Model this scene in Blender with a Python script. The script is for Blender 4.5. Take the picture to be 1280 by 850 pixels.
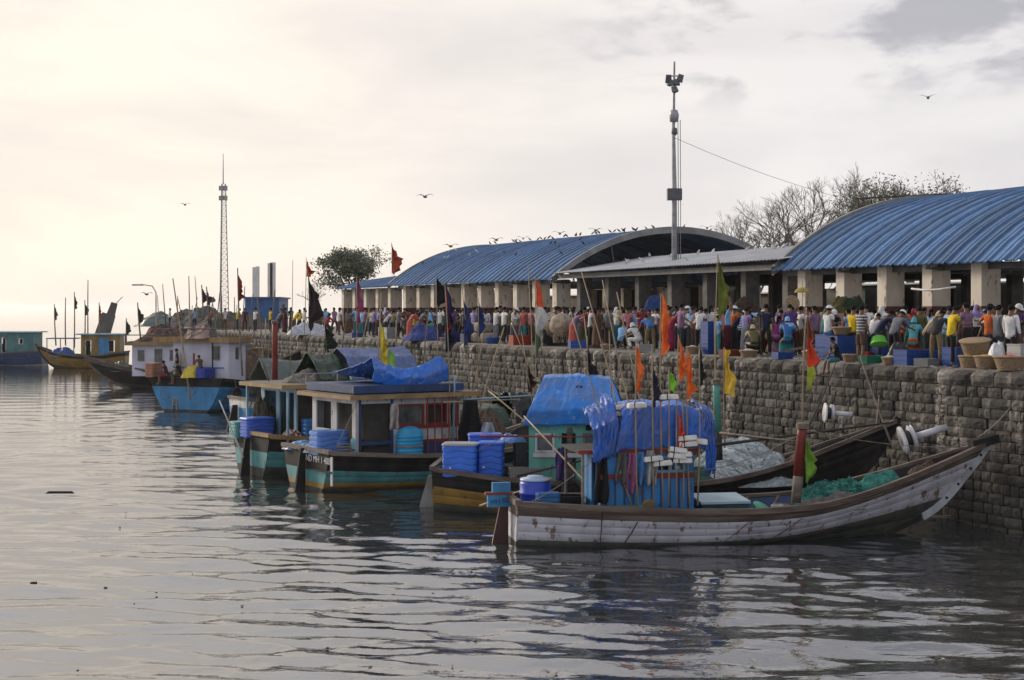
import bpy, math, random
import numpy as np
from mathutils import Vector, Matrix, noise as mnoise
for o in list(bpy.data.objects): bpy.data.objects.remove(o)
random.seed(11)
R = math.radians
SC = bpy.context.scene
COL = SC.collection
# ------------------------------------------------------------------ camera
EYE = 5.8; FPX = 1900.0
cam_d = bpy.data.cameras.new('camera'); cam = bpy.data.objects.new('camera', cam_d); COL.objects.link(cam)
cam.location = (0, 0, EYE); cam.rotation_euler = (R(90), 0, 0)
cam_d.sensor_width = 36; cam_d.lens = 36*FPX/1280; cam_d.shift_y = -38/1280
cam_d.clip_start = .5; cam_d.clip_end = 20000
SC.camera = cam
# ------------------------------------------------------------------ sky, sun, exposure
SUN_AZ, SUN_EL = R(-48), R(20)                  # azimuth from +Y towards +X
sdir = Vector((math.sin(SUN_AZ)*math.cos(SUN_EL), math.cos(SUN_AZ)*math.cos(SUN_EL), math.sin(SUN_EL)))
W = bpy.data.worlds.new('World'); SC.world = W; W.use_nodes = True
nt = W.node_tree; nt.nodes.clear()
def nd(t, typ, **kw):
    n = t.nodes.new(typ)
    for k, v in kw.items(): setattr(n, k, v)
    return n
def math_n(t, op, a, b=None, c=None, clamp=False):
    n = t.nodes.new('ShaderNodeMath'); n.operation = op; n.use_clamp = clamp
    for i, v in enumerate((a, b, c)):
        if v is None: continue
        if isinstance(v, (int, float)): n.inputs[i].default_value = v
        else: t.links.new(v, n.inputs[i])
    return n.outputs[0]
def mapr(t, v, a, b, c=0., d=1., smooth=True):
    n = t.nodes.new('ShaderNodeMapRange'); n.interpolation_type = 'SMOOTHSTEP' if smooth else 'LINEAR'
    t.links.new(v, n.inputs[0])
    for i, x in zip((1, 2, 3, 4), (a, b, c, d)): n.inputs[i].default_value = x
    return n.outputs[0]
def mixc(t, f, a, b, blend='MIX'):
    n = t.nodes.new('ShaderNodeMix'); n.data_type = 'RGBA'; n.blend_type = blend
    for s, v in ((n.inputs[0], f), (n.inputs[6], a), (n.inputs[7], b)):
        if isinstance(v, (int, float)): s.default_value = v
        elif isinstance(v, (tuple, list)): s.default_value = (*v[:3], 1)
        else: t.links.new(v, s)
    return n.outputs[2]
geo = nd(nt, 'ShaderNodeTexCoord')
nrm = nd(nt, 'ShaderNodeVectorMath', operation='NORMALIZE'); nt.links.new(geo.outputs['Generated'], nrm.inputs[0])
dotn = nd(nt, 'ShaderNodeVectorMath', operation='DOT_PRODUCT'); nt.links.new(nrm.outputs[0], dotn.inputs[0]); dotn.inputs[1].default_value = sdir
sep = nd(nt, 'ShaderNodeSeparateXYZ'); nt.links.new(nrm.outputs[0], sep.inputs[0])
toward = mapr(nt, dotn.outputs['Value'], .45, 1.0)
elev = sep.outputs['Z']
# cloud layer: overcast, warm near the hidden sun, grey overhead and away from it
base = mixc(nt, toward, (.665, .635, .63), (.84, .735, .60))
base = mixc(nt, mapr(nt, dotn.outputs['Value'], -.6, .55), (.68, .70, .76), base)
hi = mapr(nt, elev, .13, .58)
base = mixc(nt, hi, base, mixc(nt, toward, (.46, .48, .55), (.92, .88, .86)))
low = mapr(nt, elev, .0, .045, 1, 0)
base = mixc(nt, math_n(nt, 'MULTIPLY', low, .55), base, (.64, .57, .53))
mp = nd(nt, 'ShaderNodeMapping'); nt.links.new(nrm.outputs[0], mp.inputs[0]); mp.inputs['Scale'].default_value = (1., 1., 3.6); mp.inputs['Location'].default_value = (3.1, 1.7, .9)
nz = nd(nt, 'ShaderNodeTexNoise'); nt.links.new(mp.outputs[0], nz.inputs[0]); nz.inputs['Scale'].default_value = 4.2; nz.inputs['Detail'].default_value = 7; nz.inputs['Roughness'].default_value = .52; nz.inputs['Distortion'].default_value = .35
soft = mapr(nt, nz.outputs[0], .35, .70)
base = mixc(nt, math_n(nt, 'MULTIPLY', soft, .42), base, (.43, .41, .44))
# a heavier cloud bank over the upper right
mp2 = nd(nt, 'ShaderNodeMapping'); nt.links.new(nrm.outputs[0], mp2.inputs[0]); mp2.inputs['Scale'].default_value = (1., 1., 2.7); mp2.inputs['Location'].default_value = (.37, .2, .02)
nz2 = nd(nt, 'ShaderNodeTexNoise'); nt.links.new(mp2.outputs[0], nz2.inputs[0]); nz2.inputs['Scale'].default_value = 10.5; nz2.inputs['Detail'].default_value = 8; nz2.inputs['Roughness'].default_value = .55; nz2.inputs['Distortion'].default_value = .2
bank = math_n(nt, 'MULTIPLY', mapr(nt, nz2.outputs[0], .44, .60), mapr(nt, elev, .115, .165))
bank = math_n(nt, 'MULTIPLY', bank, mapr(nt, sep.outputs['X'], -.02, .16))
base = mixc(nt, math_n(nt, 'MULTIPLY', bank, .85), base, (.32, .315, .345))
sky = nd(nt, 'ShaderNodeTexSky', sky_type='NISHITA', sun_disc=False, sun_elevation=SUN_EL, sun_rotation=SUN_AZ)
bg1 = nd(nt, 'ShaderNodeBackground'); nt.links.new(sky.outputs[0], bg1.inputs[0]); bg1.inputs[1].default_value = .08
bg2 = nd(nt, 'ShaderNodeBackground'); nt.links.new(base, bg2.inputs[0]); bg2.inputs[1].default_value = 1.0
mx = nd(nt, 'ShaderNodeMixShader'); mx.inputs[0].default_value = .93
nt.links.new(bg1.outputs[0], mx.inputs[1]); nt.links.new(bg2.outputs[0], mx.inputs[2])
wo = nd(nt, 'ShaderNodeOutputWorld'); nt.links.new(mx.outputs[0], wo.inputs[0])
sd = bpy.data.lights.new('sun', 'SUN'); sd.energy = 1.8; sd.angle = R(12); sd.color = (1, .88, .70)
sun = bpy.data.objects.new('sun', sd); COL.objects.link(sun); sun.rotation_euler = (-sdir).to_track_quat('-Z', 'Y').to_euler()
SC.view_settings.view_transform = 'Standard'; SC.view_settings.look = 'None'; SC.view_settings.exposure = .50; SC.view_settings.gamma = 1
SC.render.engine = 'CYCLES'; SC.cycles.max_bounces = 6; SC.cycles.volume_bounces = 3; SC.cycles.transparent_max_bounces = 8

# ------------------------------------------------------------------ coordinates
SA = 875/math.hypot(875, FPX); CA = FPX/math.hypot(875, FPX)
U = Vector((-SA, CA, 0)); N = Vector((CA, SA, 0)); WANG = math.atan2(SA, CA)   # U along the quay (away), N inland
QD, QZ = 28.56, 4.18
def P(px, py, Y): return Vector(((px-640)/FPX*Y, Y, EYE-(py-387)/FPX*Y))
def Q(s, d, z=0.): return Vector((U.x*s+N.x*d, U.y*s+N.y*d, z))
def Yof(px, d): return d/(CA*((px-640)/FPX+SA/CA))
def S_of(px, d):
    Y = Yof(px, d); X = (px-640)/FPX*Y
    return X*U.x+Y*U.y
def QP(px, dd):                                   # a point on the quay, dd metres behind its edge
    Y = Yof(px, QD+dd); return Vector(((px-640)/FPX*Y, Y, QZ))
# ------------------------------------------------------------------ materials
def lin(h):
    h = h.lstrip('#'); r = [int(h[i:i+2], 16)/255 for i in (0, 2, 4)]
    return tuple(x/12.92 if x <= .04045 else ((x+.055)/1.055)**2.4 for x in r)
MATS = {}
def mat(name, c1, c2=None, c3=None, scale=3., stretch=(1, 1, 1), rough=.7, bump=.0, bscale=20., metal=0., spot=.62, detail=6, coord='Object', lo=.35, hi=.65, spec=.5, trans=0., island=0., objcol=False, bstretch=None, alpha=None):
    if name in MATS: return MATS[name]
    m = bpy.data.materials.new(name); m.use_nodes = True; t = m.node_tree
    b = t.nodes['Principled BSDF']; MATS[name] = m
    tc = nd(t, 'ShaderNodeTexCoord')
    if coord == 'World': g = nd(t, 'ShaderNodeNewGeometry'); co = g.outputs['Position']
    else: co = tc.outputs[coord]
    mpn = nd(t, 'ShaderNodeMapping'); t.links.new(co, mpn.inputs[0]); mpn.inputs['Scale'].default_value = stretch
    oi = nd(t, 'ShaderNodeObjectInfo'); shift = 0. if coord == 'World' else 1.
    n1 = nd(t, 'ShaderNodeTexNoise', noise_dimensions='4D'); t.links.new(mpn.outputs[0], n1.inputs[0]); n1.inputs['Scale'].default_value = scale; n1.inputs['Detail'].default_value = detail
    t.links.new(math_n(t, 'MULTIPLY', oi.outputs['Random'], 37.*shift), n1.inputs['W'])
    C1 = oi.outputs['Color'] if objcol else c1
    if c2 is None: c2 = tuple(x*.72 for x in c1) if not objcol else mixc(t, 1., oi.outputs['Color'], (.72, .72, .74), 'MULTIPLY')
    col = mixc(t, mapr(t, n1.outputs[0], lo, hi), C1, c2)
    if c3 is not None:
        n2 = nd(t, 'ShaderNodeTexNoise', noise_dimensions='4D'); t.links.new(mpn.outputs[0], n2.inputs[0]); n2.inputs['Scale'].default_value = scale*2.7; n2.inputs['Detail'].default_value = 8; n2.inputs['Roughness'].default_value = .65
        t.links.new(math_n(t, 'MULTIPLY', oi.outputs['Random'], 53.*shift), n2.inputs['W'])
        col = mixc(t, mapr(t, n2.outputs[0], spot, spot+.06), col, c3)
    if island:
        g2 = nd(t, 'ShaderNodeNewGeometry'); rr = mapr(t, math_n(t, 'FRACT', math_n(t, 'ADD', g2.outputs['Random Per Island'], oi.outputs['Random'])), 0, 1, 1-island, 1+island, False)
        cc = nd(t, 'ShaderNodeCombineXYZ')
        for i in range(3): t.links.new(rr, cc.inputs[i])
        col = mixc(t, 1., col, cc.outputs[0], 'MULTIPLY')
    t.links.new(col, b.inputs['Base Color'])
    b.inputs['Roughness'].default_value = rough; b.inputs['Metallic'].default_value = metal; b.inputs['Specular IOR Level'].default_value = spec
    if trans: b.inputs['Transmission Weight'].default_value = trans
    if alpha: b.inputs['Alpha'].default_value = alpha
    if bump:
        mb_ = nd(t, 'ShaderNodeMapping'); t.links.new(co, mb_.inputs[0]); mb_.inputs['Scale'].default_value = bstretch or stretch
        n3 = nd(t, 'ShaderNodeTexNoise'); t.links.new(mb_.outputs[0], n3.inputs[0]); n3.inputs['Scale'].default_value = bscale; n3.inputs['Detail'].default_value = 5
        bp = nd(t, 'ShaderNodeBump'); bp.inputs['Strength'].default_value = bump; bp.inputs['Distance'].default_value = .03
        t.links.new(n3.outputs[0], bp.inputs['Height']); t.links.new(bp.outputs[0], b.inputs['Normal'])
    return m
def paint(name, hexc, worn='5a4a3c', spot=.575, rough=.55, scale=1.6, grime=.62):
    c = lin(hexc); return mat(name, c, tuple(x*grime for x in c), lin(worn), scale=scale, stretch=(1, 1, .45), rough=rough, bump=.25, bscale=9, spot=spot, bstretch=(1, 1, 6), coord='World')
M_conc = mat('weathered_concrete', (.30, .285, .26), (.20, .19, .175), (.11, .105, .10), scale=.9, rough=.9, bump=.4, bscale=8, spot=.60)
M_col = mat('cream_column_paint', (.72, .64, .53), (.56, .49, .40), (.26, .21, .17), scale=1.6, stretch=(1, 1, .35), rough=.85, bump=.2, spot=.575, coord='World')
M_dado = mat('dark_red_dado_paint', (.13, .035, .03), (.075, .028, .025), (.2, .15, .13), scale=2., rough=.7, spot=.66)
M_dark = mat('dark_shaded_timber', (.05, .043, .037), (.028, .025, .022), scale=3, rough=.85)
M_roof = mat('blue_painted_sheet', (.085, .175, .325), (.058, .13, .255), (.24, .29, .34), scale=2.0, stretch=(1, 1.6, 1), rough=.48, spot=.615, bump=.08, bscale=3, island=.26)
M_tin = mat('grey_tin_sheet', (.42, .43, .44), (.30, .30, .31), (.2, .14, .1), scale=.8, rough=.45, spot=.64, metal=.2, bump=.1)
M_tinfrm = mat('steel_truss_paint', (.12, .125, .13), (.08, .08, .085), scale=2, rough=.6)
M_gal = mat('galvanised_steel', (.35, .35, .36), (.24, .24, .25), scale=3, rough=.5, metal=.5)
M_cloth = mat('woven_cloth', (1, 1, 1), objcol=True, scale=6, rough=.95, bump=.3, bscale=25)
M_skin = mat('brown_skin', (.17, .088, .052), (.13, .065, .038), scale=4, rough=.55)
M_hair = mat('black_hair', (.010, .008, .008), scale=10, rough=.85, spec=.15)
M_plastic = mat('moulded_plastic', (1, 1, 1), None, (.30, .30, .28), objcol=True, scale=3, rough=.42, bump=.08, lo=.3, hi=.8, spot=.66)
M_bamboo = mat('bamboo', (.33, .25, .15), (.22, .165, .10), (.10, .08, .06), scale=5, stretch=(1, 1, .4), rough=.6)
M_rope = mat('grey_rope', (.25, .22, .18), (.14, .12, .10), scale=12, rough=.95)
M_foam = mat('white_foam', (.74, .72, .68), (.55, .53, .48), (.25, .22, .18), scale=6, rough=.8, spot=.68)
M_wicker = mat('woven_cane', (.36, .25, .15), (.2, .135, .08), scale=26, stretch=(1, 1, 2.2), rough=.85, bump=.8, bscale=30)
M_glass = mat('dusty_window_glass', (.05, .055, .06), (.10, .10, .10), scale=3, rough=.15, spec=.6)
M_black = mat('tarred_black_timber', (.018, .017, .017), (.034, .030, .027), (.10, .085, .07), scale=2.2, stretch=(1, 1, .5), rough=.7, spec=.22, bump=.3, bscale=8, spot=.64, bstretch=(1, 1, 5), coord='World')
M_rail = mat('weathered_brown_gunwale', (.075, .050, .038), (.16, .125, .10), (.26, .22, .18), scale=1.6, stretch=(.5, 3, 3), rough=.75, bump=.5, bscale=7, spot=.64)
M_oldwood = mat('old_grey_timber', (.20, .165, .13), (.11, .09, .07), (.3, .27, .23), scale=2.4, stretch=(.4, 3, 3), rough=.8, bump=.4, bscale=9)
# ------------------------------------------------------------------ mesh helpers
class MB:
    def __init__(s): s.v = []; s.f = []; s.m = []
    def add(s, vs, fs, mi=0):
        k = len(s.v); s.v += [tuple(v) for v in vs]; s.f += [tuple(i+k for i in f) for f in fs]; s.m += [mi]*len(fs); return s
    def box(s, c, d, rot=None, mi=0, taper=1.):
        vs = []
        for z in (-1, 1):
            k = taper if z > 0 else 1.
            for x, y in ((-1, -1), (1, -1), (1, 1), (-1, 1)): vs.append(Vector((x*d[0]/2*k, y*d[1]/2*k, z*d[2]/2)))
        if rot is not None: vs = [rot @ v for v in vs]
        return s.add([v+Vector(c) for v in vs], [(0, 3, 2, 1), (4, 5, 6, 7), (0, 1, 5, 4), (1, 2, 6, 5), (2, 3, 7, 6), (3, 0, 4, 7)], mi)
    def bb(s, a, b, mi=0):
        return s.box([(a[i]+b[i])/2 for i in range(3)], [abs(b[i]-a[i]) for i in range(3)], None, mi)
    def bar(s, a, b, w, h=None, mi=0):                        # square bar from a to b
        a, b = Vector(a), Vector(b); d = b-a; h = h or w
        q = d.to_track_quat('X', 'Z').to_matrix()
        return s.box((a+b)/2, (d.length, w, h), q, mi)
    def tube(s, pts, rs, n=8, mi=0, caps=True):
        pts = [Vector(p) for p in pts]
        if isinstance(rs, (int, float)): rs = [rs]*len(pts)
        rings = []; up = None
        for i, p in enumerate(pts):
            t = (pts[min(i+1, len(pts)-1)]-pts[max(i-1, 0)])
            if t.length < 1e-9: t = Vector((0, 0, 1))
            t.normalize()
            if up is None: up = Vector((0, 0, 1)) if abs(t.z) < .9 else Vector((1, 0, 0))
            x = up.cross(t); x.normalize(); y = t.cross(x); up = y
            rings.append([p+x*rs[i]*math.cos(2*math.pi*k/n)+y*rs[i]*math.sin(2*math.pi*k/n) for k in range(n)])
        return s.loft(rings, True, caps, mi)
    def loft(s, rings, closed=True, caps=False, mi=0):
        n = len(rings[0]); vs = [p for r in rings for p in r]; fs = []
        for i in range(len(rings)-1):
            for k in range(n if closed else n-1):
                a = i*n+k; b = i*n+(k+1) % n; fs.append((a, b, b+n, a+n))
        if caps: fs.append(tuple(range(n))[::-1]); fs.append(tuple((len(rings)-1)*n+k for k in range(n)))
        return s.add(vs, fs, mi)
    def lathe(s, prof, n=14, c=(0, 0, 0), mi=0, sx=1, sy=1):
        rings = [[Vector((c[0]+r*sx*math.cos(2*math.pi*k/n), c[1]+r*sy*math.sin(2*math.pi*k/n), c[2]+z)) for k in range(n)] for r, z in prof]
        return s.loft(rings, True, True, mi)
    def grid(s, fn, nu, nv, mi=0):
        rings = [[fn(i/nu, j/nv) for j in range(nv+1)] for i in range(nu+1)]
        return s.loft(rings, False, False, mi)
    def mesh(s, name, mats, smooth=False):
        me = bpy.data.meshes.new(name); me.from_pydata(s.v, [], s.f)
        for m in (mats if isinstance(mats, (list, tuple)) else [mats]): me.materials.append(m)
        if any(s.m): me.polygons.foreach_set('material_index', s.m)
        if smooth: me.polygons.foreach_set('use_smooth', [True]*len(s.f))
        me.update(); return me
    def build(s, name, mats, parent=None, smooth=False, loc=None, color=None, label=None):
        return ob(name, s.mesh(name, mats, smooth), parent, loc, color, label)
def ob(name, data, parent=None, loc=None, color=None, label=None, rotz=None):
    o = bpy.data.objects.new(name, data); COL.objects.link(o)
    if parent is not None: o.parent = parent
    if loc is not None: o.location = loc
    if rotz is not None: o.rotation_euler = (0, 0, rotz)
    if color is not None: o.color = (*color[:3], 1)
    if label: o['label'] = label
    return o
def tag(o, label, cat, group=None, kind=None):
    if label: o['label'] = label
    if cat: o['category'] = cat
    if group: o['group'] = group
    if kind: o['kind'] = kind
    return o
def thing(name, label, cat, loc=(0, 0, 0), rotz=0, group=None):
    o = ob(name, None, None, loc); o.rotation_euler = (0, 0, rotz); o.empty_display_size = .3
    return tag(o, label, cat, group)
def structure(o): o['kind'] = 'structure'; return o
def interp(tab, x):
    if x <= tab[0][0]: return tab[0][1]
    for (a, p), (b, q) in zip(tab, tab[1:]):
        if x <= b:
            return p+(q-p)*(x-a)/(b-a)
    return tab[-1][1]
def sinterp(tab, x):                                          # smooth (Catmull-Rom) interpolation
    xs = [a for a, _ in tab]; ys = [b for _, b in tab]
    if x <= xs[0]: return ys[0]
    if x >= xs[-1]: return ys[-1]
    for i in range(len(xs)-1):
        if x <= xs[i+1]:
            h = xs[i+1]-xs[i]; t = (x-xs[i])/h
            m0 = (ys[i+1]-ys[i-1])/(xs[i+1]-xs[i-1]) if i else (ys[i+1]-ys[i])/h
            m1 = (ys[i+2]-ys[i])/(xs[i+2]-xs[i]) if i+2 < len(xs) else (ys[i+1]-ys[i])/h
            return (2*t**3-3*t**2+1)*ys[i]+(t**3-2*t**2+t)*h*m0+(-2*t**3+3*t**2)*ys[i+1]+(t**3-t**2)*h*m1
def nz3(x, y, z, s=1.): return mnoise.noise(Vector((x*s, y*s, z*s)))
def text_mesh(txt, size, depth=.004):
    c = bpy.data.curves.new('lettering', 'FONT'); c.body = txt; c.size = size; c.extrude = depth; c.align_x = 'CENTER'; c.align_y = 'CENTER'
    t = bpy.data.objects.new('lettering', c); COL.objects.link(t)
    dg = bpy.context.evaluated_depsgraph_get(); me = bpy.data.meshes.new_from_object(t.evaluated_get(dg))
    bpy.data.objects.remove(t); return me
# ------------------------------------------------------------------ water
def water():
    ys = [2.]; 
    while ys[-1] < 9000:
        y = ys[-1]; ys.append(y+(max(.075, y*.0030) if y < 120 else y*.03) if y > 18 else y+2)
    xs = [0.]
    while xs[-1] < 4500:
        x = xs[-1]; xs.append(x+(.105 if x < 14 else (.105+(x-14)*.04)))
    xs = np.array(sorted([-x for x in xs[1:]]+xs)); ys = np.array([-4000, -300, -50, -10]+ys)
    X, Yy = np.meshgrid(xs, ys); dx = np.gradient(xs)[None, :]; dy = np.gradient(ys)[:, None]
    rng = np.random.default_rng(4); Z = np.zeros_like(X)
    patch = .65+.35*np.sin(X*.21+1.3*np.sin(Yy*.13))*np.sin(Yy*.17+.9*np.sin(X*.11))
    cell = np.maximum(dx, dy*.45)+0*X
    for k in range(64):
        lam = .34*(11**rng.random()); a = rng.normal(1.45, .42); kx, ky = math.cos(a)*2*math.pi/lam, math.sin(a)*2*math.pi/lam
        amp = lam*.0033*(1.45 if lam < 1.5 else .75)
        fade = np.clip(1-(cell/lam-.16)/.2, 0, 1)
        w = np.sin(kx*X+ky*Yy+rng.random()*6.28+.5*np.sin(X*.35*rng.random()+Yy*.3*rng.random()))
        Z += amp*fade*w*(patch if lam < 1.6 else 1)
    me = bpy.data.meshes.new('water'); n, m = X.shape
    co = np.stack([X, Yy, Z], -1).reshape(-1, 3).astype(np.float32)
    me.vertices.add(n*m); me.vertices.foreach_set('co', co.ravel())
    i = np.arange((n-1)*(m-1)); r, c = i//(m-1), i % (m-1); a = r*m+c
    q = np.stack([a, a+1, a+m+1, a+m], -1).astype(np.int32)
    me.loops.add(q.size); me.loops.foreach_set('vertex_index', q.ravel())
    me.polygons.add(len(q)); me.polygons.foreach_set('loop_start', np.arange(0, q.size, 4, dtype=np.int32)); me.polygons.foreach_set('loop_total', np.full(len(q), 4, np.int32)); me.polygons.foreach_set('use_smooth', np.ones(len(q), bool))
    me.update(); me.validate()
    mm = bpy.data.materials.new('harbour_water'); mm.use_nodes = True; t = mm.node_tree; b = t.nodes['Principled BSDF']
    b.inputs['Base Color'].default_value = (.028, .031, .031, 1); b.inputs['Roughness'].default_value = .0; b.inputs['IOR'].default_value = 3.6; b.inputs['Specular IOR Level'].default_value = .5
    g = nd(t, 'ShaderNodeNewGeometry'); last = None
    for sc_, st, dist in (((.5, 1.15, 1), 2.8, .017), ((.55, 1.1, 1), 7.5, .0046)):
        mpn = nd(t, 'ShaderNodeMapping'); t.links.new(g.outputs['Position'], mpn.inputs[0]); mpn.inputs['Scale'].default_value = sc_
        n1 = nd(t, 'ShaderNodeTexNoise'); t.links.new(mpn.outputs[0], n1.inputs[0]); n1.inputs['Scale'].default_value = st; n1.inputs['Detail'].default_value = 3; n1.inputs['Distortion'].default_value = .4
        bp = nd(t, 'ShaderNodeBump'); bp.inputs['Distance'].default_value = dist; bp.inputs['Strength'].default_value = .8; t.links.new(n1.outputs[0], bp.inputs['Height'])
        if last: t.links.new(last, bp.inputs['Normal'])
        last = bp.outputs[0]
    t.links.new(last, b.inputs['Normal'])
    me.materials.append(mm); structure(ob('water', me))
water()
# ------------------------------------------------------------------ quay
S0, S1 = 18., 143.
def quay():
    mb = MB()
    a, b, c, d = Q(S0-40, QD+.25, 0), Q(S1, QD+.25, 0), Q(S1, 400, 0), Q(S0-40, 400, 0)
    vs = [Vector((p.x, p.y, z)) for z in (-1.5, QZ) for p in (a, b, c, d)]
    mb.add(vs, [(4, 7, 6, 5), (0, 1, 5, 4), (1, 2, 6, 5), (2, 3, 7, 6), (3, 0, 4, 7)])
    m = mat('quay_concrete', (.20, .185, .165), (.13, .12, .108), (.07, .065, .06), scale=.5, rough=.75, bump=.3, bscale=4, coord='World', spot=.58)
    structure(mb.build('quay', m))
    # stone
    ms = bpy.data.materials.new('basalt_blocks'); ms.use_nodes = True; t = ms.node_tree; bs = t.nodes['Principled BSDF']; bs.inputs['Roughness'].default_value = .85
    g = nd(t, 'ShaderNodeNewGeometry'); oi = nd(t, 'ShaderNodeObjectInfo')
    rnd = math_n(t, 'FRACT', math_n(t, 'ADD', g.outputs['Random Per Island'], oi.outputs['Random']))
    r2 = nd(t, 'ShaderNodeValToRGB'); t.links.new(rnd, r2.inputs[0]); e = r2.color_ramp.elements
    e[0].color = (.042, .037, .033, 1); e[1].color = (.46, .42, .37, 1); e[1].position = 1.
    for p_, c_ in ((.25, (.085, .070, .056, 1)), (.5, (.12, .100, .080, 1)), (.75, (.145, .124, .10, 1)), (.92, (.18, .162, .14, 1))):
        x = e.new(p_); x.color = c_
    def noi(scale, stretch, det=6, rgh=.6):
        mpn = nd(t, 'ShaderNodeMapping'); t.links.new(g.outputs['Position'], mpn.inputs[0]); mpn.inputs['Scale'].default_value = stretch
        n1 = nd(t, 'ShaderNodeTexNoise'); t.links.new(mpn.outputs[0], n1.inputs[0]); n1.inputs['Scale'].default_value = scale; n1.inputs['Detail'].default_value = det; n1.inputs['Roughness'].default_value = rgh; return n1.outputs[0]
    col = mixc(t, mapr(t, noi(5, (1, 1, 1)), .35, .7, 0, .6), r2.outputs[0], (.075, .066, .058)); col = mixc(t, 1., col, (.38, .38, .40), 'MULTIPLY')
    sp = nd(t, 'ShaderNodeSeparateXYZ'); t.links.new(g.outputs['Position'], sp.inputs[0])
    # lime and droppings washed down in streaks
    lime = math_n(t, 'MULTIPLY', mapr(t, noi(2.4, (1, 1, .12), 5), .46, .68), mapr(t, noi(6, (1, 1, 1.6), 6), .40, .54))
    lime = math_n(t, 'MULTIPLY', lime, mapr(t, noi(.13, (1, 1, .3), 2), .38, .56, .25, 1))
    col = mixc(t, math_n(t, 'MULTIPLY', lime, .8), col, (.44, .40, .35))
    col = mixc(t, mapr(t, noi(.8, (1, 1, .12), 4), .53, .68, 0, .6), col, (.045, .040, .036))
    wet = math_n(t, 'ADD', sp.outputs['Z'], math_n(t, 'MULTIPLY', noi(1.3, (1, 1, .6), 5), -1.6))
    col = mixc(t, mapr(t, wet, -.25, 1.5, .92, 0), col, (.030, .030, .024))
    t.links.new(col, bs.inputs['Base Color'])
    bp = nd(t, 'ShaderNodeBump'); bp.inputs['Strength'].default_value = .7; bp.inputs['Distance'].default_value = .03; t.links.new(noi(7, (1, 1, 1), 6), bp.inputs['Height']); t.links.new(bp.outputs[0], bs.inputs['Normal'])
    root = thing('quay_wall', 'tall grey-brown harbour wall of stone blocks with a rounded coping course behind the moored boats', 'quay wall', (0, 0, 0))
    # backing (recessed mortar)
    mb = MB()
    prof = [(QD+.14, -1.5), (QD+.06, 3.7), (QD+.2, QZ-.04), (QD+.6, QZ-.04), (QD+.6, -1.5)]
    r0 = [Q(S0, d_, z_) for d_, z_ in prof]; r1 = [Q(S1, d_, z_) for d_, z_ in prof]
    mb.loft([r0, r1], True, True)
    mb.build('mortar_core', mat('dark_mortar', (.075, .064, .054), (.045, .038, .033), scale=3, rough=.95, coord='World'), root)
    def block(rng, w, h, dep, bulge):
        """rough-faced block, local x along wall, y outward(-), z up, origin at centre of face"""
        nx, nzv = 4, 3; V = []; F = []
        for j in range(nzv+1):
            for i in range(nx+1):
                x = (i/nx-.5)*w; z = (j/nzv-.5)*h; ed = (i in (0, nx)) or (j in (0, nzv))
                ed2 = (i in (0, nx)) and (j in (0, nzv))
                V.append((x*(.965 if ed2 else 1)+rng.uniform(-.008, .008), (0.020 if ed else -bulge+rng.uniform(-.015, .015))+(.012 if ed2 else 0), z*(.95 if ed2 else 1)+rng.uniform(-.007, .007)))
        for j in range(nzv):
            for i in range(nx):
                a = j*(nx+1)+i; F.append((a, a+1, a+nx+2, a+nx+1))
        k = len(V)
        V += [(-w/2, dep, -h/2), (w/2, dep, -h/2), (w/2, dep, h/2), (-w/2, dep, h/2)]
        bot = [i for i in range(nx+1)]; top = [nzv*(nx+1)+i for i in range(nx+1)]
        lf = [j*(nx+1) for j in range(nzv+1)]; rt = [j*(nx+1)+nx for j in range(nzv+1)]
        F.append(tuple([k]+[k+1]+bot[::-1])); F.append(tuple(top+[k+2, k+3])); F.append(tuple(lf+[k+3, k])[::-1]); F.append(tuple(rt+[k+2, k+1]))
        return V, F
    rng = random.Random(5)
    lib = {}
    hc = .44; rows = [(QZ-hc/2-.02, hc, .95)]; z = QZ-hc-.02
    while z > -.5: rows.append((z-.14, .28, .47)); z -= .28
    for ww in (.95, .47):
        lib[ww] = []
        for k in range(9):
            hh = .43 if ww == .95 else .28
            V, F = block(rng, ww-.022, hh-.014, .14, .06 if ww == .95 else .008)
            if ww == .95:                                    # coping stones are rounded over the top
                V = [(x, y+(.09*max(0, z2/hh*2)**3), z2) for x, y, z2 in V]
            lib[ww].append((V, F))
    meshes = {ww: [MB().add(V, F).mesh('stone_block', ms) for V, F in lib[ww]] for ww in lib}
    rot = math.atan2(U.y, U.x)+math.pi                     # local +x runs toward the camera end, local -y faces the sea
    cnt = 0; far = {True: MB(), False: MB()}
    cells = []
    for ri, (zc, h, w) in enumerate(rows):
        s = S0+(ri % 2)*.27+rng.uniform(0, .2)
        while s < S1:
            k = rng.uniform(.62, 1.45); ww = w*k; cells.append((s+ww/2, ri, zc, w, k)); s += ww
    cells.sort(key=lambda c: (max(c[0], 29.2)+ (0 if c[1] == 0 else .4*(c[1] > 8)*5), c[1]))
    for (s, ri, zc, w, k) in cells:
        d = QD+(QZ-zc)*(-.035)+rng.uniform(-.03, .04)*(.4 if ri == 0 else 1); vi = rng.randrange(9); tilt = rng.uniform(-.012, .012)
        mtx = Matrix.Translation(Q(s, d, zc)) @ Matrix.Rotation(rot, 4, 'Z') @ Matrix.Rotation(tilt, 4, 'Y') @ Matrix.Diagonal((k, 1, 1, 1))
        if s > 29.2 and cnt < 298 and zc > -.1:
            o = ob('coping_stone' if ri == 0 else 'stone_block', meshes[w][vi], root); o.matrix_local = mtx; cnt += 1
        else:
            V, F = lib[w][vi]; far[ri == 0].add([mtx @ Vector(v) for v in V], F)
    o = far[False].build('stone_block', ms, root); o['kind'] = 'stuff'
    o = far[True].build('coping_stone', ms, root); o['kind'] = 'stuff'
quay()
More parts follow.
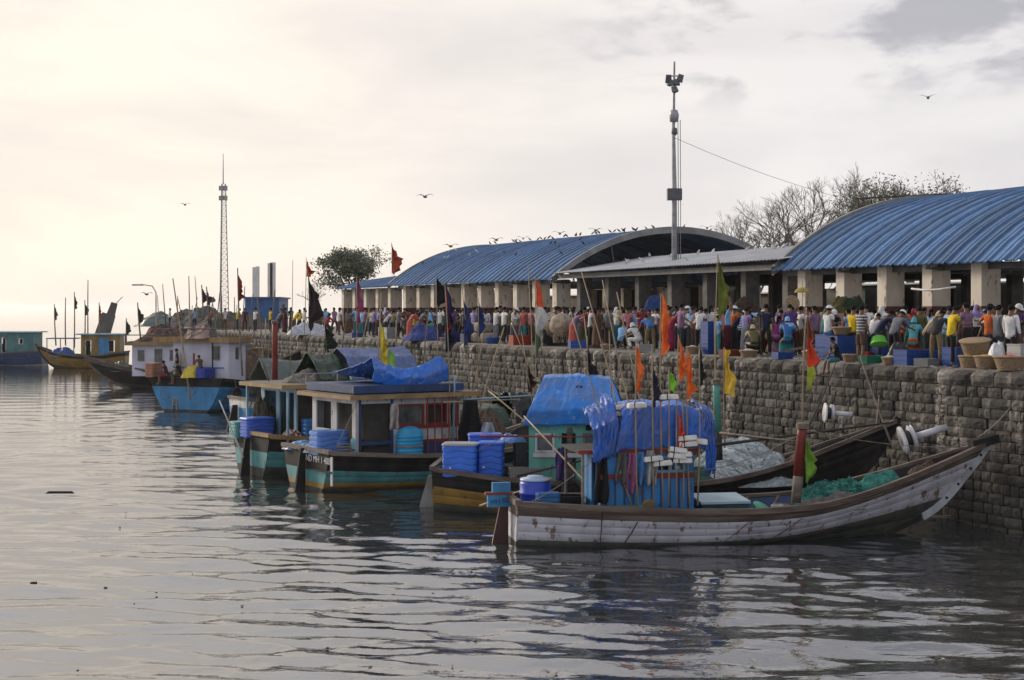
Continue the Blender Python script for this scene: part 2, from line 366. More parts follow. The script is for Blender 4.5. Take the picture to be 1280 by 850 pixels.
# ------------------------------------------------------------------ market sheds
DE = 38.0; EAVE = EYE+1.72; HALF = 9.2; RISE = 3.4
ARCH = [9.2, 3.4]
def arch_pt(t):                                            # t 0..1 from the sea eave to the inland eave
    HALF, RISE = ARCH
    r = (HALF**2+RISE**2)/(2*RISE); am = math.asin(HALF/r); a = -am+2*am*t
    return DE+HALF+r*math.sin(a), EAVE+RISE-r+r*math.cos(a)
def shed(s0, s1, label, bay, n_pan_w=.75):
    HALF = ARCH[0]
    root = thing('market_shed', label, 'market shed')
    # panels
    mb = MB(); prof = [(0, 0), (.04, .09), (.11, .09), (.16, .012), (.36, .0), (.39, .035), (.45, .035), (.48, 0), (n_pan_w+.03, .0)]
    rings = []
    for k in range(19):
        d, z = arch_pt(k/18); d2, z2 = arch_pt(min(1, k/18+.001)) if k < 18 else arch_pt(1); d1, z1 = arch_pt(k/18-.001) if k else arch_pt(0)
        t = Vector((d2-d1, z2-z1)).normalized(); nn = Vector((-t.y, t.x))
        rings.append([Vector((U.x*a+N.x*(d+nn.x*b), U.y*a+N.y*(d+nn.x*b), z+nn.y*b)) for a, b in prof])
    mb.loft(rings, False)
    mb.loft([[p+Vector((0, 0, -.035)) for p in r] for r in rings], False)
    me = mb.mesh('roof_panel', M_roof)
    n = int((s1-s0)/n_pan_w)
    for i in range(n):
        o = ob('roof_panel', me, root); o.location = U*(s0+i*n_pan_w)+Vector((0, 0, random.uniform(-.012, .012)))
    # gable rims with slotted edge
    for s in (s0, s0+n*n_pan_w):
        mb = MB(); r0 = []; r1 = []
        for k in range(25):
            d, z = arch_pt(k/24); r0.append(Q(s-.14, d, z+.16)); r1.append(Q(s-.14, d, z-.22))
        q0 = [p+U*.2 for p in r0]; q1 = [p+U*.2 for p in r1]
        mb.loft([r0, r1, q1, q0, r0], False)
        mb.build('gable_rim', mat('grey_gable_steel', (.25, .25, .25), (.16, .16, .16), scale=1, rough=.6), root)
    # steel arch trusses inside
    k = 0; s = s0+bay/2
    cmb = {}
    for dd, nm in ((DE+.95, 'front'), (DE+2*HALF-.9, 'rear')):
        c = MB().bb((-.275, -.45, 1.75), (.275, .45, EAVE-QZ-.02)); cm = c.mesh('column', M_col)
        bmb = MB().bb((-.285, -.46, 0), (.285, .46, 1.75)).mesh('painted_base', M_dado)
        s = s0+.7
        while s < s1:
            o = ob('column', cm, root, Q(s, dd, QZ)); o.rotation_euler = (0, 0, math.atan2(U.y, U.x))
            ob('painted_base', bmb, o)
            s += bay
    for dd in (DE+.95, DE+2*HALF-.9):
        MB().bar(Q(s0, dd, EAVE-.12), Q(s1, dd, EAVE-.12), .3, .24).build('eave_beam', M_tinfrm, root)
    s = s0+.2
    while s < s1:
        mb = MB(); pts = [Q(s, *arch_pt(k/12)) for k in range(13)]; pts = [p-Vector((0, 0, .16)) for p in pts]
        for a, b in zip(pts, pts[1:]): mb.bar(a, b, .07, .14)
        mb.bar(pts[0], pts[-1], .06, .1); lo = [Q(s, DE+.3+(2*HALF-.6)*k/12, pts[0].z) for k in range(13)]
        for k in (3, 6, 9): mb.bar(pts[k], lo[k], .05)
        mb.build('arch_truss', M_tinfrm, root); s += bay*2
    # rear wall pieces between the inland columns
    s = s0+.7; i = 0; rr = random.Random(int(s0))
    while s+bay < s1+.5:
        if rr.random() < .78:
            h = rr.choice((3.0, 2.9, 2.2, 3.2)); mb = MB(); a = Q(s+.3, DE+2*HALF-.6, QZ+h/2); b = Q(s+bay-.3, DE+2*HALF-.6, QZ+h/2); mb.bar(a, b, .15, h)
            mb.build('rear_wall_panel', rr.choice((M_dark, M_conc, mat('brown_wall', (.10, .075, .055), scale=2, rough=.9))), root)
        s += bay
    return root
s_mid0 = S_of(690, DE); s_near1 = S_of(965, DE)
shed(s_near1-28*.75, s_near1, 'near market shed with bright blue ribbed barrel roof, at the right edge', 2.69)
s_mid1 = s_mid0+36*.75; ARCH[:] = [8.3, 3.0]
shed(s_mid0, s_mid1, 'long middle market shed, blue barrel roof with a dark open arched gable', 2.69)
# low end shed beyond
def end_shed():
    root = thing('market_shed', 'low far shed with gently sloping blue roof, next to the leafy tree', 'market shed')
    s0 = s_mid1+.05; s1 = s0+13
    mb = MB(); prof = [(0, 0), (.05, .11), (.15, .11), (.22, .012), (.78, 0)]
    rings = [[Q(a, DE+d, EAVE-.1+z+b) for a, b in prof] for d, z in ((0, 0), (2, .55), (5, 1.0), (9, 1.1), (14, .4))]
    mb.loft(rings, False); me = mb.mesh('roof_panel', M_roof)
    for i in range(17):
        o = ob('roof_panel', me, root); o.location = U*(s0+i*.75)
    cm = MB().bb((-.275, -.45, 1.75), (.275, .45, EAVE-QZ-.1)).mesh('column', M_col); bm = MB().bb((-.285, -.46, 0), (.285, .46, 1.75)).mesh('painted_base', M_dado)
    s = s0+1
    while s < s1:
        for dd in (DE+.95, DE+12):
            o = ob('column', cm, root, Q(s, dd, QZ)); o.rotation_euler = (0, 0, math.atan2(U.y, U.x)); ob('painted_base', bm, o)
        s += 2.69
    MB().bar(Q(s0, DE+.95, EAVE-.2), Q(s1, DE+.95, EAVE-.2), .3, .2).build('eave_beam', M_tinfrm, root)
    MB().bar(Q(s0+.3, DE+13, QZ+1.5), Q(s1, DE+13, QZ+1.5), .2, 3.0).build('rear_wall_panel', M_conc, root)
end_shed()
def canopy():
    root = thing('market_canopy', 'flat grey sheet-roofed canopy on dark posts between the two barrel-roofed sheds', 'canopy')
    s0, s1 = s_near1-.6, s_mid0-.2; n = 26
    A = lambda s, d: (7.86+ (s1-s)*.006+(d-38)*.165) if d <= 44 else 8.85-(d-44)*.12
    w = (s1-s0)/n; mb = MB()
    prof = [(k*w/6, .02 if k % 2 else -.012) for k in range(7)]
    for i in range(n):
        m2 = MB(); s = s0+i*w
        m2.loft([[Q(s+a, d, A(s, d)+b+.0) for a, b in prof] for d in (37.9, 41, 44.0)], False)
        m2.loft([[Q(s+a, d, A(s, d)+b-.03) for a, b in prof] for d in (37.9, 41, 44.0)], False)
        m2.build('roof_sheet', M_tin, root)
    MB().add([Q(s0, 44, 8.83), Q(s1, 44, 8.83), Q(s1, 56, 7.4), Q(s0, 56, 7.4)], [(0, 1, 2, 3)]).build('rear_roof_sheet', M_tin, root)
    MB().bar(Q(s0, 38.3, 7.66), Q(s1, 38.3, 7.66), .15, .25).build('eave_beam', M_tinfrm, root)
    MB().bar(Q(s0, 48, 7.5), Q(s1, 48, 7.5), .2, .5).build('inner_beam', M_dark, root)
    pm = MB().bb((-.2, -.38, 0), (.2, .38, 3.4)).mesh('post', mat('grey_post', (.17, .16, .15), (.10, .095, .09), scale=2, rough=.9))  # mottled grey posts, darker than the cream shed columns
    s = s0+.8
    while s < s1:
        for d in (39.2, 47.5, 55):
            o = ob('post', pm, root, Q(s, d, QZ)); o.rotation_euler = (0, 0, math.atan2(U.y, U.x))
        s += 3.3
    rr = random.Random(3); s = s0
    while s < s1:
        if rr.random() < .75: MB().bar(Q(s+.1, 56.3, QZ+1.45), Q(s+rr.uniform(1.1, 1.6), 56.3, QZ+1.45), .2, 2.9).build('rear_wall_panel', rr.choice((M_dark, M_conc, M_col)), root)
        s += 1.65
canopy()

def backdrop():
    t = thing('rear_building', 'low dark buildings glimpsed behind the sheds', 'building')
    r4 = random.Random(6); s = 18.; 
    while s < 150:
        L = r4.uniform(7, 15); h = r4.uniform(2.7, 3.5); d = r4.uniform(64, 70)
        MB().bar(Q(s, d, QZ+h/2), Q(s+L-.3, d, QZ+h/2), 4, h).build('wall', r4.choice((M_dark, M_conc, mat('brown_wall', (.10, .075, .055), scale=2, rough=.9), mat('dull_green_wall', (.06, .08, .05), scale=2, rough=.9))), t)
        MB().bar(Q(s-.2, d, QZ+h+.06), Q(s+L-.1, d, QZ+h+.06), 4.6, .1).build('roof', M_tin, t); s += L
    f = thing('blue_fence', 'blue sheet fence seen through the gap beside the last right column', 'fence'); fp_ = MB().bar((0, 0, 1.35), (1.2, 0, 1.35), .05, 2.7).mesh('fence_panel', paint('fence_blue_paint', '2f68a8'))
    for i in range(22): o = ob('fence_panel', fp_, f, Q(14+i*1.24, 61, QZ), rotz=math.atan2(U.y, U.x))
backdrop()
# ------------------------------------------------------------------ air
def haze():
    m = bpy.data.materials.new('thin_haze'); m.use_nodes = True; t = m.node_tree; t.nodes.clear()
    v = nd(t, 'ShaderNodeVolumePrincipled'); v.inputs['Color'].default_value = (1, .99, .985, 1); v.inputs['Density'].default_value = .0001; v.inputs['Anisotropy'].default_value = .65
    o_ = nd(t, 'ShaderNodeOutputMaterial'); t.links.new(v.outputs[0], o_.inputs['Volume'])
    h = MB().bb((-6000, -5000, -4), (6000, 10000, 30)).build('haze', m); h['kind'] = 'stuff'
haze()
# ------------------------------------------------------------------ boats
class Boat:
    def __init__(b, label, cat, stern, head, L, B, sheer, bands, stem=None, keel=-.6, rail_mat=None, deck_z=None, wshape=None, inner=None, transom_bands=None, rail=(.13, .12), n=30, group=None, deck_mat=None, rake0=0., usplit=None, ribs=False, stem_z0=None):
        b.o = Vector((stern[0], stern[1], 0)); b.h = R(head); b.L = L; b.B = B; b.sheer = sheer; b.keel = keel; b.rake0 = rake0
        b.stem = stem or [(-.6, L*.66), (0, L*.78), (.5, L*.86), (1.2, L*.93), (sheer[-1][1], L)]
        b.ws = wshape or [(0, .80), (.2, .97), (.45, 1.), (.65, .88), (.82, .56), (.93, .25), (1, .035)]
        b.root = thing('fishing_boat', label, cat, b.o, b.h, group)
        hull = bpy.data.objects.new('hull', None)
        # inner lining is the hull object itself
        mb = MB(); off = .07
        for sd in (1, -1): mb.grid(lambda u, v: b.S(u, .02+.98*v, sd, -off), n, 6)
        hull = mb.build('hull', inner or M_black, b.root, True)
        nv = 0
        for sd in (1, -1):
            for (v0, v1, m) in bands:
                k = max(1, round((v1-v0)/.13)); 
                for q in range(k):
                    a, c = v0+(v1-v0)*q/k, v0+(v1-v0)*(q+1)/k; g = .0016
                    mb = MB(); uu = [i/n for i in range(n+1)]
                    rings = []
                    for u in uu:
                        rings.append([b.S(u, b.vf(u, a+g), sd, -.03), b.S(u, b.vf(u, a+g*.8), sd, .0), b.S(u, b.vf(u, a+g*2.5), sd, .004), b.S(u, b.vf(u, (a+c)/2), sd, .005), b.S(u, b.vf(u, c-g*2.5), sd, .004), b.S(u, b.vf(u, c-g*.8), sd, 0.), b.S(u, b.vf(u, c-g), sd, -.03)])
                    mb.loft(rings, False)
                    o = mb.build('plank', m, hull, True)
                    if usplit:
                        o.data.materials.append(M_black); o.data.polygons.foreach_set('material_index', [1 if (i//6) >= usplit*n else 0 for i in range(len(o.data.polygons))])
        # transom
        mbt = MB(); tb = transom_bands or bands; first = None
        for (v0, v1, m) in tb:
            mb = MB(); K = 4
            for q in range(K):
                a, c = v0+(v1-v0)*q/K, v0+(v1-v0)*(q+1)/K
                p = [b.S(0, a, -1, 0), b.S(0, a, 1, 0), b.S(0, c, 1, 0), b.S(0, c, -1, 0)]
                p2 = [x+Vector((-.035, 0, 0)) for x in p]
                mb.add(p2+p, [(0, 1, 2, 3), (0, 4, 5, 1), (3, 2, 6, 7), (1, 5, 6, 2), (0, 3, 7, 4)])
            o = mb.build('transom' if first is None else 'transom_board', m, b.root if first is None else first); first = first or o
        # gunwales
        for sd in (1, -1):
            mb = MB(); w, h = rail; rings = []
            for i in range(n+1):
                p = b.S(i/n, 1, sd, 0); rings.append([p+Vector((0, sd*(w*.45), -h*.55)), p+Vector((0, sd*(w*.5), h*.5)), p+Vector((0, -sd*w*.5, h*.5)), p+Vector((0, -sd*w*.5, -h*.5))])
            mb.loft(rings, True, True); mb.build('gunwale', rail_mat or M_rail, b.root)
        MB().bar(b.S(0, 1, -1, .05)+Vector((-.02, 0, .03)), b.S(0, 1, 1, .05)+Vector((-.02, 0, .03)), .16, .13).build('transom_rail', rail_mat or M_rail, b.root)
        # keel and stem post
        pts = [b.S(u, 0.0, 1, 0) for u in (0, .3, .6, .9)]
        pts = [Vector((p.x, 0, p.z-.05)) for p in pts]
        zk = stem_z0 if stem_z0 is not None else b.keel
        if stem_z0 is not None: MB().bar((sinterp(b.stem, zk-.02)+.03, 0, zk-.02), (sinterp(b.stem, b.keel), 0, b.keel), .1, .14).build('forefoot', M_black, b.root)
        st = [Vector((sinterp(b.stem, z)+.05, 0, z)) for z in [zk+(b.sheer[-1][1]+.10-zk)*k/10 for k in range(11)]]
        mb = MB()
        for a, c in zip(pts, pts[1:]): mb.bar(a, c, .12, .14)
        mb.build('keel', M_black, b.root)
        mb = MB(); rings = []
        for p, q in zip(st, st[1:]+[st[-1]+(st[-1]-st[-2])]):
            t = (q-p).normalized(); nn = Vector((t.z, 0, -t.x)); rings.append([p+nn*.10+Vector((0, .05, 0)), p+nn*.10-Vector((0, .05, 0)), p-nn*.10-Vector((0, .07, 0)), p-nn*.10+Vector((0, .07, 0))])
        mb.loft(rings, True, True); b.stempost = mb.build('stem_post', getattr(b, 'stem_mat', None) or b.smat(bands), b.root)
        # deck
        if deck_z is None: deck_z = min(z for _, z in sheer)-.28
        b.dz = deck_z; mb = MB(); m_ = 22; vs = []
        xs = [b.L*.012+b.L*.9*i/m_ for i in range(m_+1)]
        rings = [[Vector((x, -b.half(x, deck_z)+.06, deck_z)), Vector((x, b.half(x, deck_z)-.06, deck_z))] for x in xs]
        mb.loft(rings, False); mb.build('deck', deck_mat or M_oldwood, b.root)
        for i in range(1, 13 if ribs else 0):
            x = b.L*i/14.
            for sd in (1, -1):
                u = x/b.L; p = b.S(u, .985, sd, -.075); q = b.S(u, .7, sd, -.075)
                MB().bar(p, q, .07, .07).build('rib', M_oldwood, hull)
    def smat(b, bands): return bands[-1][2]
    def vf(b, u, v):
        zm = min(z for _, z in b.sheer); k = ((zm-b.keel)/(sinterp(b.sheer, u)-b.keel))**.75; t = 1-(1-.66)*k
        return 1-(1-v)*k if v >= .66 else v*t/.66
    def w(b, u): return b.B/2*sinterp(b.ws, u)
    def S(b, u, v, sd, off=0.):
        zt = sinterp(b.sheer, u); z = b.keel+(zt-b.keel)*v
        x0 = -b.rake0*(z-b.keel); xe = sinterp(b.stem, z); x = x0+(xe-x0)*u
        p = .34+.75*u**3; y = b.w(u)*(max(v, 0)**p)+off
        return Vector((x, sd*max(y, .0), z))
    def half(b, x, z):
        xe = sinterp(b.stem, z); u = min(1, max(0, x/xe)); zt = sinterp(b.sheer, u); v = min(1, (z-b.keel)/(zt-b.keel)); return b.w(u)*v**(.34+.75*u**3)
    def at(b, x, y, z=0.): return b.o+Vector((x*math.cos(b.h)-y*math.sin(b.h), x*math.sin(b.h)+y*math.cos(b.h), z))
    def inv(b, p): d = p-b.o; c, s = math.cos(b.h), math.sin(b.h); return Vector((d.x*c+d.y*s, -d.x*s+d.y*c, d.z))
    def rudder(b, mats, h0=-.5, h1=1.2, l=.45, x=-.08, head=None):
        mb = MB(); mb.add([(x, -.05, h0), (x-l*1.5, -.05, h0), (x-l*1.1, -.05, h0+.7), (x-l*.55, -.05, h1), (x, -.05, h1), (x, .05, h0), (x-l*1.5, .05, h0), (x-l*1.1, .05, h0+.7), (x-l*.55, .05, h1), (x, .05, h1)],
            [(0, 1, 2, 3, 4), (9, 8, 7, 6, 5), (0, 5, 6, 1), (1, 6, 7, 2), (2, 7, 8, 3), (3, 8, 9, 4), (4, 9, 5, 0)])
        return mb.build('rudder', mats, b.root)
def wall_panel(mb, a, b, z0, z1, t, opens, mi=0):
    """vertical wall from a to b (xy), openings = (u0,u1,z0,z1) in metres along and absolute heights"""
    a = Vector((a[0], a[1], 0)); b = Vector((b[0], b[1], 0)); d = b-a; L = d.length; d.normalize(); n = Vector((-d.y, d.x, 0))*t/2
    us = sorted({0, L, *[o[0] for o in opens], *[o[1] for o in opens]}); zs = sorted({z0, z1, *[o[2] for o in opens], *[o[3] for o in opens]})
    for u0, u1 in zip(us, us[1:]):
        for q0, q1 in zip(zs, zs[1:]):
            um, zm = (u0+u1)/2, (q0+q1)/2
            if any(o[0] < um < o[1] and o[2] < zm < o[3] for o in opens): continue
            c = [a+d*u0-n, a+d*u1-n, a+d*u1+n, a+d*u0+n]
            mb.add([Vector((p.x, p.y, q0)) for p in c]+[Vector((p.x, p.y, q1)) for p in c], [(0, 3, 2, 1), (4, 5, 6, 7), (0, 1, 5, 4), (1, 2, 6, 5), (2, 3, 7, 6), (3, 0, 4, 7)], mi)
def window(parent, a, b, o, fm, t=.05, pane=True, bars=0, name='window'):
    """frame and pane filling opening o of wall a-b"""
    a = Vector((a[0], a[1], 0)); b = Vector((b[0], b[1], 0)); d = (b-a).normalized(); mb = MB(); u0, u1, z0, z1 = o; w = .06
    P0 = lambda u, z: Vector((a.x+d.x*u, a.y+d.y*u, z))
    mb.bar(P0(u0, z0+w/2), P0(u1, z0+w/2), t+.05, w); mb.bar(P0(u0, z1-w/2), P0(u1, z1-w/2), t+.05, w)
    for u in [u0+w/2, u1-w/2]+[u0+(u1-u0)*(k+1)/(bars+1) for k in range(bars)]: mb.box(P0(u, (z0+z1)/2), (w, t+.055, z1-z0-2*w+.0), Matrix.Rotation(math.atan2(d.y, d.x), 3, 'Z'))
    f = mb.build(name, fm, parent)
    if pane:
        MB().box(P0((u0+u1)/2, (z0+z1)/2), (u1-u0-w, .012, z1-z0-w), Matrix.Rotation(math.atan2(d.y, d.x), 3, 'Z')).build('window_pane', M_glass, parent)
    return f
def roofslab(boat, x0, x1, y, z, t, m, fascia=None, fm=None):
    cab = MB().bb((x0, -y, z), (x1, y, z+t)); o = cab.build('cabin_roof', m, boat.root)
    if fascia:
        mb = MB()
        mb.bb((x0-.03, -y-.03, z-fascia*.4), (x1+.03, -y, z+fascia*.6)); mb.bb((x0-.03, y, z-fascia*.4), (x1+.03, y+.03, z+fascia*.6)); mb.bb((x0-.035, -y, z-fascia*.4), (x0, y, z+fascia*.6)); mb.bb((x1, -y, z-fascia*.4), (x1+.035, y, z+fascia*.6))
        mb.build('roof_fascia', fm, o)
    return o
def drape(name, pts, width_pts, m, label, cat, nu=46, nv=46, wr=.05, thick=.012, fs=1., seed=0., world=None, sag=0., group=None, hip=None):
    """a tarpaulin: pts(u) gives origin of cross section; width_pts list of (y,z) section; returns object"""
    cum = [0]
    for a, b in zip(width_pts, width_pts[1:]): cum.append(cum[-1]+math.hypot(b[0]-a[0], b[1]-a[1]))
    tab_y = [(c/cum[-1], p[0]) for c, p in zip(cum, width_pts)]; tab_z = [(c/cum[-1], p[1]) for c, p in zip(cum, width_pts)]
    zlo, zhi = min(p[1] for p in width_pts), max(p[1] for p in width_pts)
    def fn(u, v):
        o, ey, hs = pts(u)
        y, z = interp(tab_y, v), interp(tab_z, v)
        n1 = mnoise.noise(Vector((u*5*fs+seed, v*3*fs, seed)))+.5*mnoise.noise(Vector((u*14*fs, v*6*fs+seed, 3.)))
        rid = 1-abs(mnoise.noise(Vector((u*8*fs+v*4+seed, v*5*fs-u*3, 7.))))*2.2+.8*(1-abs(mnoise.noise(Vector((u*17*fs-v*9, v*9*fs+u*6+seed, 2.))))*3)
        edge = min(1, 4*min(v, 1-v)+.3)
        k = wr*(n1*1.2+rid*.45)
        hx = hip[0]*((.5-u)*2*hip[1]*max(0, (z-zlo)/(zhi-zlo))) if hip else Vector((0, 0, 0))
        return hx+Vector(o)+Vector(ey)*(y+k*.8*(1 if y > 0 else -1))+Vector((0, 0, z*hs+k-sag*math.sin(math.pi*u)*edge))
    mb = MB().grid(fn, nu, nv); me = mb.mesh(name, m, True); o = ob(name, me)
    s = o.modifiers.new('thickness', 'SOLIDIFY'); s.thickness = thick
    return tag(o, label, cat, group)
def tarp_mat(name, hexc, c2=None, rough=.42):
    c = lin(hexc); g = sum(c)/3; return mat(name, c, tuple(x*.55+g*.2 for x in c), tuple(min(1, x*.8+.13) for x in c), scale=1.6, rough=rough, bump=1.0, bscale=5, spot=.585, bstretch=(1, 2.4, 1.6))
T_bright = tarp_mat('bright_blue_tarpaulin', '1c78cc'); T_mid = tarp_mat('blue_tarpaulin', '1a6acb'); T_navy = tarp_mat('deep_blue_tarpaulin', '1c5fbe'); T_slate = tarp_mat('slate_blue_tarpaulin', '50669a'); T_green = tarp_mat('dark_green_tarpaulin', '1d3a26'); T_grey = tarp_mat('grey_green_tarpaulin', '55605a'); T_black = tarp_mat('black_tarpaulin', '141414')
def col(h): return lin(h)
def pole(name, a, b, r, m, label, cat, group=None, parent=None):
    a, b = Vector(a), Vector(b); bend = Vector((random.uniform(-.02, .02), random.uniform(-.02, .02), 0))*(b-a).length*.6
    pts = [a+(b-a)*t+bend*math.sin(math.pi*t) for t in (0, .25, .5, .75, 1)]
    if parent is not None:
        return MB().tube([p-parent.location for p in pts], [r, r*.95, r*.85, r*.75, r*.6], 6).build(name, m, parent, True)
    mb = MB().tube([p-a for p in pts], [r, r*.95, r*.85, r*.75, r*.6], 6)
    return tag(mb.build(name, m, None, True, a), label, cat, group)
def flag_mesh(h, w, seed, limp=.75, shape='pennant'):
    rr = random.Random(seed); ph = rr.uniform(0, 6); 
    def fn(u, v):                                            # u down the hoist 0 top..1 bottom, v away from the pole
        if shape == 'pennant': wd = w*(interp([(0, .04), (.3, .75), (.55, 1), (.8, .8), (1, .25)], u))*(1+.22*math.sin(u*21+ph*3)+.15*math.sin(u*47+ph))
        else: wd = w*(.55+.45*u)
        x = wd*.95*v*(.75+.25*math.sin(u*7+ph)+.12*math.sin(u*17+ph)); y = wd*.42*math.sin(v*7+ph+u*4)*v+.03*math.sin(u*9+ph)
        z = -h*u-limp*wd*v*(.5+.4*math.sin(u*3+ph))+.08*w*math.sin(v*7+u*8+ph)
        return Vector((x+.02, y, z))
    return MB().grid(fn, 14, 8)
def flag_pole(a, b, flags, label, r=.022, m=None, group=None, name='flag_pole', floats=(), cat='flag pole', yaw=0.):
    """a,b world points; flags=(t along pole, height, width, colour hex, seed[, shape]); floats=(t, n)"""
    a, b = Vector(a), Vector(b); root = thing(name, label, cat, a, 0, group)
    pole('pole', a, b, r, m or M_bamboo, None, None, parent=root)
    for f in flags:
        t, h, w, c, sdv = f[:5]; shp = f[5] if len(f) > 5 else 'pennant'
        if isinstance(c, str): o = flag_mesh(h, w, sdv, shape=shp).build('flag', M_cloth, root, True, (b-a)*t, col(c))
        else:
            cm = [mat('flag_cloth_'+x, lin(x), rough=.9, scale=6) for x in c]; mb = flag_mesh(h, w, sdv, shape=shp)
            nf = len(mb.f); mb.m = [min(len(c)-1, (i//8)*len(c)//14) for i in range(nf)]
            o = mb.build('flag', cm, root, True, (b-a)*t)
        o.rotation_euler = (0, 0, yaw+random.uniform(-.6, .6))
    for (t, k) in floats:
        p = (b-a)*t
        mb = MB()
        for q in range(k):
            mb.box((0, 0, q*.15), (.48, .22, .125), None, 0, .9)
        o = mb.build('foam_float', M_foam, root, False, p); o.rotation_euler = (random.uniform(-.1, .1), random.uniform(-.12, .12), random.uniform(-.3, .3))
        bv = o.modifiers.new('round', 'BEVEL'); bv.width = .03; bv.segments = 2
        MB().tube([(-.08, -.105, -.07), (-.08, -.105, k*.15-.05)], .012, 5).build('lashing', M_black, o)
    return root
def tub(p, d, c, label, rotz=0, lid=True, name='insulated_tub', group=None, wave=True, lidc=None):
    """ribbed moulded plastic tub with lid; d = (w, dep, h)"""
    root = thing(name, label, 'tub', p, rotz, group); w, dp, h = d
    def sec(z, k):
        pts = []
        for i in range(28):
            a = 2*math.pi*i/28; ca, sa = math.cos(a), math.sin(a); e = .28
            x = w/2*k*math.copysign(abs(ca)**e, ca); y = dp/2*k*math.copysign(abs(sa)**e, sa)
            zz = z+(.035*math.cos(x/w*2*math.pi*1.5) if wave and 0.03 < z < h-.03 else 0)
            pts.append(Vector((x, y, zz)))
        return pts
    rings = []; nr = 5
    rings.append(sec(0, .90))
    for k in range(nr):
        z0 = h*(k+.12)/nr; z1 = h*(k+.88)/nr
        rings += [sec(z0, .94), sec(z0+.02*h, .985), sec(z1-.02*h, .985), sec(z1, .94)]
    rings.append(sec(h, .96))
    MB().loft(rings, True, True).build('tub_body', M_plastic, root, False, None, col(c))
    if lid:
        MB().loft([sec(h, 1.02), sec(h+.03, 1.03), sec(h+.07, .96), sec(h+.085, .55), sec(h+.085, .5)], True, True).build('lid', M_plastic, root, False, None, col(lidc or c))
        o = MB().lathe([(.02, 0), (.03, .0), (.03, .03), (.0, .03)], 8).build('drain_plug', M_foam, root, False, (-w*.25, -dp*.5+.01, h*.3)); o.rotation_euler = (R(90), 0, 0)
    return root
def drum(p, r, h, c, label, rotz=0, group=None):
    root = thing('plastic_drum', label, 'drum', p, rotz, group)
    prof = [(r*.9, 0), (r*.97, .03*h)]
    for k in range(3): z = h*(.1+.27*k); prof += [(r*.97, z), (r*1.03, z+.03*h), (r*1.03, z+.07*h), (r*.97, z+.1*h)]
    prof += [(r, h*.93), (r*.93, h)]
    MB().lathe(prof, 20).build('drum_body', M_plastic, root, True, None, col(c))
    MB().lathe([(r*.95, h), (r*.98, h+.02), (r*.95, h+.06), (r*.55, h+.075), (r*.5, h+.12), (0, h+.12)], 20).build('lid', M_plastic, root, True, None, col('9fb0c8'))
    return root
def mound(p, rx, ry, h, m, label, cat, name='net_heap', rotz=0, seed=1., group=None, rough=.22, strands=0):
    def fn(u, v):
        a = 2*math.pi*u; r = v; x = math.cos(a)*r; y = math.sin(a)*r
        n = mnoise.noise(Vector((x*1.7+seed, y*1.7, seed)))*.9+mnoise.noise(Vector((x*5+seed, y*5, 2)))*.35+.16*mnoise.noise(Vector((x*14+seed, y*14, 2)))
        z = h*(max(0, 1-r**2.4))*(1+rough*n*2)+.05*h*n; k = 1+.12*n
        return Vector((x*rx*k, y*ry*k, max(z, -.02)))
    mb = MB().grid(fn, 90, 30); rs = random.Random(seed)
    for k in range(strands):
        u0, v0 = rs.random(), rs.random()**.6; du, dv = rs.uniform(-.12, .12), rs.uniform(-.25, .25); pts = []
        for q in range(7):
            f = q/6; x = fn((u0+du*f+.02*math.sin(f*9+k)) % 1., min(1., max(.02, v0+dv*f+.03*math.sin(f*7+k)))); pts.append(x+Vector((0, 0, .012+.05*math.sin(math.pi*f)*rs.random())))
        mb.tube(pts, rs.uniform(.005, .012), 3, caps=False)
    o = mb.build(name, m, None, True, p); o.rotation_euler = (0, 0, rotz)
    return tag(o, label, cat, group)
def basket(p, r, h, label, fill=None, name='cane_basket', tilt=(0, 0, 0), c=None, group=None, m=None):
    root = thing(name, label, 'basket', p, 0, group); root.rotation_euler = tilt
    prof = [(r*.72, 0)]; k = 7
    for i in range(k):
        z = h*i/k; rr_ = r*(.74+.26*i/k); prof += [(rr_, z+.004), (rr_+.014, z+h*.45/k), (rr_+.003, z+h*.9/k)]
    prof += [(r*1.03, h), (r*.96, h), (r*.70, .03), (0, .03)]
    o = MB().lathe(prof, 22).build('basket_body', m or M_wicker, root, True, None, c)
    MB().lathe([(r*1.0, h-.03), (r*1.06, h-.01), (r*1.06, h+.02), (r*1.0, h+.03)], 22).build('rim', m or M_wicker, root, True, None, c)
    if fill:
        MB().grid(lambda u, v: Vector((math.cos(6.2832*u)*v*r*.93, math.sin(6.2832*u)*v*r*.93, h*.86+.10*(1-v*v)+.03*nz3(u*9, v*3, 1))), 20, 6).build('contents', M_cloth, root, True, None, col(fill))
    return root
# hull paints
H_white = mat('worn_white_hull_paint', (.52, .51, .56), (.38, .365, .40), (.16, .11, .08), scale=.9, stretch=(1.8, 1.8, 1.1), rough=.55, bump=.3, bscale=5, spot=.55, bstretch=(.6, .6, 5), coord='World')
H_teal = paint('teal_hull_paint', '4f8f92'); H_yellow = paint('ochre_hull_paint', '94722c'); H_blue = paint('sky_blue_hull_paint', '3a86b8'); H_black = M_black
H_tealc = paint('pale_teal_cabin_paint', '5fa598'); H_bluec = paint('bright_blue_cabin_paint', '2f80c0'); H_lav = mat('lavender_white_paint', (.58, .57, .66), (.48, .47, .56), (.32, .30, .32), scale=1.2, rough=.6, spot=.66)
H_red = paint('faded_red_paint', '8a3026'); H_ochre = paint('ochre_trim_paint', '9c7c50', spot=.60); H_wh = paint('white_cabin_paint', 'c4c2c2'); H_dblue = paint('navy_trim_paint', '26416e'); H_cy = paint('light_blue_paint', '86aec2'); H_yl = paint('yellow_trim_paint', 'b98a28')
H_moss = mat('weedy_bottom_paint', (.030, .034, .030), (.06, .06, .045), (.12, .10, .05), scale=3, rough=.8, bump=.5, bscale=12)

